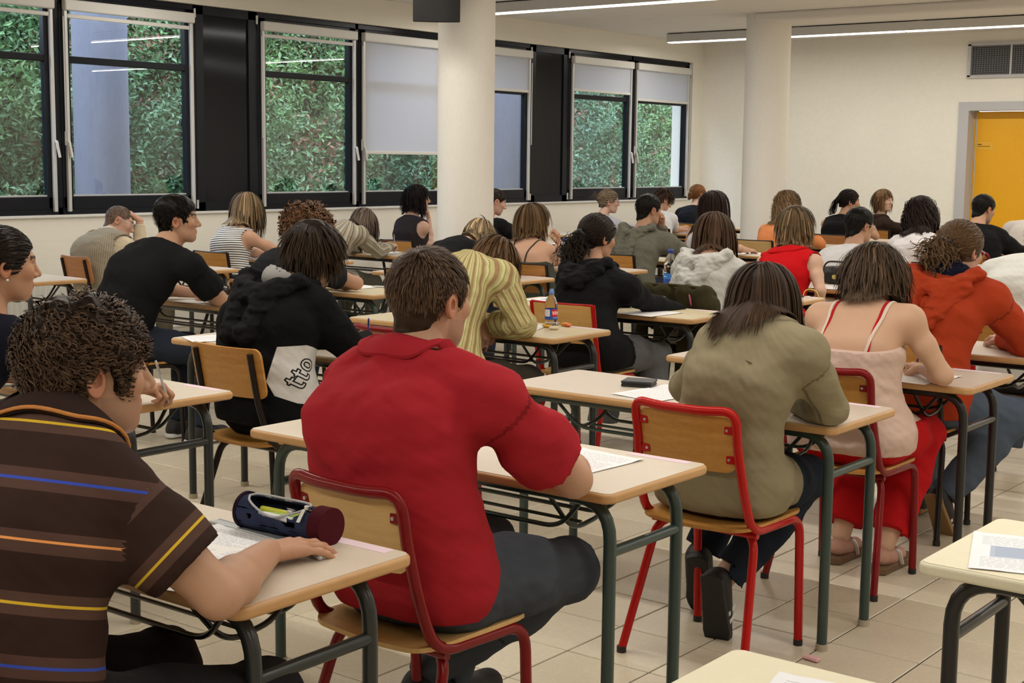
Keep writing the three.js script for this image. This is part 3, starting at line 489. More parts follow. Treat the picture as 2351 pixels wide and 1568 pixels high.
// ---- head: face towards -z, crown +y; kept in tones that are multiplied by the skin colour
function headField(fem) {
  const jw = fem ? 0.043 : 0.050, ch = fem ? 0.014 : 0.019;
  return (x, y, z) => {
    const ax = Math.abs(x);
    let d = ellipsoid([0, 0.036, 0.014], [0.076, 0.086, 0.098], x, y, z);
    d = smin(d, ellipsoid([0, -0.015, -0.030], [0.061, 0.088, 0.064], x, y, z), 0.03);
    d = smin(d, ellipsoid([0, -0.070, -0.036], [jw, 0.036, 0.050], x, y, z), 0.03);
    d = smin(d, Math.hypot(x, y + 0.094, z + 0.070) - ch, 0.025);
    d = smin(d, capsule([0.040, -0.045, -0.005, 0.026, -0.088, -0.052, 0.016, 0.014], ax, y, z), 0.02);
    d = smin(d, Math.hypot(ax - 0.042, y + 0.014, z + 0.066) - 0.017, 0.025);
    d = smin(d, capsule([0.012, 0.030, -0.088, 0.038, 0.031, -0.074, 0.008, 0.007], ax, y, z), 0.018);
    const sock = Math.hypot(ax - 0.031, y - 0.011, z + 0.103) - 0.018; d = -smin(-d, sock, 0.012);
    d = smin(d, Math.hypot(ax - 0.031, y - 0.010, z + 0.0785) - 0.0125, 0.003);
    d = smin(d, capsule([0, 0.020, -0.090, 0, -0.022, -0.112, 0.0075, fem ? 0.0105 : 0.0125], x, y, z), 0.012);
    d = smin(d, Math.hypot(ax - 0.0115, y + 0.027, z + 0.099) - 0.0085, 0.008);
    d = smin(d, capsule([0, -0.0535, -0.0935, 0.018, -0.056, -0.084, 0.0055, 0.003], ax, y, z), 0.006);
    d = smin(d, capsule([0, -0.0645, -0.0925, 0.016, -0.062, -0.084, 0.0062, 0.003], ax, y, z), 0.006);
    // ear: a rim round a hollow
    const ex = ax - 0.0785 - (z - 0.012) * 0.28, ey = y + 0.004, ez = z - 0.014, er = Math.hypot(ey / 1.0, (ez) * 1.55) - 0.026;
    let ear = Math.hypot(Math.max(er, 0), Math.max(Math.abs(ex) - 0.0035, 0)) - 0.004; const hollow = Math.hypot(ex - 0.008, ey - 0.003, ez * 1.3) - 0.0135; ear = Math.max(ear, -hollow);
    d = smin(d, ear, 0.008);
    d = smin(d, capsule([0, -0.05, 0.022, 0, -0.17, 0.050, fem ? 0.046 : 0.055, fem ? 0.049 : 0.060], x, y, z), 0.025);
    return d;
  };
}
const headTone = (fem, brow, stubble) => (x, y, z) => {
  const ax = Math.abs(x), ex = ax - 0.031, ey = y - 0.010;
  if (z < -0.083 && Math.hypot(ex / 1.55, ey) < 0.0068) return Math.hypot(ex, ey) < 0.0052 ? [0.06, 0.06, 0.07] : [1.15, 1.35, 1.6];
  if (z < -0.07 && Math.abs(ey) < 0.0095 && ey > 0.004 && Math.abs(ex) < 0.016) return [0.45, 0.4, 0.4];
  if (z < -0.055 && ax > 0.010 && ax < 0.052 && Math.abs(y - 0.031 - 0.004 * Math.sin((ax - 0.01) * 70)) < 0.0052) return brow;
  if (z < -0.085 && ax < 0.020 && y < -0.050 && y > -0.0695) return fem ? [0.95, 0.62, 0.62] : [0.92, 0.72, 0.70];
  let t = [1, 1, 1]; if (ax > 0.074 && z > -0.02) t = [1.0, 0.78, 0.74];
  if (stubble && y < -0.035 && z < 0.0) t = [0.80, 0.80, 0.82];
  if (z < -0.04 && y < 0.0 && y > -0.04 && ax > 0.02) t = [1.0, 0.93, 0.91];
  return t;
};
const headCache = {};
function headGeometry(fem, h) { const key = fem + '|' + h; if (!headCache[key]) headCache[key] = surfaceNet(headField(fem), [-0.105, -0.175, -0.135], [0.105, 0.14, 0.13], h, 0.012); return headCache[key]; }

// ---- hand: fingers towards -z, back of the hand +y, thumb of a right hand at -x
const handCache = {};
function handGeometry(pose, h) {
  const key = pose + h; if (handCache[key]) return handCache[key];
  const bones = [], add = (a, b, ra, rb) => bones.push([...a, ...b, ra, rb]);
  const C = { flat: [8, 12, 8], relaxed: [22, 30, 20], write: [48, 62, 38], fist: [78, 92, 55], curl: [40, 70, 50] }[pose];
  const kn = [[-0.030, 0.004, -0.078], [-0.010, 0.007, -0.084], [0.011, 0.005, -0.079], [0.029, 0.000, -0.069]], L = [[0.040, 0.024, 0.020], [0.045, 0.028, 0.021], [0.041, 0.026, 0.021], [0.031, 0.019, 0.018]], sp = [-7, -2, 3, 9], rr = [0.0095, 0.0098, 0.0092, 0.0082];
  add([-0.012, 0, 0.0], [-0.022, 0.002, -0.066], 0.019, 0.0135); add([0, 0, 0.01], [0, 0.004, -0.066], 0.021, 0.015); add([0.012, -0.002, 0.0], [0.022, 0.001, -0.060], 0.018, 0.0125);
  const R = R3;
  kn.forEach((k, i) => { let p = k, a = 0; add([k[0] * 0.7, 0, -0.04], k, 0.012, rr[i] + 0.001); L[i].forEach((len, j) => { a += C[j] * R * (pose === 'write' && i > 1 ? 1.2 : 1); const s = Math.sin(sp[i] * R), q = [p[0] + len * s * Math.cos(a), p[1] - len * Math.sin(a), p[2] - len * Math.cos(a)]; add(p, q, rr[i] - j * 0.0008, rr[i] - (j + 1) * 0.0010); p = q; }); });
  const th = { flat: [[-0.044, -0.010, -0.040], [-0.060, -0.014, -0.068], [-0.066, -0.014, -0.092]], relaxed: [[-0.042, -0.016, -0.040], [-0.052, -0.026, -0.068], [-0.050, -0.030, -0.092]], write: [[-0.040, -0.022, -0.040], [-0.045, -0.042, -0.066], [-0.033, -0.056, -0.086]], fist: [[-0.038, -0.022, -0.044], [-0.034, -0.044, -0.068], [-0.012, -0.050, -0.076]], curl: [[-0.042, -0.018, -0.040], [-0.050, -0.036, -0.064], [-0.042, -0.046, -0.086]] }[pose];
  add([-0.016, -0.004, -0.008], th[0], 0.017, 0.0135); add(th[0], th[1], 0.0130, 0.0110); add(th[1], th[2], 0.0108, 0.0090);
  const f = boneField(bones, 0.008), [lo, hi] = bonesBox(bones, 0.01);
  const g = surfaceNet(f, lo, hi, h, 0.006), tips = bones.filter((b, i) => b[7] < 0.0075);
  g.userData.tips = tips; return handCache[key] = g;
}
// ---- shoe: toe towards -z, sole at y = 0
const shoeCache = {};
function shoeGeometry() { if (!shoeCache.g) { const b = [[0, 0.045, 0.045, 0, 0.035, -0.14, 0.040, 0.036], [0, 0.075, 0.035, 0, 0.045, -0.06, 0.036, 0.034], [0, 0.03, 0.05, 0, 0.028, -0.16, 0.036, 0.034]], f0 = boneField(b, 0.03); shoeCache.g = surfaceNet((x, y, z) => Math.max(f0(x, y, z), 0.012 - y), [-0.07, -0.01, -0.22], [0.07, 0.13, 0.11], 0.007); shoeCache.sole = new THREE.ExtrudeGeometry((() => { const s = new THREE.Shape(); s.moveTo(-0.034, -0.08); s.quadraticCurveTo(0, -0.105, 0.034, -0.08); s.quadraticCurveTo(0.036, 0.02, 0.044, 0.12); s.quadraticCurveTo(0.03, 0.20, 0, 0.205); s.quadraticCurveTo(-0.034, 0.20, -0.042, 0.12); s.quadraticCurveTo(-0.034, 0.02, -0.034, -0.08); return s; })(), { depth: 0.016, bevelEnabled: true, bevelSize: 0.003, bevelThickness: 0.003, bevelSegments: 1, curveSegments: 6 }).rotateX(-PI / 2).translate(0, 0.003, 0); } return shoeCache; }

const SKIN = phys(lin(1, 1, 1), 0.5, { vertexColors: true, specularIntensity: 0.6 });
const HAIR = phys(lin(1, 1, 1), 0.4, { vertexColors: true, side: THREE.DoubleSide, specularIntensity: 0.22 });
const clothCache = {};
function weave(rgb, rough = 0.9) { const key = rgb.join() + rough; return clothCache[key] || (clothCache[key] = phys(lin(...rgb), rough, { side: THREE.DoubleSide, bumpMap: clothBump, bumpScale: 0.0015, specularIntensity: 0.25 })); }
const clothBump = dataTexture(256, 256, (x, y) => { const n = 90 * tileNoise(x, y, 256, 256, 128, 21) + 70 * tileNoise(x, y, 256, 256, 64, 22) + 60 * ((x + y) % 8 < 4 ? 1 : 0); return [n, n, n]; }, { srgb: false });
function patterned(tex, rough = 0.9) { return phys(lin(1, 1, 1), rough, { map: tex, side: THREE.DoubleSide, bumpMap: clothBump, bumpScale: 0.0015, specularIntensity: 0.25 }); }

const arr = v => [v.x, v.y, v.z];
// the point on a pixel's ray that lies L from a joint: the farther one, or the nearer one if asked
function onRay([px, py, near], c, L) { const d = ray(px, py).normalize(), o = camera.position, t0 = c.clone().sub(o).dot(d), m = o.clone().addScaledVector(d, t0).distanceTo(c), h = Math.sqrt(Math.max(0, L * L - m * m)); const p = o.clone().addScaledVector(d, t0 + (near ? -h : h)); return m > L ? c.clone().addScaledVector(p.sub(c).normalize(), L) : p; }
const lerpV = (a, b, t) => a.clone().lerp(b, t);
// ------------------------------------------------------------------ one person
// s: pixel and row measurements; see the list below
function person(s) {
  const g = thing('person', s.label, 'person', 'students sitting the exam');
  const [sx, sz] = s.seat, S = s.size || 1, fem = !!s.fem, H = s.cell || 0.014, origin = V(sx, 0, sz); g.position.copy(origin);
  const loc = geo => geo.translate(-origin.x, 0, -origin.z);
  // joints
  const head = s.head, hq = new THREE.Quaternion().setFromEuler(new THREE.Euler((s.hpitch || 0) * R3, (s.hyaw || 0) * R3, (s.hroll || 0) * R3, 'YXZ'));
  const toHead = (x, y, z) => V(x, y, z).multiplyScalar(S).applyQuaternion(hq).add(head);
  const neckTop = toHead(0, -0.055, 0.022);
  const pelvis = s.pelvis || V(sx, 0.555, sz + 0.02);
  const yaw = (s.yaw || 0) * R3, fwd = V(-Math.sin(yaw), 0, -Math.cos(yaw));
  let neck = s.neck; if (!neck) { neck = neckTop.clone().add(V(0, -0.125 * S, 0).addScaledVector(fwd, -0.035)); }
  const right0 = V(Math.cos(yaw), 0, -Math.sin(yaw)), shw = (s.shw || (fem ? 0.158 : 0.182)) * S, roll = (s.roll || 0) * R3;
  const spine = neck.clone().sub(pelvis).normalize();
  const shR = s.shR || neck.clone().addScaledVector(right0, shw).addScaledVector(spine, -0.055).add(V(0, -Math.sin(roll) * shw, 0)).addScaledVector(fwd, 0.01);
  const shL = s.shL || neck.clone().addScaledVector(right0, -shw).addScaledVector(spine, -0.055).add(V(0, Math.sin(roll) * shw, 0)).addScaledVector(fwd, 0.01);
  const rt = shR.clone().sub(shL).normalize(), hipR = right0.clone().multiplyScalar(0.5).addScaledVector(rt, 0.5).setY(0).normalize();
  const bow = s.bow === undefined ? 0.045 : s.bow, back = fwd.clone().multiplyScalar(-bow);
  const waist = lerpV(pelvis, neck, 0.36).add(back.clone().multiplyScalar(0.85)), chest = lerpV(pelvis, neck, 0.72).add(back);
  const B = { torso: [], armR: [], armL: [], foreR: [], foreL: [], legs: [], neck: [] };
  const fat = (s.fat || 1) * S, bn = (l, a, b, ra, rb) => l.push([...arr(a), ...arr(b), ra, rb]);
  const off = (p, d, k) => p.clone().addScaledVector(d, k);
  const wP = fem ? 0.088 : 0.080, wW = fem ? 0.052 : 0.066, wC = fem ? 0.066 : 0.082, rP = (fem ? 0.112 : 0.105) * fat, rW = (fem ? 0.084 : 0.098) * fat, rC = (fem ? 0.088 : 0.104) * fat;
  for (const k of [-1, 1]) { const p = off(pelvis, hipR, k * wP * fat), w = off(waist, lerpV(hipR, rt, 0.5), k * wW * fat), c = off(chest, rt, k * wC * fat), t = off(lerpV(chest, neck, 0.72), rt, k * wC * 1.15 * fat); bn(B.torso, p, w, rP, rW); bn(B.torso, w, c, rW, rC); bn(B.torso, c, t, rC, rC * 0.62); }
  bn(B.torso, pelvis, waist, rP, rW); bn(B.torso, waist, chest, rW, rC); bn(B.torso, chest, off(neck, spine, -0.06), rC, 0.075 * fat);
  if (fem && !s.flat) for (const k of [-1, 1]) { const c = off(off(chest, rt, k * 0.065), fwd, 0.085); bn(B.torso, c, off(c, spine, -0.03), 0.05, 0.048); }
  bn(B.neck, off(neck, spine, -0.02), neckTop, (fem ? 0.050 : 0.061) * S, (fem ? 0.046 : 0.055) * S);
  const trap = lerpV(neck, neckTop, 0.15); for (const sh of [shR, shL]) { bn(B.torso, trap, off(sh, spine, 0.005), 0.046 * fat, 0.048 * fat); bn(B.torso, lerpV(chest, neck, 0.5), sh, 0.07 * fat, 0.05 * fat); }
  const arms = {};
  const deskY = DESK.h;
  for (const side of ['R', 'L']) {
    const k = side === 'R' ? 1 : -1, sh = side === 'R' ? shR : shL;
    const Lu = (fem ? 0.285 : 0.315) * S, Lf = (fem ? 0.245 : 0.27) * S, hold = (a, b, m) => { const d = b.clone().sub(a), l = d.length(); return l > m ? a.clone().addScaledVector(d, m / l) : b; };
    let el = s['el' + side] || V(sh.x + k * 0.10, deskY + 0.045, sh.z - 0.22); el = Array.isArray(el) ? onRay(el, sh, Lu) : hold(sh, el, Lu * 1.1); if (Array.isArray(s['el' + side]) && !s.freeArm) el.y = Math.max(el.y, deskY + 0.04);
    let wr = s['wr' + side] || V(sx + k * 0.06, deskY + 0.035, el.z - 0.20); wr = Array.isArray(wr) ? onRay(wr, el, Lf) : hold(el, wr, Lf * 1.15);
    const ra = (fem ? 0.043 : 0.052) * fat, rb = (fem ? 0.035 : 0.042) * fat, rc = (fem ? 0.023 : 0.027) * S;
    bn(B['arm' + side], sh, lerpV(sh, el, 0.45), ra, ra * 0.96); bn(B['arm' + side], lerpV(sh, el, 0.45), el, ra * 0.96, rb * 0.92); bn(B['fore' + side], el, lerpV(el, wr, 0.3), rb * 0.95, rb); bn(B['fore' + side], lerpV(el, wr, 0.3), wr, rb, rc);
    arms[side] = { sh, el, wr };
  }
  const legs = {};
  for (const side of ['R', 'L']) {
    const k = side === 'R' ? 1 : -1, hip = off(pelvis, hipR, k * 0.095 * fat).add(V(0, -0.015, 0)).addScaledVector(fwd, 0.03);
    const kn = s['kn' + side] || off(off(hip, fwd, 0.42 * S), hipR, k * (0.05)).setY(0.50), an = s['an' + side] || V(kn.x, 0.095, kn.z + (k > 0 ? 0.03 : 0.08));
    bn(B.legs, hip, lerpV(hip, kn, 0.5), 0.093 * fat, 0.078 * fat); bn(B.legs, lerpV(hip, kn, 0.5), kn, 0.078 * fat, 0.058 * fat); bn(B.legs, kn, lerpV(kn, an, 0.35), 0.057 * fat, 0.054 * fat); bn(B.legs, lerpV(kn, an, 0.35), an, 0.054 * fat, 0.037 * S);
    legs[side] = { hip, kn, an };
  }
  const all = [...B.torso, ...B.neck, ...B.armR, ...B.armL, ...B.foreR, ...B.foreL, ...B.legs];
  const upperF = boneField([...B.torso, ...B.neck], 0.045), limbF = boneField([...B.armR, ...B.foreR], 0.02), limbG = boneField([...B.armL, ...B.foreL], 0.02), legF = boneField(B.legs, 0.03);
  const bodyF = (x, y, z) => smin(smin(smin(upperF(x, y, z), limbF(x, y, z), 0.03), limbG(x, y, z), 0.03), legF(x, y, z), 0.04);
  const near = (bones, pad) => bonesBox(bones, pad), bare = !!s.bareLegs;
  const skinF = bare ? bodyF : (x, y, z) => smin(smin(upperF(x, y, z), limbF(x, y, z), 0.03), limbG(x, y, z), 0.03);
  // skin: body, head and hands in one mesh
  const tone = s.skin || [0.52, 0.30, 0.20], pieces = [];
  { const [lo, hi] = near(bare ? all : all.slice(0, all.length - B.legs.length), 0.03); pieces.push(colourBy(surfaceNet(skinF, lo, hi, Math.max(H, 0.012)), () => tone)); }
  const hh = s.cell && s.cell <= 0.011 ? 0.0042 : s.cell && s.cell <= 0.013 ? 0.005 : 0.0062;
  const hg = headGeometry(fem, hh).clone(), tn = headTone(fem, s.brow || [0.25, 0.2, 0.18], s.stubble); colourBy(hg, (x, y, z) => { const t = tn(x, y, z); return [t[0] * tone[0], t[1] * tone[1], t[2] * tone[2]]; });
  hg.applyMatrix4(new THREE.Matrix4().compose(head, hq, V(S, S, S))); pieces.push(hg);
  for (const side of ['R', 'L']) {
    if (s['noHand' + side]) continue;
    const { el, wr } = arms[side], pose = s['hand' + side] || 'relaxed', d = (s['hdir' + side] || wr.clone().sub(el)).clone().normalize(), up = (s['hup' + side] || V(0, 1, 0)).clone(); up.addScaledVector(d, -up.dot(d)).normalize();
    const xa = d.clone().multiplyScalar(-1), xv = up.clone().cross(xa).normalize(), m = new THREE.Matrix4().makeBasis(xv, up, xa), hs = (fem ? 0.92 : 1.02) * S;
    const src = handGeometry(pose, H <= 0.012 ? 0.0042 : 0.0058), hd = src.clone(); hd.userData = {};
    colourBy(hd, (x, y, z) => { for (const b of src.userData.tips) if (Math.hypot(x - b[3], y - b[4] - 0.005, z - b[5]) < 0.0075) return [tone[0] * 1.15, tone[1] * 1.05, tone[2] * 1.05]; return [tone[0], tone[1] * 0.93, tone[2] * 0.9]; });
    hd.applyMatrix4(new THREE.Matrix4().makeScale(side === 'R' ? hs : -hs, hs, hs)); if (side === 'L') { const ix = hd.index.array; for (let i = 0; i < ix.length; i += 3) { const t = ix[i]; ix[i] = ix[i + 1]; ix[i + 1] = t; } hd.index = new THREE.BufferAttribute(ix.slice(), 1); const nn = hd.attributes.normal; }
    hd.applyMatrix4(m); hd.translate(wr.x, wr.y, wr.z); pieces.push(hd);
  }
  const flat = pieces.map(k => { const c = k.toNonIndexed(); for (const a of Object.keys(c.attributes)) if (!['position', 'normal', 'color'].includes(a)) c.deleteAttribute(a); return c; });
  part('body', loc(mergeGeometries(flat)), SKIN, g);
  const ctx = { s, g, S, fem, H, loc, head, hq, toHead, neckTop, neck, pelvis, waist, chest, spine, fwd, rt, right0, shR, shL, arms, legs, B, bodyF, upperF, near, tone, fat };
  for (const c of s.wear || []) garment(ctx, c);
  if (s.hair) hairStyle(ctx, s.hair);
  if (s.glasses) glasses(ctx, s.glasses);
  return ctx;
}
// distance fields of cloth: the body parts it covers, swollen, cut off at neck, cuffs and hem
function garment(ctx, c) {
  const { B, arms, legs, neck, pelvis, spine, neckTop, near, loc, g, fwd, rt, H, S, upperF } = ctx, t = c.thick === undefined ? 0.012 : c.thick, cell = c.cell || H;
  let field, bones, cutters = [];
  const plane = (p, n) => { const d = p.dot(n); return (x, y, z) => x * n.x + y * n.y + z * n.z - d; }; // positive side is cut away
  if (c.kind === 'top') {
    bones = [...B.torso]; const fields = [boneField(B.torso, 0.05)];
    for (const side of ['R', 'L']) {
      const sl = c.sleeve || 0; if (sl <= 0) continue;
      const { sh, el, wr } = arms[side]; let list = B['arm' + side];
      if (sl > 1) list = [...list, ...B['fore' + side]];
      bones.push(...list); const fl = boneField(list, 0.025), flare = c.flare || 0;
      const end = sl <= 1 ? lerpV(sh, el, sl) : lerpV(el, wr, sl - 1), dir = sl <= 1 ? el.clone().sub(sh).normalize() : wr.clone().sub(el).normalize(), cut = plane(end, dir), L = sh.distanceTo(el);
      fields.push((x, y, z) => { const e = cut(x, y, z); return Math.max(fl(x, y, z) - flare * clamp(1 + e / 0.2, 0, 1), sl <= 1 ? e : (Math.hypot(x - wr.x, y - wr.y, z - wr.z) < 0.22 ? e : -1)); });
    }
    const nr = c.neck === undefined ? 0.075 : c.neck, np = ctx.neck.clone().addScaledVector(spine, c.neckUp === undefined ? 0.035 : c.neckUp), nd = neckTop.clone().sub(neck).normalize();
    { const pl = plane(np, nd); cutters.push((x, y, z) => Math.min(pl(x, y, z), 0.135 - Math.hypot(x - np.x, y - np.y, z - np.z))); } if (c.scoop) { const ctr = np.clone().addScaledVector(fwd, c.scoopF || 0); cutters.push((x, y, z) => c.scoop - Math.hypot(x - ctr.x, y - ctr.y, z - ctr.z)); }
    if (!(c.sleeve > 0)) for (const side of ['R', 'L']) { const { sh } = arms[side], o = sh.clone().addScaledVector(rt, (side === 'R' ? 1 : -1) * (c.armOut || 0.035)).addScaledVector(spine, -0.01), rad = c.armHole || 0.085; cutters.push((x, y, z) => rad - Math.hypot(x - o.x, y - o.y, z - o.z)); }
    if (c.topCut) cutters.push(plane(c.topCut[0], c.topCut[1]));
    const hemP = c.hemAt || pelvis.clone().add(V(0, c.hem === undefined ? -0.02 : c.hem, 0)), hemN = (c.hemN || V(0, -1, 0)).clone().normalize(); cutters.push(plane(hemP, hemN));
    const loose = c.loose || 0, py = pelvis.y;
    const skirt = c.skirt ? boneField(B.legs.filter((b, i) => i % 4 === 0), 0.04) : null; if (skirt) bones.push(...B.legs.filter((b, i) => i % 4 === 0));
    field = (x, y, z) => { let d = fields[0](x, y, z) - loose * smooth(py + 0.34, py + 0.02, y); if (skirt) d = smin(d, skirt(x, y, z), 0.05); for (let i = 1; i < fields.length; i++) d = smin(d, fields[i](x, y, z), 0.035); return d; };
  } else if (c.kind === 'bottom') {
    bones = [...B.legs, ...B.torso.filter((b, i) => i === 0 || i === 3 || i === 6)]; const f1 = boneField(bones, 0.035); field = f1;
    cutters.push(plane(pelvis.clone().add(V(0, c.rise === undefined ? 0.10 : c.rise, 0)), V(0, 1, 0)));
    for (const side of ['R', 'L']) { const { kn, an } = legs[side], d = an.clone().sub(kn).normalize(), p = lerpV(kn, an, c.length === undefined ? 0.99 : c.length), cp = plane(p, d); cutters.push((x, y, z) => Math.hypot(x - an.x, y - an.y, z - an.z) < 0.26 ? cp(x, y, z) : -1); }
    if (c.flareLeg) { const base = field, fl = c.flareLeg; field = (x, y, z) => base(x, y, z) - fl * smooth(0.45, 0.10, y); }
  }
  const fold = c.fold === undefined ? 0.006 : c.fold, seed = (c.seed || 0) + ctx.s.seed * 3.1, ax = spine, fs = c.foldScale || 1;
  const f = (x, y, z) => {
    let d = field(x, y, z) - t;
    if (fold && d < 0.03 && d > -0.03) { const u = x * ax.x + y * ax.y + z * ax.z; d -= fold * (0.9 * perlin.noise(x * 9 * fs + seed, u * 15 * fs, z * 9 * fs) + 0.5 * perlin.noise(x * 22 * fs, u * 30 * fs + seed, z * 22 * fs)); }
    for (let i = 0; i < cutters.length; i++) d = Math.max(d, cutters[i](x, y, z));
    return d;
  };
  const [lo, hi] = near(bones, t + 0.03 + (c.flare || 0) + (c.loose || 0) + (c.flareLeg || 0)), geo = c.mat ? surfaceNet(f, lo, hi, cell, 0.02).toNonIndexed() : surfaceNet(f, lo, hi, cell, 0.02);
  // uv in metres: along the spine or the arm, and round it
  const p = geo.attributes.position, uv = new Float32Array(p.count * 2), fa = {}; for (const side of ['R', 'L']) fa[side] = boneField([...B['arm' + side], ...B['fore' + side]], 0.02); const ft = boneField(B.torso, 0.05);
  for (let i = 0; i < p.count; i++) {
    const x = p.getX(i), y = p.getY(i), z = p.getZ(i), q = V(x, y, z); let u, v;
    let m0 = q; if (c.mat) { const b = i - i % 3; m0 = V((p.getX(b) + p.getX(b + 1) + p.getX(b + 2)) / 3, (p.getY(b) + p.getY(b + 1) + p.getY(b + 2)) / 3, (p.getZ(b) + p.getZ(b + 1) + p.getZ(b + 2)) / 3); }
    const dR = fa.R(m0.x, m0.y, m0.z), dL = fa.L(m0.x, m0.y, m0.z), side = dR < dL ? 'R' : 'L', out = m0.clone().sub(arms[side].sh).dot(rt) * (side === 'R' ? 1 : -1);
    if (c.kind === 'top' && (c.sleeve || 0) > 0 && Math.min(dR, dL) < ft(m0.x, m0.y, m0.z) && out > -0.005) {
      const { sh, el, wr } = arms[side], d1 = el.clone().sub(sh), L1 = d1.length(); d1.normalize(); const s1 = q.clone().sub(sh).dot(d1); let axis = d1, base = sh, along = s1;
      if (s1 > L1 && c.sleeve > 1) { axis = wr.clone().sub(el).normalize(); base = el; along = L1 + q.clone().sub(el).dot(axis); }
      const w = q.clone().sub(base).addScaledVector(axis, -q.clone().sub(base).dot(axis)), e1 = rt.clone().cross(axis).normalize(), e2 = axis.clone().cross(e1); u = Math.atan2(w.dot(e1), w.dot(e2)) * 0.06; v = (c.armV || 0) - along;
    } else { const w = q.clone().sub(pelvis), along = w.dot(spine); w.addScaledVector(spine, -along); u = c.planar ? w.dot(rt) : Math.atan2(w.dot(rt), -w.dot(fwd)) * 0.15; v = along; }
    uv[2 * i] = u; uv[2 * i + 1] = v;
  }
  geo.setAttribute('uv', new THREE.BufferAttribute(uv, 2));
  const m = part(c.name, loc(geo), c.mat || weave(c.rgb, c.rough), g); if (c.label) m.userData.label = c.label;
  // collar
  if (c.collar) {
    const nd = neckTop.clone().sub(neck).normalize(), o = neck.clone().addScaledVector(nd, c.collar.at === undefined ? 0.012 : c.collar.at), hh = c.collar.h || 0.03, e1 = rt.clone().addScaledVector(nd, -rt.dot(nd)).normalize(), e2 = nd.clone().cross(e1), pos = [], idx = [], uv2 = [], seg = 40, gap = c.collar.gap === undefined ? 0.5 : c.collar.gap, edge = [];
    const rings = [[0.070, 0.0, 0.010], [0.068, 0.9, 0.008], [0.070, 1.15, 0.013], [0.078, 0.8, 0.020], [0.090, 0.0, t + 0.012], [0.108, -0.9, t + 0.011], [0.108, -1.0, t + 0.004]];
    for (let i = 0; i <= seg; i++) { const a = gap / 2 + (2 * PI - gap) * i / seg, dx = e1.clone().multiplyScalar(Math.sin(a)).addScaledVector(e2, Math.cos(a)), bk = 0.5 - 0.5 * Math.cos(a); rings.forEach(([dr, up, off], j) => { const q = drape(ctx.upperF, o.clone().addScaledVector(dx, dr).addScaledVector(nd, up * hh * (0.55 + 0.45 * bk)), off); pos.push(...arr(q)); uv2.push(i / seg, j / 6); if (j === 5) edge.push(q); }); if (i) for (let j = 0; j < 6; j++) { const A = (i - 1) * 7 + j, Bq = A + 7; idx.push(A, Bq, A + 1, A + 1, Bq, Bq + 1); } }
    const cg = new THREE.BufferGeometry(); cg.setAttribute('position', new THREE.Float32BufferAttribute(pos, 3)); cg.setAttribute('uv', new THREE.Float32BufferAttribute(uv2, 2)); cg.setIndex(idx); cg.computeVertexNormals(); const cm = part('collar', loc(cg), c.collar.rgb ? weave(c.collar.rgb) : c.mat || weave(c.rgb), m);
    if (c.collar.piping) part('piping', loc(sweep(edge, 0.0038, 6)), weave(c.collar.piping), m);
  }
  // hood lying on the upper back
  if (c.hood) {
    const nd = neckTop.clone().sub(neck).normalize(), bk = fwd.clone().multiplyScalar(-1), o = neck.clone(), hb = [], W = c.hood.w || 0.125, D = c.hood.drop || 0.15, k = c.hood.r || 0.030;
    const pt = (a, d, u) => { const q = o.clone().addScaledVector(rt, a).addScaledVector(bk, d).addScaledVector(spine, u); if (d < 0) return q; const e = upperF(q.x, q.y, q.z), want = t + (c.loose || 0) * 0.3 + 0.012; return e < want ? drape(upperF, q, want) : q; };
    const ring = [pt(-0.050, -0.085, -0.01), pt(-W * 0.80, -0.035, 0.030), pt(-W, 0.055, 0.030), pt(-W * 0.62, 0.125, -0.005), pt(0, 0.150, -0.025), pt(W * 0.62, 0.125, -0.005), pt(W, 0.055, 0.030), pt(W * 0.80, -0.035, 0.030), pt(0.050, -0.085, -0.01)];
    for (let i = 0; i < ring.length - 1; i++) bn2(hb, ring[i], ring[i + 1], k, k);
    for (const q of [-1, 1]) { bn2(hb, pt(q * W * 0.75, 0.095, -0.03), pt(q * 0.03, 0.115, -D), 0.040, 0.034); bn2(hb, pt(q * W * 0.4, 0.125, -0.05), pt(q * 0.02, 0.120, -D * 0.9), 0.036, 0.034); }
    const hf0 = boneField(hb, 0.03), sd = seed + 9, inner = o.clone().addScaledVector(spine, 0.06).addScaledVector(bk, 0.02), hf = (x, y, z) => { let d = hf0(x, y, z); if (d < 0.03) d -= 0.012 * perlin.noise(x * 16 + sd, y * 30, z * 16) + 0.007 * perlin.noise(x * 34, y * 55 + sd, z * 34); return Math.max(d, 0.066 - Math.hypot(x - inner.x, y - inner.y, z - inner.z)); };
    const [l2, h2] = bonesBox(hb, 0.03), hg = surfaceNet(hf, l2, h2, Math.min(cell, 0.010), 0.02), up = hg.attributes.position; hg.setAttribute('uv', new THREE.BufferAttribute(new Float32Array(Array.from({ length: up.count * 2 }, (_, i) => i % 2 ? up.getY(i >> 1) : up.getX(i >> 1) + up.getZ(i >> 1))), 2));
    const hm = part('hood', loc(hg), c.hood.rgb ? weave(c.hood.rgb) : c.mat || weave(c.rgb), m);
    if (c.hood.lining) { const lg = surfaceNet((x, y, z) => Math.max(Math.hypot(x - inner.x, (y - inner.y) * 1.3, z - inner.z) - 0.088, 0.069 - Math.hypot(x - inner.x, y - inner.y, z - inner.z), (x - inner.x) * nd.x + (y - inner.y) * nd.y + (z - inner.z) * nd.z - 0.012), [inner.x - 0.1, inner.y - 0.1, inner.z - 0.1], [inner.x + 0.1, inner.y + 0.1, inner.z + 0.1], 0.009); part('hood_lining', loc(lg), weave(c.hood.lining), m); }
  }
  return m;
}
function bn2(l, a, b, ra, rb) { l.push([...arr(a), ...arr(b), ra, rb]); }
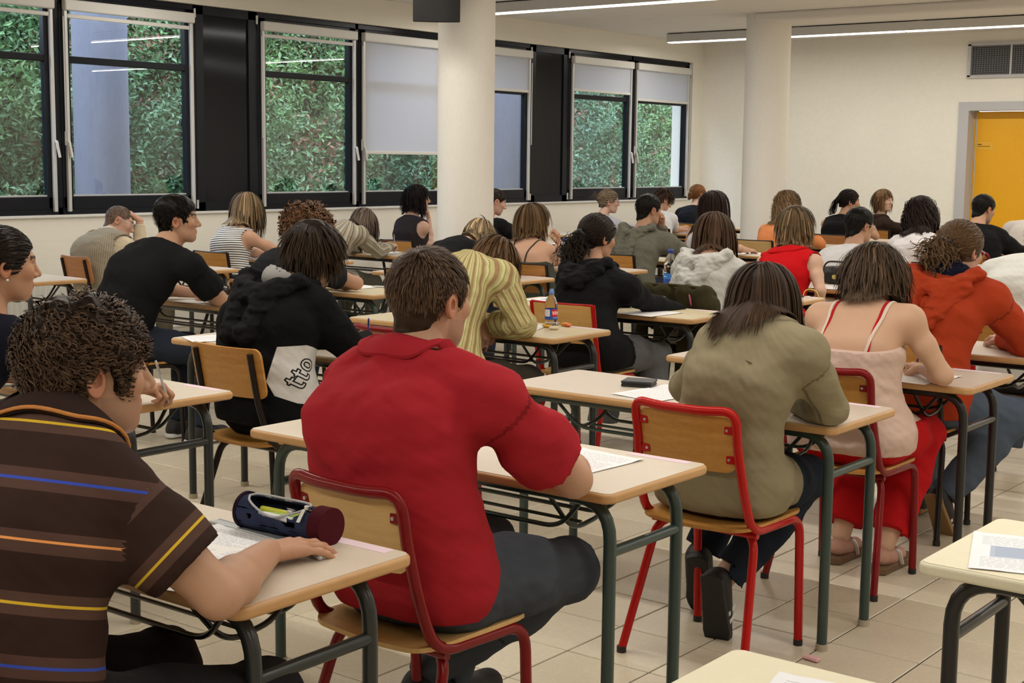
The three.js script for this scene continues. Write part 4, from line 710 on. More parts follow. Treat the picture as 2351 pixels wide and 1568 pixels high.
// lay points on the skin, `off` metres above it
function drape(f, p, off) { const e = 0.004; for (let i = 0; i < 8; i++) { const d = f(p.x, p.y, p.z) - off; const n = V(f(p.x + e, p.y, p.z) - f(p.x - e, p.y, p.z), f(p.x, p.y + e, p.z) - f(p.x, p.y - e, p.z), f(p.x, p.y, p.z + e) - f(p.x, p.y, p.z - e)).normalize(); p = p.clone().addScaledVector(n, -d); if (Math.abs(d) < 0.001) break; } return p; }
function strap(ctx, a, b, via, w, mat, name = 'strap', parent, off = 0.004) {
  const pts = [], ctl = new THREE.CatmullRomCurve3([a, ...via, b]), n = 18, pos = [], idx = [], f = ctx.bodyF, e = 0.005; for (let i = 0; i <= n; i++) pts.push(drape(f, ctl.getPoint(i / n), off));
  for (let i = 0; i <= n; i++) { const t = pts[Math.min(i + 1, n)].clone().sub(pts[Math.max(i - 1, 0)]).normalize(), p = pts[i], nn = V(f(p.x + e, p.y, p.z) - f(p.x - e, p.y, p.z), f(p.x, p.y + e, p.z) - f(p.x, p.y - e, p.z), f(p.x, p.y, p.z + e) - f(p.x, p.y, p.z - e)).normalize(), sd = t.clone().cross(nn).normalize().multiplyScalar(w / 2); for (const [k, o] of [[-1, -0.003], [-1, 0], [1, 0], [1, -0.003]]) { const q = p.clone().addScaledVector(sd, k).addScaledVector(nn, o); pos.push(...arr(q)); } if (i) for (let j = 0; j < 3; j++) { const A = (i - 1) * 4 + j, Bq = A + 4; idx.push(A, Bq, A + 1, A + 1, Bq, Bq + 1); } }
  const g = new THREE.BufferGeometry(); g.setAttribute('position', new THREE.Float32BufferAttribute(pos, 3)); g.setIndex(idx); g.computeVertexNormals(); return part(name, ctx.loc(g), mat, parent || ctx.g);
}
function glasses(ctx, rgb) {
  const { S, head, hq, g, loc } = ctx, m4 = new THREE.Matrix4().compose(head, hq, V(S, S, S)), fr = [];
  for (const k of [-1, 1]) { const pts = []; for (let i = 0; i <= 20; i++) { const a = i / 20 * 2 * PI; pts.push(V(k * 0.033 + 0.023 * Math.cos(a), 0.008 + 0.016 * Math.sin(a), -0.103 + 0.010 * Math.abs(0.033 * k + 0.023 * Math.cos(a)) / 0.05)); } fr.push(sweep(pts, 0.0016, 6)); fr.push(sweep([V(k * 0.057, 0.012, -0.094), V(k * 0.077, 0.014, -0.06), V(k * 0.083, 0.014, 0.005), V(k * 0.083, -0.004, 0.03)], 0.0016, 6)); }
  fr.push(sweep([V(-0.011, 0.012, -0.104), V(0, 0.015, -0.107), V(0.011, 0.012, -0.104)], 0.0016, 6));
  part('glasses', loc(merge(fr).applyMatrix4(m4)), std(lin(...rgb), 0.3, { metalness: 0.4 }), g);
}

// ------------------------------------------------------------------ hair: a close cap over the scalp plus many fine locks
// everything below works in head space: face -z, crown +y, metres
const scalp = (x, y, z) => ellipsoid([0, 0.036, 0.014], [0.076, 0.086, 0.098], x, y, z);
function hairLine(z, x, style) { // height above which hair grows, front to nape
  const front = style.front === undefined ? 0.070 : style.front, nape = style.nape === undefined ? -0.075 : style.nape;
  const K = [[-0.11, front], [-0.075, front - 0.012], [-0.052, 0.030], [-0.030, style.side === undefined ? -0.012 : style.side], [-0.012, 0.022], [0.020, 0.030], [0.036, -0.020], [0.060, nape], [0.12, nape]];
  for (let i = 1; i < K.length; i++) if (z <= K[i][0]) { const t = clamp((z - K[i - 1][0]) / (K[i][0] - K[i - 1][0]), 0, 1); return mix(K[i - 1][1], K[i][1], t); }
  return nape;
}
function hairStyle(ctx, st) {
  const { S, head, hq, g, loc, bodyF, H, s } = ctx, r = rng(1000 + s.seed * 17), m4 = new THREE.Matrix4().compose(head, hq, V(S, S, S)), inv = m4.clone().invert(), fine = H <= 0.012;
  const down = V(0, -1, 0).applyQuaternion(hq.clone().invert()).normalize(), rgb = st.rgb, tip = st.tip || rgb, pieces = [];
  const th = st.thick === undefined ? 0.010 : st.thick, nz = st.noise || 0.004, ns = st.noiseScale || 40;
  const volume = st.volume || []; // extra lobes: [x,y,z, x,y,z, ra, rb] in head space
  const cap = (x, y, z) => {
    let d = scalp(x, y, z) - th - (st.topLift || 0) * smooth(0.0, 0.12, y) - (st.backLift || 0) * smooth(0.0, 0.1, z);
    d = smin(d, capsule([0, -0.03, 0.045, 0, (st.nape === undefined ? -0.075 : st.nape) + 0.01, 0.052, 0.052, 0.046], x, y, z) - th * 0.6, 0.02);
    d = Math.max(d, hairLine(z, x, st) - y + 0.004 * Math.sin(x * 90));
    for (const v of volume) d = smin(d, capsule(v, x, y, z), 0.018);
    if (d < 0.02) d -= nz * perlin.noise(x * ns + s.seed, y * ns, z * ns);
    return d;
  };
  const boxes = volume.length ? bonesBox(volume, 0.03) : [[9, 9, 9], [-9, -9, -9]], pad = 0.02 + th + (st.topLift || 0) + nz;
  const lo = [-0.08 - pad, -0.12, -0.09 - pad].map((v, i) => Math.min(v, boxes[0][i])), hi = [0.08 + pad, 0.13 + pad, 0.12 + pad].map((v, i) => Math.max(v, boxes[1][i]));
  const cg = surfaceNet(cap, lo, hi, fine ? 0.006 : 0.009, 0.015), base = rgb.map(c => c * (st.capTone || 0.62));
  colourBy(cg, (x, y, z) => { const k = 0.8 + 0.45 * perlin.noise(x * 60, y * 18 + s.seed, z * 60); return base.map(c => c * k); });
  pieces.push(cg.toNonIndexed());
  // locks
  const pos = [], nor = [], col = [], n = Math.round((st.count || 700) * (fine ? 1 : 0.55)), seg = st.seg || 8, wid = (st.width || 0.006) * (fine ? 1 : 1.6), lift = st.offset === undefined ? th + 0.002 : st.offset;
  const knot = st.knot ? V(...st.knot) : null;
  const grad = (f, p, e = 0.004) => V(f(p.x + e, p.y, p.z) - f(p.x - e, p.y, p.z), f(p.x, p.y + e, p.z) - f(p.x, p.y - e, p.z), f(p.x, p.y, p.z + e) - f(p.x, p.y, p.z - e)).normalize();
  const tmp = V(0, 0, 0), bodyH = p => { tmp.copy(p).applyMatrix4(m4); return (ctx.upperF(tmp.x, tmp.y, tmp.z) - (st.clear || 0.014)) / S; };
  const whorl = st.whorl ? V(...st.whorl) : V(0, 0.115, 0.045);
  function lock(p, d, len, opts) {
    const pts = [], nrm = [], phase = r() * 6.28, amp = (opts.curl || 0) * (0.6 + 0.8 * r()), fr = opts.freq || 3, step = len / seg, q = p.clone(), dir = d.clone().normalize(), side0 = V(r() - 0.5, r() - 0.5, r() - 0.5).normalize();
    for (let i = 0; i <= seg; i++) {
      const t = i / seg; let w = q.clone();
      if (amp) { const u = dir.clone().cross(side0).normalize(), v = dir.clone().cross(u); w.addScaledVector(u, amp * Math.sin(phase + t * fr * 6.28) * Math.min(1, t * 3)).addScaledVector(v, amp * Math.cos(phase + t * fr * 6.28) * Math.min(1, t * 3)); }
      const sd = scalp(w.x, w.y, w.z) - (opts.keep || 0); if (sd < 0) w.addScaledVector(grad(scalp, w), -sd);
      if (opts.body) { let bd = bodyH(w); if (bd < 0.012) { w.addScaledVector(grad((x, y, z) => bodyH(V(x, y, z)), w, 0.006), 0.012 - bd); q.lerp(w, 0.8); } }
      pts.push(w); nrm.push(w.clone().sub(V(0, Math.min(0.03, w.y), 0.012)).normalize());
      dir.addScaledVector(down, (opts.grav || 0) * step * 30).addScaledVector(V(r() - 0.5, r() - 0.5, r() - 0.5), opts.rand || 0).normalize();
      const sN = scalp(q.x, q.y, q.z); if (sN < 0.05) { const gr = grad(scalp, q), k = dir.dot(gr); if (k < (opts.stand || 0)) dir.addScaledVector(gr, (opts.stand || 0) - k).normalize(); }
      q.addScaledVector(dir, step);
    }
    ribbon(pts, nrm);
  }
  function ribbon(pts, nrm) {
    const shadeK = (0.62 + 0.75 * r()) * (r() < (st.streak || 0) ? 1.9 : 1), W = wid * (0.6 + 0.8 * r());
    for (let i = 0; i < seg; i++) {
      const ring = j => { const t = pts[Math.min(j + 1, seg)].clone().sub(pts[Math.max(j - 1, 0)]).normalize(), sd = t.clone().cross(nrm[j]).normalize(), ww = W * 0.5 * (j === seg ? 0.15 : j === 0 ? 0.7 : 1); return [pts[j].clone().addScaledVector(sd, -ww), pts[j].clone().addScaledVector(sd, ww), nrm[j].clone().multiplyScalar(0.8).addScaledVector(sd, -0.6).normalize(), nrm[j].clone().multiplyScalar(0.8).addScaledVector(sd, 0.6).normalize()]; };
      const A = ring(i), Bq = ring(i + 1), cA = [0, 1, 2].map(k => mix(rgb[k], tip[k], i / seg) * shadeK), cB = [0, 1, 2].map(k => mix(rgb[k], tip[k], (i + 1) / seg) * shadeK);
      for (const [v, nn, c] of [[A[0], A[2], cA], [A[1], A[3], cA], [Bq[1], Bq[3], cB], [A[0], A[2], cA], [Bq[1], Bq[3], cB], [Bq[0], Bq[2], cB]]) { pos.push(v.x, v.y, v.z); nor.push(nn.x, nn.y, nn.z); col.push(...c); }
    }
  }
  function gather(p, k, N) { // combed over the skull to the knot
    const pts = [], w = V(r() - 0.5, r() - 0.5, r() - 0.5).multiplyScalar(0.03), end = k.clone().add(w);
    for (let i = 0; i <= seg; i++) { const t = i / seg * 0.96, q = p.clone().lerp(end, t), sd = scalp(q.x, q.y, q.z) - lift - 0.003 * Math.sin(t * PI); if (sd < 0) q.addScaledVector(grad(scalp, q), -sd); pts.push(q); }
    ribbon(pts, pts.map(q => q.clone().sub(V(0, Math.min(0.03, q.y), 0.012)).normalize()));
  }
  for (let i = 0, tries = 0; i < n && tries < n * 12; tries++) {
    const a = r() * 2 * PI, cz = r() * 2 - 1, sn = Math.sqrt(1 - cz * cz), p = V(0.076 * sn * Math.cos(a), 0.036 + 0.086 * cz, 0.014 + 0.098 * sn * Math.sin(a));
    const lowN = p.z > 0.03 && p.y < 0.0 && p.y > (st.nape === undefined ? -0.075 : st.nape);
    if (p.y < hairLine(p.z, p.x, st) && !lowN) continue;
    i++;
    const N = grad(scalp, p), P = p.clone().addScaledVector(N, lift);
    if (knot) { gather(P, knot, N); continue; }
    let flow = p.clone().sub(whorl); flow.addScaledVector(N, -flow.dot(N)).normalize();
    const gd = down.clone().addScaledVector(N, -down.dot(N)); flow.addScaledVector(gd, st.fall === undefined ? 0.8 : st.fall);
    if (st.part) { const sgn = p.x > st.part[0] ? 1 : -1; flow.addScaledVector(V(sgn, 0, 0.15), st.part[1] * smooth(-0.02, 0.11, p.y)); }
    if (st.sweep) flow.add(V(...st.sweep));
    flow.addScaledVector(N, -flow.dot(N) + (st.stand === undefined ? 0.12 : st.stand)).normalize();
    const front = p.z < -0.02 && Math.abs(p.x) < 0.055, len = (front && st.fringe !== undefined ? st.fringe : st.len) * (0.7 + 0.5 * r()) * (st.len < 0.08 && Math.abs(p.x) > 0.055 && p.y < 0.075 && p.z < 0.06 ? 0.45 : 1);
    lock(P, flow, len, { grav: st.grav === undefined ? 0.25 : st.grav, rand: st.rand || 0.06, curl: st.curl, freq: st.freq, stand: st.standKeep === undefined ? 0.02 : st.standKeep, keep: lift * 0.8, body: st.len > 0.12 });
  }
  for (const tl of st.tails || []) { // gathered hair: from a point, in a direction
    const m = Math.round((tl.count || 120) * (fine ? 1 : 0.6));
    for (let i = 0; i < m; i++) { const o = V(...tl.at).add(V(r() - 0.5, r() - 0.5, r() - 0.5).multiplyScalar(tl.spread || 0.04)), d = V(...tl.dir).add(V(r() - 0.5, r() - 0.5, r() - 0.5).multiplyScalar(tl.fan || 0.8)); lock(o, d, tl.len * (0.6 + 0.6 * r()), { grav: tl.grav === undefined ? 0.3 : tl.grav, rand: tl.rand || 0.1, curl: tl.curl || 0, freq: tl.freq || 3, keep: 0.006, body: true }); }
  }
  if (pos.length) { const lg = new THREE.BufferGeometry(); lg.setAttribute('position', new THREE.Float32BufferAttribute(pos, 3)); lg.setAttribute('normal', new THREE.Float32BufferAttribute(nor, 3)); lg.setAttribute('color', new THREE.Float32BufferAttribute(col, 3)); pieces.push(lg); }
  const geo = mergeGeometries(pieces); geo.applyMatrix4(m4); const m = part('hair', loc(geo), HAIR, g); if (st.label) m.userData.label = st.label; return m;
}

// ------------------------------------------------------------------ the students
const Z = atZ, Y = atY;
function stripes(period, bands, base, w = 4, h = 1024, axis = 'v') { // bands: [from, to, rgb] in metres
  const f = (t) => { const m = ((t % period) + period) % period; let c = base; for (const [a, b, k] of bands) if (m >= a && m < b) c = k; return c; };
  const t = dataTexture(axis === 'v' ? w : h, axis === 'v' ? h : w, (x, y) => { const c = f((axis === 'v' ? y : x) / h * period); return c; }); axis === 'v' ? t.repeat.set(1, 1 / period) : t.repeat.set(1 / period, 1); return t;
}
const brownPolo = patterned(stripes(0.30, [[0.0, 0.018, [84, 62, 55]], [0.018, 0.0225, [236, 158, 92]], [0.0225, 0.036, [84, 62, 55]], [0.10, 0.116, [82, 60, 54]], [0.116, 0.121, [58, 78, 178]], [0.121, 0.137, [82, 60, 54]], [0.20, 0.216, [84, 62, 54]], [0.216, 0.221, [214, 178, 52]], [0.221, 0.237, [84, 62, 54]]], [52, 36, 32]));
const tankStripe = patterned(stripes(0.0175, [[0, 0.0065, [38, 38, 40]]], [224, 222, 218], 4, 128));
const yellowStripe = patterned(stripes(0.030, [[0, 0.005, [212, 210, 158]], [0.005, 0.008, [172, 156, 108]], [0.008, 0.016, [198, 192, 136]], [0.016, 0.025, [164, 134, 98]]], [188, 176, 124], 4, 256, 'h'));
const beigeStripe = patterned(stripes(0.05, [[0, 0.006, [112, 98, 80]], [0.018, 0.028, [186, 178, 160]], [0.034, 0.038, [128, 104, 88]]], [158, 150, 132], 4, 256, 'h'));
const vestCord = patterned(stripes(0.010, [[0, 0.003, [128, 118, 100]]], [158, 148, 130], 4, 64, 'h'));
const hoodieTex = (() => { const c = document.createElement('canvas'); c.width = c.height = 1024; const k = c.getContext('2d'); k.fillStyle = '#0e0e10'; k.fillRect(0, 0, 1024, 1024);
  const P = (u, v) => [((u + 1) % 1) * 1024, (1 - (((v % 1) + 1) % 1)) * 1024]; k.fillStyle = '#cfccc9'; k.beginPath(); [[0.12, 0.235], [0.20, 0.26], [0.30, 0.25], [0.30, 0.04], [0.20, 0.035], [0.135, 0.05], [0.105, 0.10]].forEach(([u, v], i) => { const [x, y] = P(u, v); i ? k.lineTo(x, y) : k.moveTo(x, y); }); k.fill();
  k.save(); const [lx, ly] = P(0.185, 0.10); k.translate(lx, ly); k.rotate(-1.2); k.strokeStyle = '#1a1a1c'; k.lineWidth = 5; k.font = 'bold 92px sans-serif'; k.strokeText('tto', -10, 26); k.restore();
  const t = new THREE.CanvasTexture(c); t.colorSpace = THREE.SRGBColorSpace; t.wrapS = t.wrapT = THREE.RepeatWrapping; return t; })();
const jeans = [0.030, 0.040, 0.062], darkJeans = [0.016, 0.022, 0.036], paleJeans = [0.085, 0.11, 0.155], black = [0.0075, 0.0075, 0.0085], white = [0.72, 0.71, 0.72];
const tan = [0.50, 0.285, 0.185], pale = [0.60, 0.385, 0.295], mid = [0.54, 0.32, 0.215], olive = [0.44, 0.24, 0.145];
const trousers = (rgb, o = {}) => ({ kind: 'bottom', name: o.name || 'trousers', rgb, thick: 0.012, ...o });
const PEOPLE = {};
const who = (id, o) => { PEOPLE[id] = person({ seed: parseInt(id.slice(1)), seat: [SEATS[id][1], SEATS[id][2]], ...o }); return PEOPLE[id]; };
const shoeMats = { black: std(lin(0.008, 0.008, 0.009), 0.6), white: std(lin(0.7, 0.7, 0.68), 0.5), gum: std(lin(0.28, 0.16, 0.06), 0.7), grey: std(lin(0.12, 0.12, 0.12), 0.6) };
function shoe(ctx, side, { pitch = 0, yaw = 0, upper = 'black', sole = 'white', at, stripes: st } = {}) {
  const an = at || ctx.legs[side].an, G = shoeGeometry(), q = new THREE.Quaternion().setFromEuler(new THREE.Euler(pitch * R3, yaw * R3, 0, 'YXZ')), m = new THREE.Matrix4().compose(an, q, V(1, 1, 1)).multiply(new THREE.Matrix4().makeTranslation(0, -0.085, -0.02));
  const u = part('shoe', ctx.loc(G.g.clone().applyMatrix4(m)), shoeMats[upper], ctx.g); part('sole', ctx.loc(G.sole.clone().applyMatrix4(m)), shoeMats[sole], u);
  if (st) { const b = []; for (const k of [-1, 1]) for (let j = 0; j < 2; j++) b.push(bx(0.006, 0.055, 0.014, k * 0.043, 0.045, -0.055 - j * 0.03)); part('side_stripes', ctx.loc(merge(b).applyMatrix4(m)), shoeMats.white, u).userData.kind = 'stuff'; }
}

{ // young man in the brown polo
  const c = who('P1', { label: 'young man with dark curly hair in a brown striped polo shirt', cell: 0.0105, skin: tan, head: Z(206, 858, -1.55), hyaw: -18, hpitch: -2, bareLegs: 1, neck: Z(128, 1005, -1.46), shR: Z(252, 1138, -1.465), bow: 0.05,
    elR: V(-1.868, 0.776, -1.575), wrR: V(-2.030, 0.766, -1.842), handR: 'flat', hdirR: V(0.02, -0.10, -1), elL: V(-2.46, 0.76, -1.38), wrL: V(-2.44, 0.60, -1.52), handL: "relaxed", stubble: 1, brow: [0.18, 0.14, 0.12], fat: 1.04,
    wear: [{ kind: 'top', name: 'polo_shirt', mat: brownPolo, sleeve: 0.66, flare: 0.014, thick: 0.013, hem: -0.05, armV: 0.06, neckUp: 0.03, collar: { rgb: [0.030, 0.016, 0.013], piping: [0.78, 0.33, 0.10], r: 0.074, h: 0.034, gap: 0.7 } }, trousers([0.012, 0.010, 0.011])],
    hair: { rgb: [0.034, 0.020, 0.013], tip: [0.085, 0.050, 0.030], count: 4600, len: 0.040, fringe: 0.030, curl: 0.0050, freq: 1.6, stand: 0.20, standKeep: 0.05, grav: 0.05, rand: 0.30, fall: 0.2, width: 0.0030, seg: 8, thick: 0.015, topLift: 0.010, noise: 0.014, noiseScale: 34, side: -0.045, nape: -0.07, capTone: 0.5, label: 'dark brown tousled curls' } });
}
{ // girl at the left edge
  who('P2', { label: 'girl in a navy shirt with dark hair tied back and a pearl earring', fem: 1, cell: 0.012, skin: olive, head: Z(8, 612, -2.6), hyaw: -18, hpitch: -3, neck: Z(-40, 735, -2.53), elR: V(-3.93, 0.775, -2.70), wrR: V(-3.73, 0.785, -2.83), handR: 'write', elL: V(-4.40, 0.775, -2.75), brow: [0.1, 0.08, 0.07],
    wear: [{ kind: 'top', name: 'shirt', rgb: [0.008, 0.009, 0.018], sleeve: 0.62, flare: 0.01, hem: -0.03 }, trousers(paleJeans, { name: 'jeans' })],
    hair: { rgb: [0.014, 0.009, 0.007], count: 1100, knot: [0, 0.03, 0.14], thick: 0.009, volume: [[0, 0.03, 0.13, 0, -0.01, 0.15, 0.035, 0.028]], front: 0.068, len: 0.12, width: 0.005 } });
}
{ // man in the red polo
  const c = who('P3', { label: 'broad man with short brown hair in a red polo shirt', cell: 0.011, skin: tan, head: Z(990, 694, -2.56), hyaw: -3, hpitch: -3, neck: Z(935, 842, -2.475), shR: Z(1128, 925, -2.49), shL: Z(822, 885, -2.49), fat: 1.10, bow: 0.07,
    elR: V(-1.915, 0.780, -2.70), wrR: V(-2.115, 0.768, -2.94), handR: 'relaxed', elL: V(-2.45, 0.775, -2.77), wrL: V(-2.285, 0.975, -2.755), handL: 'fist', hdirL: V(0.1, 0.7, 0.45), hupL: V(0, 0.3, -1), stubble: 1,
    knR: V(-2.045, 0.50, -2.865), anR: V(-2.40, 0.17, -2.70), knL: V(-2.36, 0.50, -2.92), anL: V(-2.45, 0.10, -2.88),
    wear: [{ kind: 'top', name: 'polo_shirt', rgb: [0.36, 0.017, 0.026], sleeve: 0.74, flare: 0.022, thick: 0.014, hem: -0.075, loose: 0.012, fold: 0.012, foldScale: 0.75, neckUp: 0.03, collar: { rgb: [0.37, 0.018, 0.028], r: 0.078, h: 0.032, gap: 0.7 } }, trousers([0.055, 0.062, 0.078], { name: 'jeans', fold: 0.010, cell: 0.011 })],
    hair: { rgb: [0.060, 0.034, 0.020], tip: [0.11, 0.068, 0.042], count: 3400, len: 0.022, stand: 0.22, standKeep: 0.05, grav: 0.03, rand: 0.08, fall: 0.25, width: 0.0026, seg: 3, thick: 0.009, side: -0.03, nape: -0.078, capTone: 0.75, streak: 0.05 } });
  shoe(c, 'R', { pitch: -35, yaw: 30 }); shoe(c, 'L');
}
{ // girl in the khaki jacket
  const c = who('P4', { label: 'girl with long straight dark hair in a khaki jacket and jeans', fem: 1, bareLegs: 1, cell: 0.011, skin: pale, head: Z(1752, 706, -3.90), hyaw: 6, hpitch: -30, neck: Z(1742, 775, -3.80), shR: Z(1842, 812, -3.80), shL: Z(1652, 798, -3.80), elR: V(-1.868, 0.785, -3.99), wrR: V(-2.05, 0.772, -4.10), elL: V(-2.395, 0.785, -3.985), wrL: V(-2.20, 0.772, -4.12), bow: 0.05,
    knR: V(-2.06, 0.50, -4.24), anR: V(-2.205, 0.185, -3.945), knL: V(-2.28, 0.50, -4.24), anL: V(-2.37, 0.22, -4.09),
    wear: [{ kind: 'top', name: 'jacket', rgb: [0.26, 0.222, 0.14], sleeve: 1.92, thick: 0.017, loose: 0.012, hem: -0.095, skirt: 1, fold: 0.007, foldScale: 1.0, rough: 0.8, neckUp: 0.03, collar: { r: 0.076, h: 0.036, gap: 0.8 } }, trousers(darkJeans, { name: 'jeans', flareLeg: 0.022, fold: 0.009, length: 0.96 })],
    hair: { rgb: [0.026, 0.014, 0.009], tip: [0.05, 0.028, 0.016], count: 2200, len: 0.235, stand: 0.05, grav: 0.7, rand: 0.03, fall: 1.1, part: [0.0, 0.7], width: 0.0045, seg: 10, thick: 0.014, side: -0.06, nape: -0.10, streak: 0.06, clear: 0.030, label: 'long straight dark brown hair' } });
  shoe(c, 'R', { pitch: -72, yaw: 10, stripes: 1, sole: 'black' }); shoe(c, 'L', { pitch: -55, yaw: 25, stripes: 1, sole: 'black' });
}
{ // girl in the cream camisole
  const c = who('P5', { label: 'girl with bobbed brown hair in a cream camisole and red trousers', fem: 1, bareLegs: 1, cell: 0.011, skin: [0.60, 0.37, 0.25], head: Z(2008, 646, -5.00), hyaw: 2, hpitch: -28, neck: Z(1990, 722, -4.90), shR: Z(2086, 738, -4.90), shL: Z(1886, 732, -4.90), elR: V(-1.892, 0.775, -4.965), wrR: V(-2.040, 0.768, -5.135), handR: 'write', elL: V(-2.42, 0.775, -5.03), wrL: V(-2.25, 0.768, -5.20), bow: 0.055, fat: 1.03,
    anR: V(-2.105, 0.10, -5.02), anL: V(-2.295, 0.10, -5.04), knR: V(-2.07, 0.50, -5.24), knL: V(-2.30, 0.50, -5.26),
    wear: [trousers([0.50, 0.010, 0.014], { name: 'trousers', flareLeg: 0.02, thick: 0.020, fold: 0.010, length: 0.90, rise: 0.03, label: 'loose bright red trousers' }), { kind: 'top', name: 'camisole', rgb: [0.64, 0.47, 0.40], sleeve: 0, armHole: 0.10, armOut: 0.03, thick: 0.014, loose: 0.030, hem: -0.065, skirt: 1, fold: 0.007, foldScale: 1.4, topCut: [Z(1955, 795, -4.78), V(0, 1, 0.12).normalize()] }] ,
    hair: { rgb: [0.040, 0.024, 0.014], tip: [0.085, 0.052, 0.030], count: 1900, len: 0.17, stand: 0.10, grav: 0.30, rand: 0.10, curl: 0.004, freq: 1.2, fall: 0.9, width: 0.005, seg: 8, thick: 0.018, topLift: 0.006, side: -0.07, nape: -0.10, streak: 0.05 } });
  const m1 = weave([0.70, 0.58, 0.48]), m2 = weave([0.45, 0.012, 0.02]);
  for (const k of [-1, 1]) { const sh = k > 0 ? c.shR : c.shL, top = lerpV(c.neck, sh, 0.62).add(V(0, 0.035, 0)), lowB = c.chest.clone().addScaledVector(c.rt, k * 0.085).addScaledVector(c.fwd, -0.12).add(V(0, -0.01, 0)), lowF = c.chest.clone().addScaledVector(c.rt, k * 0.08).addScaledVector(c.fwd, 0.13); strap(c, lowB, lowF, [lowB.clone().lerp(top, 0.6).addScaledVector(c.fwd, -0.04), top], 0.011, m1, 'shoulder_strap'); const lb2 = lowB.clone().addScaledVector(c.rt, k * 0.012); strap(c, lb2, lowF.clone().addScaledVector(c.rt, -k * 0.02), [lb2.clone().lerp(top, 0.6).addScaledVector(c.fwd, -0.04).addScaledVector(c.rt, -k * 0.012), top.clone().addScaledVector(c.rt, -k * 0.016)], 0.009, m2, 'bra_strap', null, 0.003); }
  for (const side of ['R', 'L']) { const an = c.legs[side].an, yw = 0; const fb = []; bn2(fb, V(an.x, 0.06, an.z + 0.03), V(an.x, 0.045, an.z - 0.05), 0.036, 0.036); bn2(fb, V(an.x, 0.045, an.z - 0.05), V(an.x, 0.036, an.z - 0.13), 0.036, 0.030); const f = boneField(fb, 0.02), [l, h] = bonesBox(fb, 0.02); const ft = part('foot', c.loc(colourBy(surfaceNet((x, y, z) => Math.max(f(x, y, z), 0.022 - y), l, h, 0.008), () => [0.52, 0.29, 0.22])), SKIN, c.g);
    const so = shoeGeometry().sole.clone().scale(1.05, 1.2, 1.02).translate(an.x, 0.002, an.z - 0.005); const sd = part('sandal', c.loc(so), std(lin(0.16, 0.09, 0.045), 0.8), c.g); part('sandal_strap', c.loc(merge([bent([[an.x - 0.045, 0.02, an.z - 0.055], [an.x - 0.036, 0.078, an.z - 0.045], [an.x + 0.036, 0.078, an.z - 0.045], [an.x + 0.045, 0.02, an.z - 0.055]], 0.010, 0.03, 8)])), std(lin(0.62, 0.60, 0.56), 0.35, { metalness: 0.5 }), sd); }
}
{ // orange hoodie
  const c = who('P6', { label: 'person with a messy brown ponytail in an orange hoodie and jeans', fem: 1, cell: 0.012, skin: pale, head: Z(2205, 578, -5.98), hyaw: -14, hpitch: -12, neck: Z(2178, 655, -5.86), shw: 0.185, fat: 1.1, elR: V(-1.935, 0.79, -6.02), wrR: V(-2.10, 0.775, -6.20), elL: V(-2.60, 0.785, -5.98), bow: 0.06,
    knR: V(-1.93, 0.50, -5.86), anR: V(-2.13, 0.17, -5.66), knL: V(-2.40, 0.50, -6.12), anL: V(-2.35, 0.10, -5.95), glasses: [0.5, 0.5, 0.5],
    wear: [trousers(paleJeans, { name: 'jeans', flareLeg: 0.02, fold: 0.008 }), { kind: 'top', name: 'hoodie', rgb: [0.42, 0.050, 0.016], sleeve: 1.95, thick: 0.022, loose: 0.016, hem: -0.06, fold: 0.010, foldScale: 0.8, neckUp: 0.01, hood: { w: 0.125, lining: [0.010, 0.012, 0.030] } }],
    hair: { rgb: [0.070, 0.040, 0.020], tip: [0.16, 0.095, 0.05], count: 1200, knot: [0, 0.0, 0.15], thick: 0.012, len: 0.13, side: -0.02, nape: -0.06, width: 0.005, volume: [[0, 0.0, 0.125, 0, -0.05, 0.15, 0.045, 0.035]], tails: [{ at: [0, -0.01, 0.135], dir: [0, -0.5, 0.8], len: 0.11, count: 420, curl: 0.012, freq: 1.5, spread: 0.07, fan: 1.6, grav: 0.3, rand: 0.25 }] } });
  shoe(c, 'R', { pitch: -55, yaw: -5, upper: 'black', sole: 'gum', stripes: 1 }); shoe(c, 'L', { upper: 'black', sole: 'gum' });
}
{ // black and white hoodie
  const mat = patterned(hoodieTex), c = who('P7', { label: 'boy with shaggy dark hair in a black and white hoodie', cell: 0.012, skin: mid, head: Z(720, 590, -3.98), hyaw: -16, hpitch: -20, neck: Z(655, 672, -3.86), shR: Z(722, 712, -3.88), fat: 1.04, elR: Z(818, 812, -4.02), wrR: V(-4.06, 0.775, -4.22), handR: 'write', elL: V(-4.48, 0.785, -4.05), brow: [0.12, 0.1, 0.09], bow: 0.06,
    knR: V(-3.95, 0.50, -4.18), anR: V(-3.95, 0.10, -4.12), knL: V(-4.22, 0.50, -4.22),
    wear: [trousers(black), { kind: 'top', name: 'hoodie', mat, sleeve: 1.97, thick: 0.022, loose: 0.018, hem: -0.05, skirt: 1, fold: 0.010, foldScale: 0.8, armV: 0.55, neckUp: 0.01, hood: { rgb: black, w: 0.125, lining: [0.30, 0.29, 0.28] } }],
    hair: { rgb: [0.020, 0.012, 0.008], tip: [0.040, 0.024, 0.014], count: 1700, len: 0.12, fringe: 0.10, stand: 0.12, grav: 0.25, rand: 0.05, fall: 0.9, sweep: [0.0, 0, -0.35], width: 0.0055, seg: 7, thick: 0.016, topLift: 0.01, side: -0.035, nape: -0.09 } });
  shoe(c, 'R', { sole: 'white' });
}
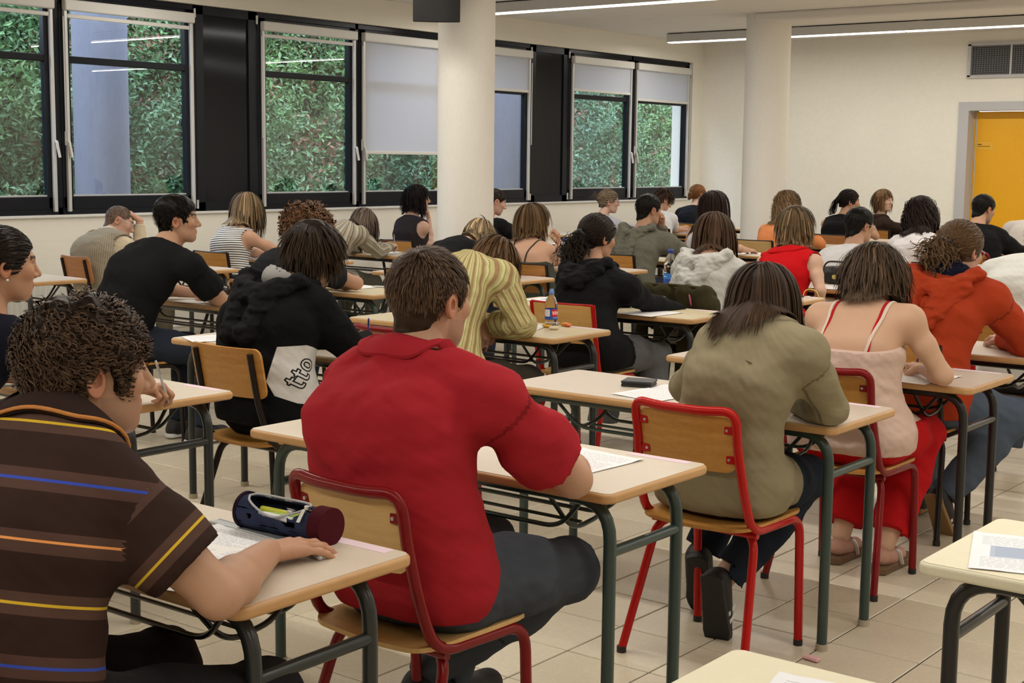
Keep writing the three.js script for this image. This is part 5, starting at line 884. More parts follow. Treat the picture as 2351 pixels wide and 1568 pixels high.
{ // black T-shirt by the middle row
  const c = who('P8', { label: 'boy with spiky black hair in a black T-shirt looking to the side', cell: 0.013, skin: tan, head: Z(408, 508, -4.90), hyaw: -36, hpitch: 2, neck: Z(372, 572, -4.80), shR: Z(436, 612, -4.82), elR: V(-5.905, 0.775, -5.02), wrR: V(-6.13, 0.768, -5.14), handR: 'relaxed', elL: V(-6.50, 0.775, -5.05), wrL: V(-6.28, 0.768, -5.17), bow: 0.05, brow: [0.1, 0.08, 0.07],
    pelvis: V(-6.30, 0.555, -4.62), knR: V(-5.92, 0.50, -4.92), anR: V(-5.90, 0.10, -4.85), knL: V(-6.15, 0.5, -5.0),
    wear: [trousers([0.020, 0.026, 0.040], { name: 'jeans' }), { kind: 'top', name: 't_shirt', rgb: [0.0085, 0.009, 0.010], sleeve: 0.70, flare: 0.02, thick: 0.014, loose: 0.012, hem: -0.07, fold: 0.007 }],
    hair: { rgb: [0.008, 0.006, 0.005], count: 1500, len: 0.026, stand: 0.5, standKeep: 0.25, grav: 0.0, rand: 0.06, fall: 0.1, sweep: [0, 0.2, -0.15], fringe: 0.018, width: 0.0035, seg: 3, thick: 0.010, topLift: 0.016, side: -0.03, nape: -0.09 } });
  shoe(c, 'R', { sole: 'white' }); shoe(c, 'L', { sole: 'white' });
}
{ // vest
  const c = who('P9', { label: 'man with cropped hair and glasses in a beige vest, hand on forehead', cell: 0.014, skin: [0.56, 0.34, 0.25], head: Z(274, 512, -6.50), hyaw: -40, hpitch: -22, hroll: 14, neck: Z(248, 548, -6.34), bow: 0.07, elL: V(-8.66, 0.775, -6.62), wrL: Z(274, 512, -6.50).add(V(0.075, 0.02, -0.125)), handL: 'relaxed', hdirL: V(-0.45, 0.6, 0.65), hupL: V(0.4, 0.7, -0.5), elR: V(-8.30, 0.775, -6.50), wrR: V(-8.5, 0.77, -6.68), glasses: [0.7, 0.7, 0.72],
    wear: [trousers([0.14, 0.12, 0.085]), { kind: 'top', name: 'shirt', rgb: [0.62, 0.53, 0.38], sleeve: 1.85, thick: 0.012, hem: -0.02, collar: { rgb: [0.64, 0.58, 0.48], r: 0.07 } }, { kind: 'top', name: 'vest', mat: vestCord, sleeve: 0, thick: 0.030, armHole: 0.10, armOut: 0.03, hem: -0.07, loose: 0.01, neckUp: 0.02 }],
    hair: { rgb: [0.17, 0.115, 0.085], count: 0, len: 0.01, thick: 0.0025, noise: 0.001, side: 0.0, nape: -0.07, capTone: 1.0, front: 0.078 } });
}
{ // striped tank top
  who('P10', { label: 'girl with long light brown hair in a black and white striped tank top', fem: 1, cell: 0.014, skin: tan, head: Z(567, 482, -7.48), hyaw: -8, hpitch: -30, neck: Z(540, 530, -7.36), bow: 0.05, elR: V(-8.12, 0.775, -7.60), wrR: V(-8.30, 0.768, -7.76), elL: V(-8.62, 0.775, -7.60),
    wear: [trousers([0.03, 0.04, 0.06], { name: 'jeans' }), { kind: 'top', name: 'tank_top', mat: tankStripe, sleeve: 0, armHole: 0.088, armOut: 0.03, thick: 0.011, hem: -0.07, fold: 0.004, neckUp: 0.0, scoop: 0.075 }],
    hair: { rgb: [0.14, 0.088, 0.045], tip: [0.26, 0.18, 0.10], count: 1300, len: 0.24, grav: 0.5, rand: 0.05, fall: 1.1, part: [0, 0.5], width: 0.006, seg: 9, thick: 0.014, side: -0.06, nape: -0.1, streak: 0.1 } });
}
{ // curls
  who('P11', { label: 'student with a round mop of curly brown hair in a charcoal T-shirt', cell: 0.014, skin: tan, head: Z(704, 535, -5.98), hyaw: -5, hpitch: -22, neck: Z(672, 590, -5.86), bow: 0.06, elR: [818, 650], wrR: V(-6.32, 0.768, -6.16), elL: V(-6.50, 0.775, -6.10),
    wear: [trousers(jeans), { kind: 'top', name: 't_shirt', rgb: [0.020, 0.021, 0.024], sleeve: 0.6, flare: 0.015, thick: 0.014, hem: -0.05 }],
    hair: { rgb: [0.085, 0.040, 0.020], tip: [0.17, 0.085, 0.042], count: 3000, len: 0.07, stand: 0.4, standKeep: 0.15, grav: 0.03, rand: 0.4, curl: 0.010, freq: 2, fall: 0.1, width: 0.006, seg: 9, thick: 0.040, topLift: 0.01, noise: 0.014, noiseScale: 45, side: -0.04, nape: -0.08, capTone: 0.55 } });
}
{ // bowed, striped cardigan
  who('P12', { label: 'student bowed low over the desk in a beige striped cardigan', fem: 1, cell: 0.014, skin: pale, head: Z(832, 516, -8.42), hyaw: -10, hpitch: -58, neck: Z(795, 525, -8.26), bow: 0.09, elR: [868, 578], wrR: [896, 566], handR: 'write', elL: V(-8.5, 0.78, -8.55),
    wear: [trousers([0.10, 0.09, 0.07]), { kind: 'top', name: 'cardigan', mat: beigeStripe, sleeve: 1.9, thick: 0.020, loose: 0.012, hem: -0.08, skirt: 1, fold: 0.006 }],
    hair: { rgb: [0.11, 0.080, 0.060], tip: [0.16, 0.12, 0.09], count: 1100, len: 0.17, grav: 0.5, fall: 1.0, rand: 0.04, width: 0.006, thick: 0.012, side: -0.05, nape: -0.1 } });
}
{ // dark sleeveless top
  who('P13', { label: 'woman with a black bob and glasses in a dark sleeveless top, hand on chin', fem: 1, cell: 0.014, skin: [0.58, 0.35, 0.26], head: Z(958, 458, -9.62), hyaw: -46, hpitch: 2, neck: Z(942, 508, -9.52), yaw: -8, bow: 0.02, elR: [946, 568], wrR: [1000, 564], elL: V(-8.60, 0.78, -9.80), wrL: [984, 502], handL: 'fist', hdirL: V(-0.1, 1, 0.15), hupL: V(0.7, 0, -0.7), glasses: [0.25, 0.25, 0.27],
    wear: [trousers([0.05, 0.055, 0.07], { name: 'jeans' }), { kind: 'top', name: 'sleeveless_top', rgb: [0.028, 0.022, 0.024], sleeve: 0, armHole: 0.085, thick: 0.012, hem: -0.05, fold: 0.004 }],
    hair: { rgb: [0.010, 0.006, 0.007], count: 1200, len: 0.17, fringe: 0.05, grav: 0.45, fall: 1.0, rand: 0.04, width: 0.006, thick: 0.014, topLift: 0.006, side: -0.06, nape: -0.1 } });
}
{ // yellow stripes
  who('P14', { label: 'student slumped over the desk in a yellow and brown striped shirt', fem: 1, cell: 0.013, skin: tan, head: Z(1128, 606, -5.28), hyaw: -30, hpitch: -62, neck: Z(1078, 612, -5.06), pelvis: V(-4.14, 0.555, -4.80), bow: 0.09, shR: Z(1148, 640, -5.04), elR: V(-3.90, 0.785, -5.10), wrR: [1122, 742], handR: 'relaxed', hdirR: V(-0.1, -0.75, 0.35), hupR: V(0.6, 0.3, 0.6), elL: V(-4.42, 0.785, -5.15), wrL: V(-4.24, 0.775, -5.3), fat: 1.05,
    wear: [trousers([0.05, 0.045, 0.035]), { kind: 'top', name: 'striped_shirt', mat: yellowStripe, sleeve: 1.75, flare: 0.012, thick: 0.020, loose: 0.014, hem: -0.07, fold: 0.009 }],
    hair: { rgb: [0.085, 0.046, 0.022], tip: [0.14, 0.08, 0.04], count: 1500, len: 0.12, grav: 0.35, fall: 0.9, rand: 0.08, width: 0.005, thick: 0.014, side: -0.05, nape: -0.09 } });
}
{ // in black, head down
  who('P15', { label: 'person in black with fair hair resting head down on the desk', fem: 1, cell: 0.014, skin: pale, head: Z(1098, 548, -7.52), hyaw: 0, hpitch: -60, neck: Z(1060, 566, -7.36), bow: 0.09, elL: V(-6.5, 0.785, -7.4),
    wear: [trousers(jeans), { kind: 'top', name: 'sweater', rgb: black, sleeve: 1.9, thick: 0.018, loose: 0.01, hem: -0.05 }],
    hair: { rgb: [0.17, 0.115, 0.062], tip: [0.28, 0.20, 0.11], count: 1100, len: 0.14, grav: 0.4, fall: 1.0, rand: 0.05, width: 0.006, thick: 0.014, side: -0.05, nape: -0.09, streak: 0.1 } });
}
{ who('P16', { label: 'boy with cropped hair in a black T-shirt beside the thick column', cell: 0.017, skin: [0.58, 0.35, 0.26], head: Z(1138, 464, -10.82), hyaw: -36, hpitch: -20, neck: Z(1112, 512, -10.72), bow: 0.05, shR: Z(1150, 520, -10.74), elR: [1180, 540], wrR: [1152, 546],
  wear: [trousers(jeans), { kind: 'top', name: 't_shirt', rgb: black, sleeve: 0.7, flare: 0.015, thick: 0.014, hem: -0.05 }], hair: { rgb: [0.030, 0.018, 0.014], count: 700, len: 0.016, stand: 0.5, grav: 0, width: 0.004, seg: 3, thick: 0.006, side: -0.015, nape: -0.075, capTone: 0.9 } }); }
{ // strappy green top
  const c = who('P17', { label: 'girl with streaked brown hair in a strappy green top, hand at mouth', fem: 1, cell: 0.0135, skin: tan, head: Z(1226, 508, -8.30), hyaw: -34, hpitch: 0, neck: Z(1212, 562, -8.22), bow: 0.03, elR: [1262, 606], wrR: [1283, 560], handR: 'curl', hdirR: V(-0.1, 1, 0.1), hupR: V(0.85, 0, -0.3), elL: V(-6.35, 0.785, -8.5),
    wear: [trousers([0.045, 0.045, 0.035]), { kind: 'top', name: 'strappy_top', rgb: [0.045, 0.048, 0.036], sleeve: 0, armHole: 0.10, armOut: 0.03, thick: 0.013, hem: -0.05, fold: 0.007, topCut: [Z(1235, 600, -8.1), V(0, 1, 0.1).normalize()] }],
    hair: { rgb: [0.075, 0.042, 0.020], tip: [0.13, 0.078, 0.038], count: 1300, len: 0.20, fringe: 0.08, grav: 0.5, fall: 1.0, rand: 0.035, width: 0.006, thick: 0.014, side: -0.05, nape: -0.1, streak: 0.14 } });
  const mt = weave([0.04, 0.038, 0.03]); for (const k of [-1, 1]) { const sh = k > 0 ? c.shR : c.shL, top = lerpV(c.neck, sh, 0.6).add(V(0, 0.035, 0)), b = c.chest.clone().addScaledVector(c.rt, k * 0.04).addScaledVector(c.fwd, -0.12).add(V(0, -0.02, 0)); strap(c, b, c.chest.clone().addScaledVector(c.rt, k * 0.08).addScaledVector(c.fwd, 0.13), [b.clone().lerp(top, 0.6).addScaledVector(c.fwd, -0.03), top], 0.010, mt, 'shoulder_strap'); }
}
{ who('P18', { label: 'woman with glasses and clipped up hair in a pale grey shirt', fem: 1, cell: 0.017, skin: pale, head: Z(1398, 464, -12.36), hyaw: -42, hpitch: -4, neck: Z(1375, 505, -12.22), bow: 0.08, shw: 0.17, glasses: [0.3, 0.3, 0.32], elR: V(-7.95, 0.785, -12.4), elL: V(-8.48, 0.785, -12.4),
  wear: [trousers(jeans), { kind: 'top', name: 'shirt', rgb: [0.42, 0.42, 0.47], sleeve: 0.9, flare: 0.02, thick: 0.016, hem: -0.05, loose: 0.012 }], hair: { rgb: [0.16, 0.115, 0.075], count: 800, knot: [0, 0.03, 0.13], thick: 0.012, len: 0.12, side: -0.01, nape: -0.06, streak: 0.3, volume: [[0, 0.03, 0.12, 0.0, 0.06, 0.15, 0.03, 0.024]], tails: [{ at: [0, 0.05, 0.135], dir: [0, 0.5, 0.7], len: 0.05, count: 60, spread: 0.03, fan: 1.6, grav: 0 }] } }); }
{ // black cardigan
  const c = who('P19', { label: 'girl with a dark curly ponytail in a black cardigan, writing', fem: 1, cell: 0.012, skin: tan, head: Z(1372, 548, -6.36), hyaw: -14, hpitch: -10, neck: Z(1366, 624, -6.24), shR: Z(1440, 664, -6.20), bow: 0.05, shw: 0.162, elR: [1492, 726], wrR: [1560, 712], handR: 'write', elL: V(-4.48, 0.785, -6.35),
    wear: [trousers([0.15, 0.155, 0.165], { name: 'trousers', flareLeg: 0.03, thick: 0.018, fold: 0.010, label: 'loose grey trousers' }), { kind: 'top', name: 'cardigan', rgb: [0.009, 0.009, 0.010], sleeve: 1.95, thick: 0.018, loose: 0.014, hem: -0.09, skirt: 1, fold: 0.007, hood: { w: 0.115, drop: 0.10, r: 0.028 } }],
    hair: { rgb: [0.014, 0.010, 0.008], tip: [0.035, 0.024, 0.018], count: 1300, knot: [0.0, -0.02, 0.135], thick: 0.012, len: 0.13, side: -0.01, nape: -0.06, width: 0.005, volume: [[0, -0.01, 0.125, 0, -0.06, 0.15, 0.045, 0.04]], tails: [{ at: [0, -0.02, 0.13], dir: [0, -0.7, 0.7], len: 0.16, count: 480, curl: 0.012, freq: 2, spread: 0.07, fan: 1.3, grav: 0.35, rand: 0.2 }] } });
}
{ // grey green hoodie
  who('P20', { label: 'boy with short dark hair in a grey green hoodie, hand on chin', cell: 0.0135, skin: tan, head: Z(1490, 484, -9.64), hyaw: -22, hpitch: -6, neck: Z(1472, 540, -9.52), bow: 0.06, shR: Z(1532, 560, -9.54), fat: 1.02, elR: [1588, 600], wrR: V(-6.0, 0.775, -10.1), elL: V(-6.22, 0.785, -9.86), wrL: Z(1520, 516, -9.80), handL: 'fist', hdirL: V(0.1, 1, 0.3), hupL: V(0.4, 0, -0.9),
    wear: [trousers(jeans), { kind: 'top', name: 'hoodie', rgb: [0.15, 0.15, 0.118], sleeve: 1.9, thick: 0.020, loose: 0.014, hem: -0.06, fold: 0.009, neckUp: 0.01, hood: { w: 0.115 } }],
    hair: { rgb: [0.012, 0.009, 0.007], count: 900, len: 0.022, stand: 0.4, standKeep: 0.1, grav: 0.02, width: 0.004, seg: 3, thick: 0.009, topLift: 0.006, side: -0.02, nape: -0.085, capTone: 0.9 } });
}
{ who('P21', { label: 'student with glasses in a white T-shirt, leaning by the windows', fem: 1, cell: 0.017, skin: mid, head: Z(1523, 460, -13.62), hyaw: -30, hpitch: -28, neck: Z(1510, 495, -13.50), bow: 0.06, glasses: [0.02, 0.02, 0.02], elR: [1546, 528], wrR: [1570, 522], elL: V(-8.5, 0.785, -13.7),
  wear: [trousers(jeans), { kind: 'top', name: 't_shirt', rgb: white, sleeve: 0.6, flare: 0.015, thick: 0.014, hem: -0.05 }], hair: { rgb: [0.06, 0.034, 0.02], count: 700, len: 0.07, fringe: 0.08, stand: 0.3, grav: 0.2, width: 0.006, thick: 0.014, side: -0.04, nape: -0.08 } }); }
{ who('P22', { label: 'student with red hair pulled back and glasses in a black sweater', fem: 1, cell: 0.017, skin: pale, head: Z(1603, 448, -15.05), hyaw: -20, hpitch: -6, neck: Z(1592, 484, -14.92), bow: 0.07, shw: 0.175, glasses: [0.02, 0.02, 0.03], elL: [1545, 510],
  wear: [trousers(jeans), { kind: 'top', name: 'sweater', rgb: [0.010, 0.011, 0.016], sleeve: 1.9, thick: 0.02, hem: -0.05, loose: 0.012 }], hair: { rgb: [0.22, 0.095, 0.035], count: 600, knot: [0, -0.01, 0.13], thick: 0.007, len: 0.1, side: 0.0, nape: -0.05, volume: [[0, 0, 0.12, 0, -0.05, 0.13, 0.03, 0.022]] } }); }
{ who('P23', { label: 'girl with very long dark hair and bare arms in a light tank top', fem: 1, cell: 0.014, skin: mid, head: Z(1640, 474, -10.78), hyaw: -24, hpitch: -2, neck: Z(1628, 530, -10.66), bow: 0.03, elR: [1690, 570], elL: [1578, 562],
  wear: [trousers(black), { kind: 'top', name: 'tank_top', rgb: [0.62, 0.60, 0.60], sleeve: 0, armHole: 0.095, thick: 0.012, hem: 0.14, scoop: 0.085 }, { kind: 'top', name: 'waistband', rgb: black, sleeve: 0, thick: 0.018, hem: -0.05, topCut: [V(0, 0.72, 0), V(0, 1, 0)] }],
  hair: { rgb: [0.022, 0.011, 0.010], tip: [0.034, 0.018, 0.014], count: 1500, len: 0.38, fringe: 0.07, grav: 0.7, fall: 1.1, rand: 0.03, width: 0.006, seg: 10, thick: 0.014, side: -0.06, nape: -0.1 } }); }
{ // grey sleeveless hoodie
  who('P24', { label: 'girl with shoulder length brown hair in a pale grey sleeveless hoodie', fem: 1, cell: 0.0125, skin: tan, head: Z(1641, 540, -7.40), hyaw: -4, hpitch: -22, neck: Z(1632, 604, -7.26), bow: 0.06, shw: 0.17, elR: [1722, 650], wrR: V(-4.06, 0.775, -7.70), elL: V(-4.50, 0.785, -7.36),
    wear: [trousers(jeans), { kind: 'top', name: 'sleeveless_hoodie', rgb: [0.50, 0.49, 0.465], sleeve: 0.10, thick: 0.020, loose: 0.012, hem: -0.06, fold: 0.008, neckUp: 0.01, hood: { w: 0.125 } }],
    hair: { rgb: [0.050, 0.026, 0.015], tip: [0.085, 0.046, 0.026], count: 1700, len: 0.24, grav: 0.5, fall: 1.1, rand: 0.04, width: 0.0055, seg: 9, thick: 0.015, side: -0.06, nape: -0.1 } });
}
{ who('P25', { label: 'person with long curly light brown hair in an orange top', fem: 1, cell: 0.017, skin: mid, head: Z(1808, 470, -12.36), hyaw: -8, hpitch: -8, neck: Z(1797, 524, -12.24), bow: 0.04, elR: [1884, 562], wrR: [1862, 540], handR: 'fist', hdirR: V(-0.3, 1, 0), elL: V(-6.6, 0.785, -12.5),
  wear: [trousers(jeans), { kind: 'top', name: 'orange_top', rgb: [0.66, 0.235, 0.085], sleeve: 1.4, thick: 0.014, hem: -0.05 }],
  hair: { rgb: [0.12, 0.065, 0.03], tip: [0.26, 0.165, 0.085], count: 1700, len: 0.34, grav: 0.6, fall: 0.9, rand: 0.05, curl: 0.012, freq: 4, width: 0.006, seg: 12, thick: 0.018, side: -0.05, nape: -0.1 } }); }
{ // red sleeveless blouse
  who('P26', { label: 'girl with a highlighted bob in a red sleeveless blouse', fem: 1, cell: 0.0125, skin: [0.60, 0.38, 0.27], head: Z(1828, 522, -8.36), hyaw: -10, hpitch: -8, neck: Z(1815, 590, -8.25), bow: 0.04, shw: 0.17, shR: Z(1868, 605, -8.22), elR: Z(1884, 668, -8.14), wrR: Z(1872, 742, -8.24), handR: 'relaxed', hupR: V(1, 0, 0), elL: V(-4.45, 0.785, -8.4), wrL: [1862, 562], handL: 'fist', hdirL: V(0, 1, 0.1),
    wear: [trousers([0.30, 0.012, 0.012]), { kind: 'top', name: 'sleeveless_blouse', rgb: [0.52, 0.006, 0.009], sleeve: 0, armHole: 0.080, armOut: 0.035, thick: 0.014, loose: 0.008, hem: -0.06, fold: 0.005, neckUp: 0.03, collar: { r: 0.068, h: 0.03, gap: 0.8 } }],
    hair: { rgb: [0.10, 0.062, 0.030], tip: [0.15, 0.10, 0.052], count: 1800, len: 0.17, fringe: 0.09, grav: 0.45, fall: 1.0, rand: 0.04, width: 0.005, seg: 8, thick: 0.016, topLift: 0.006, side: -0.06, nape: -0.09, streak: 0.2, label: 'brown bob with blonde highlights' } });
}
{ who('P27', { label: 'woman with a dark ponytail in a black tank top, hand at mouth', fem: 1, cell: 0.017, skin: tan, head: Z(1950, 464, -13.88), hyaw: -46, hpitch: -6, neck: Z(1934, 506, -13.76), bow: 0.05, shw: 0.17, elR: V(-6.12, 0.785, -13.98), wrR: [1984, 490], handR: 'fist', hdirR: V(-0.3, 0.9, 0), elL: V(-6.62, 0.785, -14.0), fat: 1.08,
  wear: [trousers(jeans), { kind: 'top', name: 'tank_top', rgb: black, sleeve: 0, armHole: 0.085, thick: 0.013, hem: -0.05 }], hair: { rgb: [0.016, 0.010, 0.009], count: 800, knot: [0, 0.02, 0.13], thick: 0.011, len: 0.12, side: -0.03, nape: -0.06, volume: [[0, 0.02, 0.12, 0, -0.01, 0.14, 0.03, 0.026]], tails: [{ at: [0, 0.0, 0.14], dir: [0, -0.8, 0.5], len: 0.17, count: 140, spread: 0.04, fan: 0.7, grav: 0.4 }] } }); }
{ who('P28', { label: 'girl with short fair hair in a brown jacket looking back over her shoulder', fem: 1, cell: 0.017, skin: pale, head: Z(2029, 462, -15.2), hyaw: -106, hpitch: 2, neck: Z(2018, 506, -15.14), yaw: -40, bow: 0.01, elR: V(-6.2, 0.79, -15.1), elL: V(-6.75, 0.79, -15.2),
  wear: [trousers(jeans), { kind: 'top', name: 'jacket', rgb: [0.026, 0.015, 0.010], sleeve: 1.9, thick: 0.018, hem: -0.05, collar: { r: 0.07, h: 0.03, gap: 1.0 } }], hair: { rgb: [0.21, 0.125, 0.055], tip: [0.16, 0.09, 0.045], count: 1000, len: 0.15, fringe: 0.05, part: [-0.03, 0.9], grav: 0.4, fall: 0.9, rand: 0.05, width: 0.006, thick: 0.013, topLift: 0.006, side: -0.05, nape: -0.1 } }); }
{ who('P29', { label: 'boy with short dark hair and glasses in a white T-shirt', cell: 0.013, skin: tan, head: Z(1974, 520, -9.40), hyaw: -22, hpitch: -8, neck: Z(1960, 582, -9.28), bow: 0.06, fat: 1.06, glasses: [0.4, 0.4, 0.4], elR: [2080, 612], elL: V(-4.48, 0.785, -9.5), shR: Z(2010, 602, -9.3),
  wear: [trousers(jeans), { kind: 'top', name: 't_shirt', rgb: white, sleeve: 0.72, flare: 0.025, thick: 0.015, loose: 0.014, hem: -0.06, fold: 0.009 }], hair: { rgb: [0.011, 0.009, 0.008], count: 1000, len: 0.022, stand: 0.4, standKeep: 0.1, grav: 0.02, width: 0.004, seg: 3, thick: 0.010, topLift: 0.008, side: -0.02, nape: -0.085, capTone: 0.9 } }); }
{ who('P30', { label: 'girl with long dark wavy hair in a white top', fem: 1, cell: 0.0135, skin: mid, head: Z(2114, 494, -10.62), hyaw: 8, hpitch: -20, neck: Z(2112, 552, -10.48), bow: 0.06, shw: 0.17, fat: 1.12, elR: V(-3.93, 0.785, -10.75), elL: V(-4.50, 0.785, -10.7),
  wear: [trousers(jeans), { kind: 'top', name: 'white_top', rgb: [0.76, 0.73, 0.74], sleeve: 0.12, thick: 0.014, hem: -0.05, fold: 0.008, loose: 0.008 }], hair: { rgb: [0.016, 0.009, 0.008], tip: [0.030, 0.017, 0.014], count: 1800, len: 0.33, grav: 0.6, fall: 0.95, rand: 0.05, curl: 0.016, freq: 2.2, width: 0.006, seg: 11, thick: 0.020, topLift: 0.008, side: -0.05, nape: -0.1 } }); }
{ who('P31', { label: 'boy with short black hair in a black sweater before the yellow door', cell: 0.0135, skin: tan, head: Z(2258, 482, -12.16), hyaw: -24, hpitch: -14, neck: Z(2240, 532, -12.02), bow: 0.06, fat: 1.12, stubble: 1, elR: [2348, 586], elL: V(-4.62, 0.785, -12.2),
  wear: [trousers(jeans), { kind: 'top', name: 'sweater', rgb: black, sleeve: 1.9, thick: 0.02, loose: 0.014, hem: -0.06, fold: 0.007 }], hair: { rgb: [0.010, 0.008, 0.007], count: 900, len: 0.018, stand: 0.4, grav: 0, width: 0.004, seg: 3, thick: 0.008, topLift: 0.006, side: -0.03, nape: -0.085, capTone: 0.9 } }); }
{ who('P32', { label: 'student in a white top bent forward, half cut off by the picture edge', cell: 0.017, skin: mid, seat: [-4.02, -13.2], head: Z(2395, 520, -13.72), hpitch: -45, neck: Z(2362, 522, -13.55), bow: 0.10, fat: 1.05,
  wear: [trousers(jeans), { kind: 'top', name: 'white_top', rgb: [0.70, 0.64, 0.60], sleeve: 1.5, thick: 0.02, loose: 0.014, hem: -0.06 }], hair: { rgb: [0.03, 0.02, 0.015], count: 300, len: 0.05, thick: 0.012 } }); }
{ who('P33', { label: 'student in a white and pale blue top ahead of the orange hoodie', cell: 0.014, skin: mid, head: Z(2398, 560, -7.25), hpitch: -20, neck: Z(2372, 615, -7.10), bow: 0.06, fat: 1.05,
  wear: [trousers(paleJeans), { kind: 'top', name: 'white_top', rgb: [0.66, 0.66, 0.62], sleeve: 1.5, thick: 0.02, loose: 0.014, hem: -0.06 }], hair: { rgb: [0.03, 0.02, 0.015], count: 300, len: 0.05, thick: 0.012 } }); }

// ------------------------------------------------------------------ things on the desks
const TOP = DESK.h + 0.0008;
// keep what is laid down on a desk inside the nearest desk top
function onDesk(p, mx = 0.06, mz = 0.05) { let best = null; for (const [, x, z] of DESKS) { const q = V(clamp(p.x, x - DESK.w / 2 + mx, x + DESK.w / 2 - mx), p.y, clamp(p.z, z - DESK.d / 2 + mz, z + DESK.d / 2 - mz)), d = q.distanceTo(p); if (!best || d < best.d) best = { q, d }; } return best.q; }
function canvasTexture(w, h, draw) { const c = document.createElement('canvas'); c.width = w; c.height = h; draw(c.getContext('2d'), w, h); const t = new THREE.CanvasTexture(c); t.colorSpace = THREE.SRGBColorSpace; return t; }
const printed = [0, 1, 2].map(k => canvasTexture(256, 362, (c, w, h) => { const r = rng(300 + k); c.fillStyle = ['#f1f1f3', '#f4f2f0', '#eef0f6'][k]; c.fillRect(0, 0, w, h); c.fillStyle = '#a9abb4'; if (k === 1) return; for (let y = 34; y < h - 30; y += 11) { if (k === 2 && y > 120 && y < 240) continue; let x = 24; const end = w - 24 - (r() < 0.25 ? r() * 110 : 0); while (x < end) { const n = 6 + r() * 22; c.fillRect(x, y, Math.min(n, end - x), 2.4); x += n + 5; } } if (k === 2) { c.fillStyle = '#b7c2d6'; c.fillRect(46, 124, 164, 112); c.fillStyle = '#93a1bd'; for (let y = 132; y < 230; y += 14) c.fillRect(58, y, 90 + r() * 50, 5); } }));
const paperMat = printed.map(t => std(0xffffff, 0.85, { map: t })), pinkSheet = std(lin(0.80, 0.62, 0.60), 0.85);
const sheetGeo = new THREE.PlaneGeometry(0.21, 0.297, 8, 10).rotateX(-PI / 2); { const p = sheetGeo.attributes.position; for (let i = 0; i < p.count; i++) { const x = p.getX(i), z = p.getZ(i); p.setY(i, 0.0012 + 0.0022 * Math.max(0, perlin.noise(x * 14, z * 11, 2.2)) + 0.003 * Math.pow(Math.max(0, Math.abs(x) - 0.085) / 0.02, 2) * (z < -0.1 ? 1 : 0.1)); } sheetGeo.computeVertexNormals(); }
let sheetLift = 0;
function sheet(label, px, py, turn, kind = 0, scale = 1) { const p = onDesk(atY(px, py, TOP), 0.10, 0.12), m = shade(new THREE.Mesh(sheetGeo, kind === 3 ? pinkSheet : paperMat[kind])); m.material.side = THREE.DoubleSide; m.name = numbered('paper_sheet'); m.position.copy(p); m.position.y += sheetLift; m.rotation.y = turn * R3; m.scale.setScalar(scale); tag(m, label, 'paper', 'exam papers on the desks'); scene.add(m); return m; }
const SHEETS = [
  ['printed exam sheet under the arm of the brown striped polo', 478, 1258, 8, 0], ['white sheet at the near edge below the brown polo sleeve', 312, 1322, 14, 1], ['printed sheet before the man in the red polo', 1330, 1062, -4, 0], ['white sheet beside the black wallet', 1520, 903, -8, 0],
  ['white sheet under the writing hand of the cream camisole girl', 2105, 868, -6, 1], ['printed exam sheet with a blue figure on the cream desk', 2352, 1274, 18, 2, 1.0], ['blank corner of paper on the desk by the aisle', 1880, 1650, 10, 2], ['question sheet with a yellow mark near the black and white hoodie', 490, 778, -24, 0],
  ['white sheet under the elbow of the black T-shirt boy', 470, 690, 6, 1], ['pale pink sheet on the desk of the black T-shirt boy', 560, 695, 4, 3], ['white sheet under the arm of the curly haired student', 812, 660, 0, 1], ['white sheet under the sleeve in yellow stripes', 1195, 752, 20, 1], ['exam sheet to the left of the black cardigan', 1478, 722, -4, 1],
  ['sheet with blue print behind the small water bottle', 1268, 688, 4, 2], ['white sheet on the green-legged desk ahead of the curly hair', 905, 612, 0, 0], ['white paper under the bowed student in the cardigan', 880, 580, 8, 1], ['white sheet before the striped tank top', 590, 590, 8, 0], ['white sheet at the hand of the boy beside the column', 1165, 553, 0, 1], ['white sheet in front of the strappy green top', 1290, 567, 10, 0],
  ['white sheet by the student in the white T-shirt near the windows', 1575, 532, 0, 1], ['white sheet beside the bare arm of the long dark haired girl', 1715, 582, 0, 1], ['white sheet to the right of the red sleeveless blouse', 1912, 660, 4, 1], ['white sheet left of the grey green hoodie', 1560, 612, 0, 0],
];
SHEETS.forEach(a => sheet(...a));
{ const p = atY(515, 782, TOP), m = shade(new THREE.Mesh(bx(0.05, 0.0008, 0.03, 0, 0.0045, 0), std(lin(0.75, 0.60, 0.06), 0.8))); m.name = 'sticky_note'; m.position.copy(p); m.rotation.y = -0.4; tag(m, 'small yellow note on the question sheet', 'note'); scene.add(m); }
{ const g = thing('paper_booklet', 'upright yellow and blue booklet behind the beige vest', 'booklet', null, arr(onDesk(atY(186, 592, TOP))), 0.4); part('cover', bx(0.11, 0.075, 0.004, 0, 0.04, 0), std(lin(0.25, 0.5, 0.62), 0.7), g); part('yellow_panel', bx(0.085, 0.045, 0.002, 0.004, 0.045, 0.0032), std(lin(0.75, 0.66, 0.08), 0.7), g); }

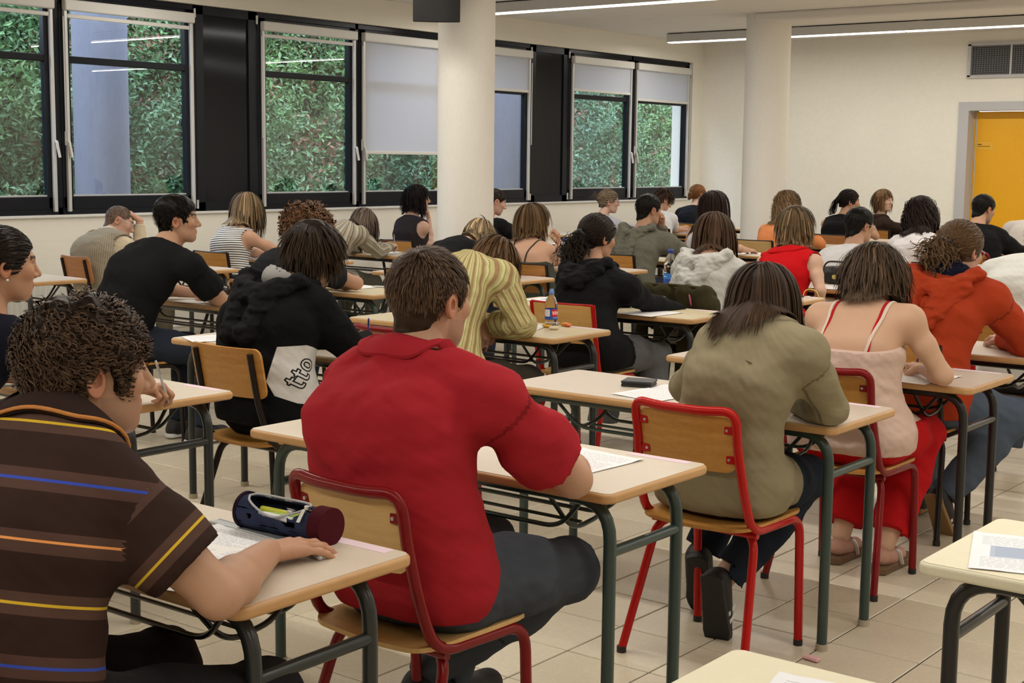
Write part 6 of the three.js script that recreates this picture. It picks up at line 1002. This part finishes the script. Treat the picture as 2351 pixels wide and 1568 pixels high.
// pens
function pen(label, a, b, rgb, r = 0.0042) { const g = new THREE.Group(); g.name = numbered('pen'); g.position.copy(a); tag(g, label, 'pen', 'pens'); const d = b.clone().sub(a), L = d.length(); g.quaternion.setFromUnitVectors(V(0, 1, 0), d.clone().normalize()); part('barrel', lathe([[0, 0.012], [r * 0.55, 0.014], [r, 0.03], [r, L - 0.012], [r * 0.8, L], [0, L]], 12), std(lin(...rgb), 0.3), g); part('tip', lathe([[0, 0], [0.0009, 0.001], [r * 0.55, 0.0145], [0, 0.0145]], 10), std(lin(0.5, 0.5, 0.5), 0.3, { metalness: 0.7 }), g); part('clip', bx(0.002, 0.035, 0.0025, r + 0.0012, L - 0.03, 0), std(lin(0.5, 0.5, 0.52), 0.3, { metalness: 0.8 }), g); scene.add(g); return g; }
const handTip = (id, side, up, out) => { const a = PEOPLE[id].arms[side], d = a.wr.clone().sub(a.el).setY(0).normalize(); return a.wr.clone().addScaledVector(d, 0.10).add(V(0, up, 0)).addScaledVector(PEOPLE[id].rt, out || 0); };
for (const [id, label, rgb] of [['P7', 'blue pen held by the boy in the black and white hoodie', [0.04, 0.04, 0.30]], ['P19', 'pink pen held by the girl in the black cardigan', [0.72, 0.12, 0.36]], ['P5', 'dark blue pen under the hand of the cream camisole girl', [0.05, 0.04, 0.22]], ['P2', 'silver pen in the hand of the girl in navy', [0.45, 0.45, 0.46]], ['P12', 'grey pen held by the bowed student in the cardigan', [0.35, 0.35, 0.36]]]) { const a = PEOPLE[id].arms.R, tip = handTip(id, 'R', 0, 0); tip.y = TOP + 0.001; const top = a.wr.clone().addScaledVector(a.wr.clone().sub(a.el).normalize(), 0.055).add(V(0.03, 0.095, 0.02)); pen(label, tip, top, rgb); }
pen('silver pen lying under the hand of the brown polo', Y(688, 1252, TOP + 0.006), Y(736, 1282, TOP + 0.006), [0.42, 0.42, 0.44], 0.0055);
pen('white pen lying beyond the curly haired student', V(-6.12, TOP + 0.006, -6.42), V(-6.02, TOP + 0.006, -6.45), [0.78, 0.78, 0.76], 0.006);

{ // aluminium ruler
  const a = Y(492, 1196, TOP), b = Y(655, 1242, TOP), g = thing('ruler', 'grey metal ruler lying beside the blue pencil case', 'ruler', null, arr(a)); const d = b.clone().sub(a); g.rotation.y = -Math.atan2(d.z, d.x);
  part('blade', rbx(0.30, 0.0022, 0.034, 0.0009, 0.15, 0.0014, 0, 1), std(lin(0.42, 0.45, 0.47), 0.35, { metalness: 0.45 }), g); part('raised_edge', rbx(0.30, 0.004, 0.006, 0.0015, 0.15, 0.003, 0.012, 1), std(lin(0.52, 0.54, 0.55), 0.35, { metalness: 0.5 }), g);
  const tk = []; for (let i = 0; i <= 60; i++) tk.push(bx(0.0006, 0.0003, i % 10 ? 0.004 : 0.008, 0.003 + i * 0.0049, 0.0027, -0.012)); part('scale_marks', merge(tk), std(lin(0.03, 0.03, 0.03), 0.6), g).userData.kind = 'stuff';
}
{ // pencil case: a zipped barrel lying open
  const a = Y(578, 1180, TOP + 0.03), b = Y(728, 1212, TOP + 0.03), g = thing('pencil_case', 'navy pencil case with burgundy ends lying unzipped on the desk', 'pencil case', null, [(a.x + b.x) / 2, TOP, (a.z + b.z) / 2]); const d = b.clone().sub(a); g.rotation.y = -Math.atan2(d.z, d.x); g.position.y += 0.001;
  const L = 0.215, R = 0.039, lens = (x) => 0.026 * Math.sqrt(Math.max(0, 1 - Math.pow(x / 0.088, 2)));
  const shell = (x, y, z) => { const yy = y - 0.036, r = Math.hypot(yy * 1.06, z), wob = 0.003 * perlin.noise(x * 30, y * 30, z * 30); let dd = Math.max(r - R - wob, Math.abs(x) - L / 2); dd = Math.max(dd, -(Math.max(r - R + 0.004, Math.abs(x) - L / 2 + 0.004))); const zz = z - 0.012; return yy > 0 ? Math.max(dd, lens(x) - Math.abs(zz) * (Math.abs(x) < 0.088 ? 1 : 9)) : dd; };
  const sg = surfaceNet(shell, [-0.125, -0.012, -0.055], [0.125, 0.09, 0.055], 0.0036, 0.01); const cloth = weave([0.026, 0.034, 0.075]); part('fabric_barrel', sg, cloth, g);
  for (const s of [-1, 1]) part('end_panel', cyl(R + 0.0015, s > 0 ? 0.034 : 0.008, 0, 0, 0, 28).rotateZ(PI / 2).translate(s * (L / 2 + (s > 0 ? 0.012 : 0.002)), 0.037, 0), weave(s > 0 ? [0.075, 0.008, 0.014] : [0.03, 0.012, 0.03]), g);
  const zip = sgn => { const pts = []; for (let i = 0; i <= 24; i++) { const x = -0.088 + 0.176 * i / 24, zz = 0.012 + sgn * lens(x); pts.push(V(x, 0.036 + Math.sqrt(Math.max(0, R * R - zz * zz)) + 0.001, zz)); } return sweep(pts, 0.0026, 6); };
  for (const s of [-1, 1]) part('zip_tape', zip(s), std(lin(0.42, 0.43, 0.45), 0.6), g);
  part('zip_pull', merge([rbx(0.010, 0.003, 0.030, 0.0014, 0, 0, 0, 1).rotateX(0.9).translate(0.086, 0.060, 0.038), rbx(0.012, 0.010, 0.010, 0.002, 0.086, 0.074, 0.018, 1)]), M.steel, g);
  part('yellow_marker', cyl(0.008, 0.14, 0, 0, 0, 14).rotateZ(PI / 2).translate(0.01, 0.046, 0.004), std(lin(0.55, 0.58, 0.03), 0.35), g); part('green_marker', cyl(0.007, 0.12, 0, 0, 0, 14).rotateZ(PI / 2 + 0.05).translate(0.02, 0.044, 0.018), std(lin(0.25, 0.42, 0.04), 0.35), g); part('white_tube', cyl(0.007, 0.13, 0, 0, 0, 14).rotateZ(PI / 2).translate(-0.01, 0.043, 0.028), std(lin(0.75, 0.75, 0.78), 0.4), g); part('chrome_clip', bx(0.016, 0.004, 0.014, 0.03, 0.056, 0.008), M.steel, g);
}
{ // black wallet
  const p = Y(1467, 885, TOP), g = thing('wallet', 'closed black leather wallet on the green-legged desk', 'wallet', null, arr(p), 0.34), lt = std(lin(0.012, 0.012, 0.013), 0.42); part('lower_cover', rbx(0.112, 0.009, 0.092, 0.004, 0, 0.0047, 0), lt, g); part('upper_cover', rbx(0.114, 0.010, 0.094, 0.0045, 0.001, 0.0165, 0.001), lt, g); part('inner_leaves', bx(0.106, 0.006, 0.086, 0, 0.0105, 0), std(lin(0.03, 0.03, 0.03), 0.6), g); part('embossed_seal', cyl(0.012, 0.0008, 0.015, 0.0218, -0.01, 20), std(lin(0.018, 0.018, 0.019), 0.3), g);
}
// water bottles
const pet = phys(lin(0.90, 0.95, 1.0), 0.05, { transmission: 1, thickness: 0.02, ior: 1.22 });
const capMat = { blue: std(lin(0.16, 0.30, 0.62), 0.4), red: std(lin(0.60, 0.02, 0.02), 0.4), white: std(lin(0.75, 0.75, 0.75), 0.4), navy: std(lin(0.03, 0.05, 0.30), 0.4) };
const vittel = canvasTexture(1024, 256, (c, w, h) => { for (let k = 0; k < 2; k++) { const x = k * 512; c.fillStyle = '#2c4fa0'; c.fillRect(x, 0, 512, h); c.fillStyle = '#d3222c'; c.fillRect(x, 18, 300, 160); c.fillStyle = '#f1f1f4'; c.fillRect(x + 300, 18, 160, 160); c.fillStyle = '#9aa6c4'; for (let j = 0; j < 5; j++) c.fillRect(x + 316, 44 + j * 26, 120, 7); c.fillStyle = '#ffffff'; c.font = 'bold 112px sans-serif'; c.fillText('Vittel', x + 10, 136); c.fillStyle = '#c8d4ee'; c.fillRect(x + 30, 204, 240, 12); } });
const vittelUp = canvasTexture(512, 512, (c, w, h) => { c.fillStyle = '#f3f2f2'; c.fillRect(0, 0, w, h); for (let k = 0; k < 2; k++) { c.fillStyle = '#cf1f2a'; c.fillRect(k * 256, 0, 132, h); c.save(); c.translate(k * 256 + 112, h - 30); c.rotate(-PI / 2); c.fillStyle = '#ffffff'; c.font = 'bold 130px sans-serif'; c.fillText('Vittel', 0, 0); c.restore(); } });
const blueLabel = canvasTexture(512, 256, (c, w, h) => { c.fillStyle = '#3c86d8'; c.fillRect(0, 0, w, h); c.fillStyle = '#2450b0'; c.fillRect(0, 130, w, 126); c.fillStyle = '#dfeaf8'; for (let k = 0; k < 3; k++) { c.fillRect(k * 170 + 20, 30, 26, 120); c.fillRect(k * 170 + 60, 60, 60, 18); } });
const flagLabel = canvasTexture(512, 128, (c, w, h) => { c.fillStyle = '#27407e'; c.fillRect(0, 0, w, h); for (let k = 0; k < 4; k++) { c.fillStyle = '#c33440'; c.beginPath(); c.moveTo(k * 128 + 70, 0); c.lineTo(k * 128 + 110, 64); c.lineTo(k * 128 + 70, 128); c.fill(); c.fillStyle = '#fff'; c.fillRect(k * 128 + 30, 20, 18, 88); } });
function bottle(label, px, py, hgt, rad, cap, tex, lab, sport) {
  const p = onDesk(atY(px, py, TOP)), g = thing('water_bottle', label, 'bottle', 'plastic water bottles', arr(p), Math.atan2(-p.x, -p.z)), prof = [[0, 0], [rad * 0.8, 0], [rad, 0.006]];
  const n = Math.round((hgt * 0.62) / 0.012); for (let i = 0; i < n; i++) { const y = 0.012 + (hgt * 0.60) * i / n; prof.push([rad * (i % 2 && (y < hgt * lab[0] || y > hgt * lab[1]) ? 0.955 : 1), y]); }
  prof.push([rad * 0.98, hgt * 0.66], [rad * 0.72, hgt * 0.80], [rad * 0.38, hgt * 0.89], [rad * 0.36, hgt * 0.92], [0, hgt * 0.92]);
  part('bottle_body', lathe(prof, 28), pet, g); part('cap', sport ? lathe([[0, hgt * 1.06], [rad * 0.28, hgt * 1.055], [rad * 0.34, hgt * 0.99], [rad * 0.44, hgt * 0.975], [rad * 0.44, hgt * 0.90], [0, hgt * 0.90]].reverse(), 20) : lathe([[0, hgt * 0.90], [rad * 0.43, hgt * 0.90], [rad * 0.43, hgt], [0, hgt]], 20), capMat[cap], g);
  if (tex) part('bottle_label', new THREE.CylinderGeometry(rad * 1.012, rad * 1.012, hgt * (lab[1] - lab[0]), 32, 1, true).translate(0, hgt * (lab[0] + lab[1]) / 2, 0), std(0xffffff, 0.45, { map: tex, side: THREE.DoubleSide }), g);
  return g;
}
bottle('small water bottle with a pale blue sport cap beside the sweets', 1265, 751, 0.175, 0.031, 'blue', vittel, [0.22, 0.52], true).rotation.y += 0.1;
bottle('water bottle with a red cap and red and white label', 1838, 832, 0.205, 0.033, 'red', vittelUp, [0.15, 0.62]).rotation.y += 1.2;
bottle('tall water bottle with a navy cap and blue label', 1538, 668, 0.26, 0.041, 'navy', blueLabel, [0.18, 0.42]);
bottle('water bottle with a navy cap behind the white T-shirt boy', 1900, 592, 0.24, 0.040, 'navy', null, [0.4, 0.4]);
bottle('tall water bottle with a red cap beside the dark sleeveless top', 993, 553, 0.30, 0.042, 'red', null, [0.4, 0.4]);
bottle('small bottle with a white cap and blue red label by the windows', 1293, 545, 0.18, 0.032, 'white', flagLabel, [0.30, 0.55]);
bottle('bottle with a blue sport cap near the red haired student', 1568, 523, 0.24, 0.034, 'blue', null, [0.3, 0.3], true);
{ // sweets in wrappers
  const w = [[lin(0.75, 0.42, 0.04), 1256, 752], [lin(0.72, 0.62, 0.45), 1272, 757], [lin(0.80, 0.14, 0.02), 1304, 750], [lin(0.82, 0.30, 0.02), 1320, 746], [lin(0.55, 0.42, 0.36), 1290, 744]];
  w.forEach(([c, px, py], i) => { const p = onDesk(Y(px, py, TOP), 0.04, 0.04), g = new THREE.SphereGeometry(0.024, 12, 8), q = g.attributes.position; for (let k = 0; k < q.count; k++) { const x = q.getX(k), y = q.getY(k), z = q.getZ(k), n = 1 + 0.5 * perlin.noise(x * 90 + i * 7, y * 90, z * 90); q.setXYZ(k, x * 1.25 * n, Math.max(-0.008, y * 0.36 * n), z * 0.6 * n); } g.computeVertexNormals(); const m = shade(new THREE.Mesh(g, std(c, 0.3))); m.name = numbered('sweet_wrapper'); m.position.copy(p); m.position.y += 0.009; m.rotation.y = i * 1.1; tag(m, ['crumpled yellow sweet wrapper against the small bottle', 'crumpled cream sweet wrapper in front of the small bottle', 'crumpled red orange sweet wrapper', 'crumpled bright orange sweet wrapper at the end of the heap', 'crumpled brown sweet wrapper behind the others'][i], 'wrapper', 'sweet wrappers'); scene.add(m); });
}
// soft pouches and bags
function pouch(label, px, py, w, h, d, turn, rgb, details) { const p = onDesk(Y(px, py, TOP), 0.1, 0.06), g = thing('pouch', label, 'pouch', null, arr(p), turn), f = (x, y, z) => { const q = ellipsoid([0, h / 2, 0], [w / 2, h / 2 * 1.05, d / 2], x, y, z), b = Math.max(Math.abs(x) - w / 2 * 0.93, Math.abs(z) - d / 2 * 0.92, Math.abs(y - h / 2) - h / 2); return Math.max(mix(q, b, 0.45) + 0.006 * perlin.noise(x * 25 + px, y * 25, z * 25), -y + 0.001); }; part('pouch_body', surfaceNet(f, [-w * 0.6, -0.01, -d * 0.65], [w * 0.6, h * 1.25, d * 0.65], 0.008, 0.02), std(lin(...rgb), 0.45), g); part('zip', sweep([V(-w * 0.42, h * 0.86, 0.0), V(0, h * 1.0, 0.0), V(w * 0.42, h * 0.86, 0.0)], 0.003, 6), M.steel, g); if (details) details(g); return g; }
pouch('black pencil pouch with red lettering by the black T-shirt boy', 545, 672, 0.22, 0.055, 0.09, 0.1, [0.012, 0.012, 0.013], g => part('red_lettering', bx(0.09, 0.012, 0.001, 0, 0.03, 0.044), std(lin(0.35, 0.06, 0.05), 0.5), g));
pouch('shiny black pencil pouch with a metal ring by the black cardigan', 1525, 700, 0.19, 0.065, 0.08, 0.15, [0.012, 0.012, 0.013], g => part('key_ring', new THREE.TorusGeometry(0.022, 0.002, 6, 20).translate(0.09, 0.035, 0.03), M.steel, g));
pouch('black handbag with yellow emblems on the desk of the red blouse', 1925, 652, 0.30, 0.12, 0.10, 0.05, [0.010, 0.010, 0.011], g => { part('yellow_emblem', new THREE.CircleGeometry(0.018, 5).translate(-0.01, 0.05, 0.052), std(lin(0.5, 0.42, 0.12), 0.5), g); part('yellow_emblem', new THREE.CircleGeometry(0.022, 3).translate(0.09, 0.05, 0.05), std(lin(0.5, 0.42, 0.12), 0.5), g); part('bag_handle', sweep(roundedPath([V(-0.11, 0.08, 0.02), V(-0.08, 0.15, 0.02), V(0.08, 0.15, 0.02), V(0.11, 0.08, 0.02)], 0.05), 0.006, 8), std(lin(0.01, 0.01, 0.01), 0.5), g); });
pouch('soft black pouch in front of the girl in the white top', 2112, 616, 0.20, 0.055, 0.12, 0.2, [0.014, 0.015, 0.018]);
pouch('small blue pouch near the strappy green top', 1303, 556, 0.12, 0.045, 0.07, 0.3, [0.06, 0.10, 0.28]);
pouch('small black case beside the tall water bottle', 1528, 664, 0.09, 0.035, 0.05, 0.2, [0.012, 0.012, 0.014]);
{ // ring binder
  const p = Y(902, 570, TOP), g = thing('ring_binder', 'maroon ring binder with yellow edges by the bowed student', 'binder', null, arr(p), -0.5), mr = std(lin(0.09, 0.012, 0.016), 0.5), ye = std(lin(0.62, 0.48, 0.10), 0.5);
  part('cover', rbx(0.27, 0.004, 0.32, 0.002, 0, 0.004, 0, 1), mr, g); part('cover', rbx(0.27, 0.004, 0.32, 0.002, 0, 0.072, 0, 1), mr, g); part('spine', rbx(0.004, 0.072, 0.32, 0.002, 0.137, 0.038, 0, 1), mr, g); part('paper_block', bx(0.23, 0.05, 0.29, -0.01, 0.035, 0), std(lin(0.66, 0.64, 0.60), 0.9), g);
  for (const y of [0.014, 0.040, 0.064]) part('divider_edge', bx(0.255, 0.004, 0.30, 0, y, 0), ye, g); part('spine_edge', bent([[0.14, 0.0035, 0.16], [0.142, 0.04, 0.161], [0.14, 0.074, 0.16]], 0.003, 0.01, 6), ye, g);
  const q = Y(955, 578, TOP), m = thing('purse', 'flat dark red purse on the desk of the bowed student', 'purse', null, arr(q), 0.2); part('purse_body', new THREE.SphereGeometry(0.1, 20, 10).scale(1, 0.12, 0.55).translate(0, 0.012, 0), std(lin(0.085, 0.014, 0.016), 0.45), m); part('zip', sweep([V(-0.07, 0.02, 0.02), V(0, 0.024, 0.024), V(0.07, 0.02, 0.02)], 0.002, 6), M.steel, m);
}
{ // olive coat hung over the chair of the grey hoodie girl
  const [, cx, cz] = SEATS.P24, g = thing('olive_coat', 'dark olive coat hung over the chair of the grey sleeveless hoodie', 'coat', null, [cx, 0, cz]), b = [];
  bn2(b, V(-0.20, 0.80, 0.25), V(0.20, 0.80, 0.25), 0.030, 0.030); for (const [x, y] of [[-0.20, 0.30], [-0.07, 0.22], [0.07, 0.24], [0.19, 0.34]]) { bn2(b, V(x, 0.80, 0.265), V(x * 1.12, y, 0.275), 0.035, 0.052); bn2(b, V(x, 0.80, 0.235), V(x, 0.60, 0.165), 0.03, 0.03); }
  bn2(b, V(0.24, 0.74, 0.27), V(0.30, 0.36, 0.24), 0.04, 0.05);
  const f0 = boneField(b, 0.06), f = (x, y, z) => f0(x, y, z) - 0.012 * perlin.noise(x * 22, y * 6, z * 20) - 0.006 * perlin.noise(x * 40, y * 14, z * 30), [lo, hi] = bonesBox(b, 0.05); part('coat_body', surfaceNet(f, lo, hi, 0.011, 0.03), weave([0.042, 0.036, 0.016]), g); part('collar_edge', sweep([V(-0.18, 0.842, 0.26), V(0, 0.846, 0.268), V(0.20, 0.84, 0.262)], 0.008, 8), weave([0.07, 0.060, 0.026]), g);
}
{ // pink folded paper under a desk leg
  const p = Y(1868, 1506, 0.012), m = shade(new THREE.Mesh(merge([rbx(0.055, 0.006, 0.022, 0.002, 0, 0.006, 0.012, 1), rbx(0.050, 0.005, 0.020, 0.002, 0.003, 0.0105, 0.008, 1).rotateX(0.1)]), std(lin(0.72, 0.40, 0.42), 0.8))); m.name = 'folded_paper'; m.position.set(p.x, 0, p.z); m.rotation.y = -0.15; tag(m, 'folded pink paper wedge on the floor by a desk leg', 'paper'); scene.add(m);
}
{ // yellow cable loop, earring, watch strap
  const p = Y(1858, 684, TOP), g = thing('cable_loop', 'small loop of yellow cable on the desk behind the red blouse', 'cable', null, arr(p)); part('cord', sweep(roundedPath([V(-0.04, 0.003, 0), V(-0.035, 0.04, 0), V(0.0, 0.055, 0.0), V(0.04, 0.045, -0.01), V(0.06, 0.004, -0.01)], 0.03), 0.003, 6), std(lin(0.68, 0.55, 0.08), 0.5), g); part('plug', rbx(0.03, 0.012, 0.014, 0.003, -0.05, 0.007, 0, 1), std(lin(0.12, 0.10, 0.05), 0.5), g);
  const e = PEOPLE.P2, ep = e.toHead(0.082, -0.038, 0.008); part('earring', e.loc(new THREE.SphereGeometry(0.0045, 10, 8).translate(ep.x, ep.y, ep.z)), std(lin(0.8, 0.78, 0.74), 0.2), e.g);
}

renderer.render(scene, camera);
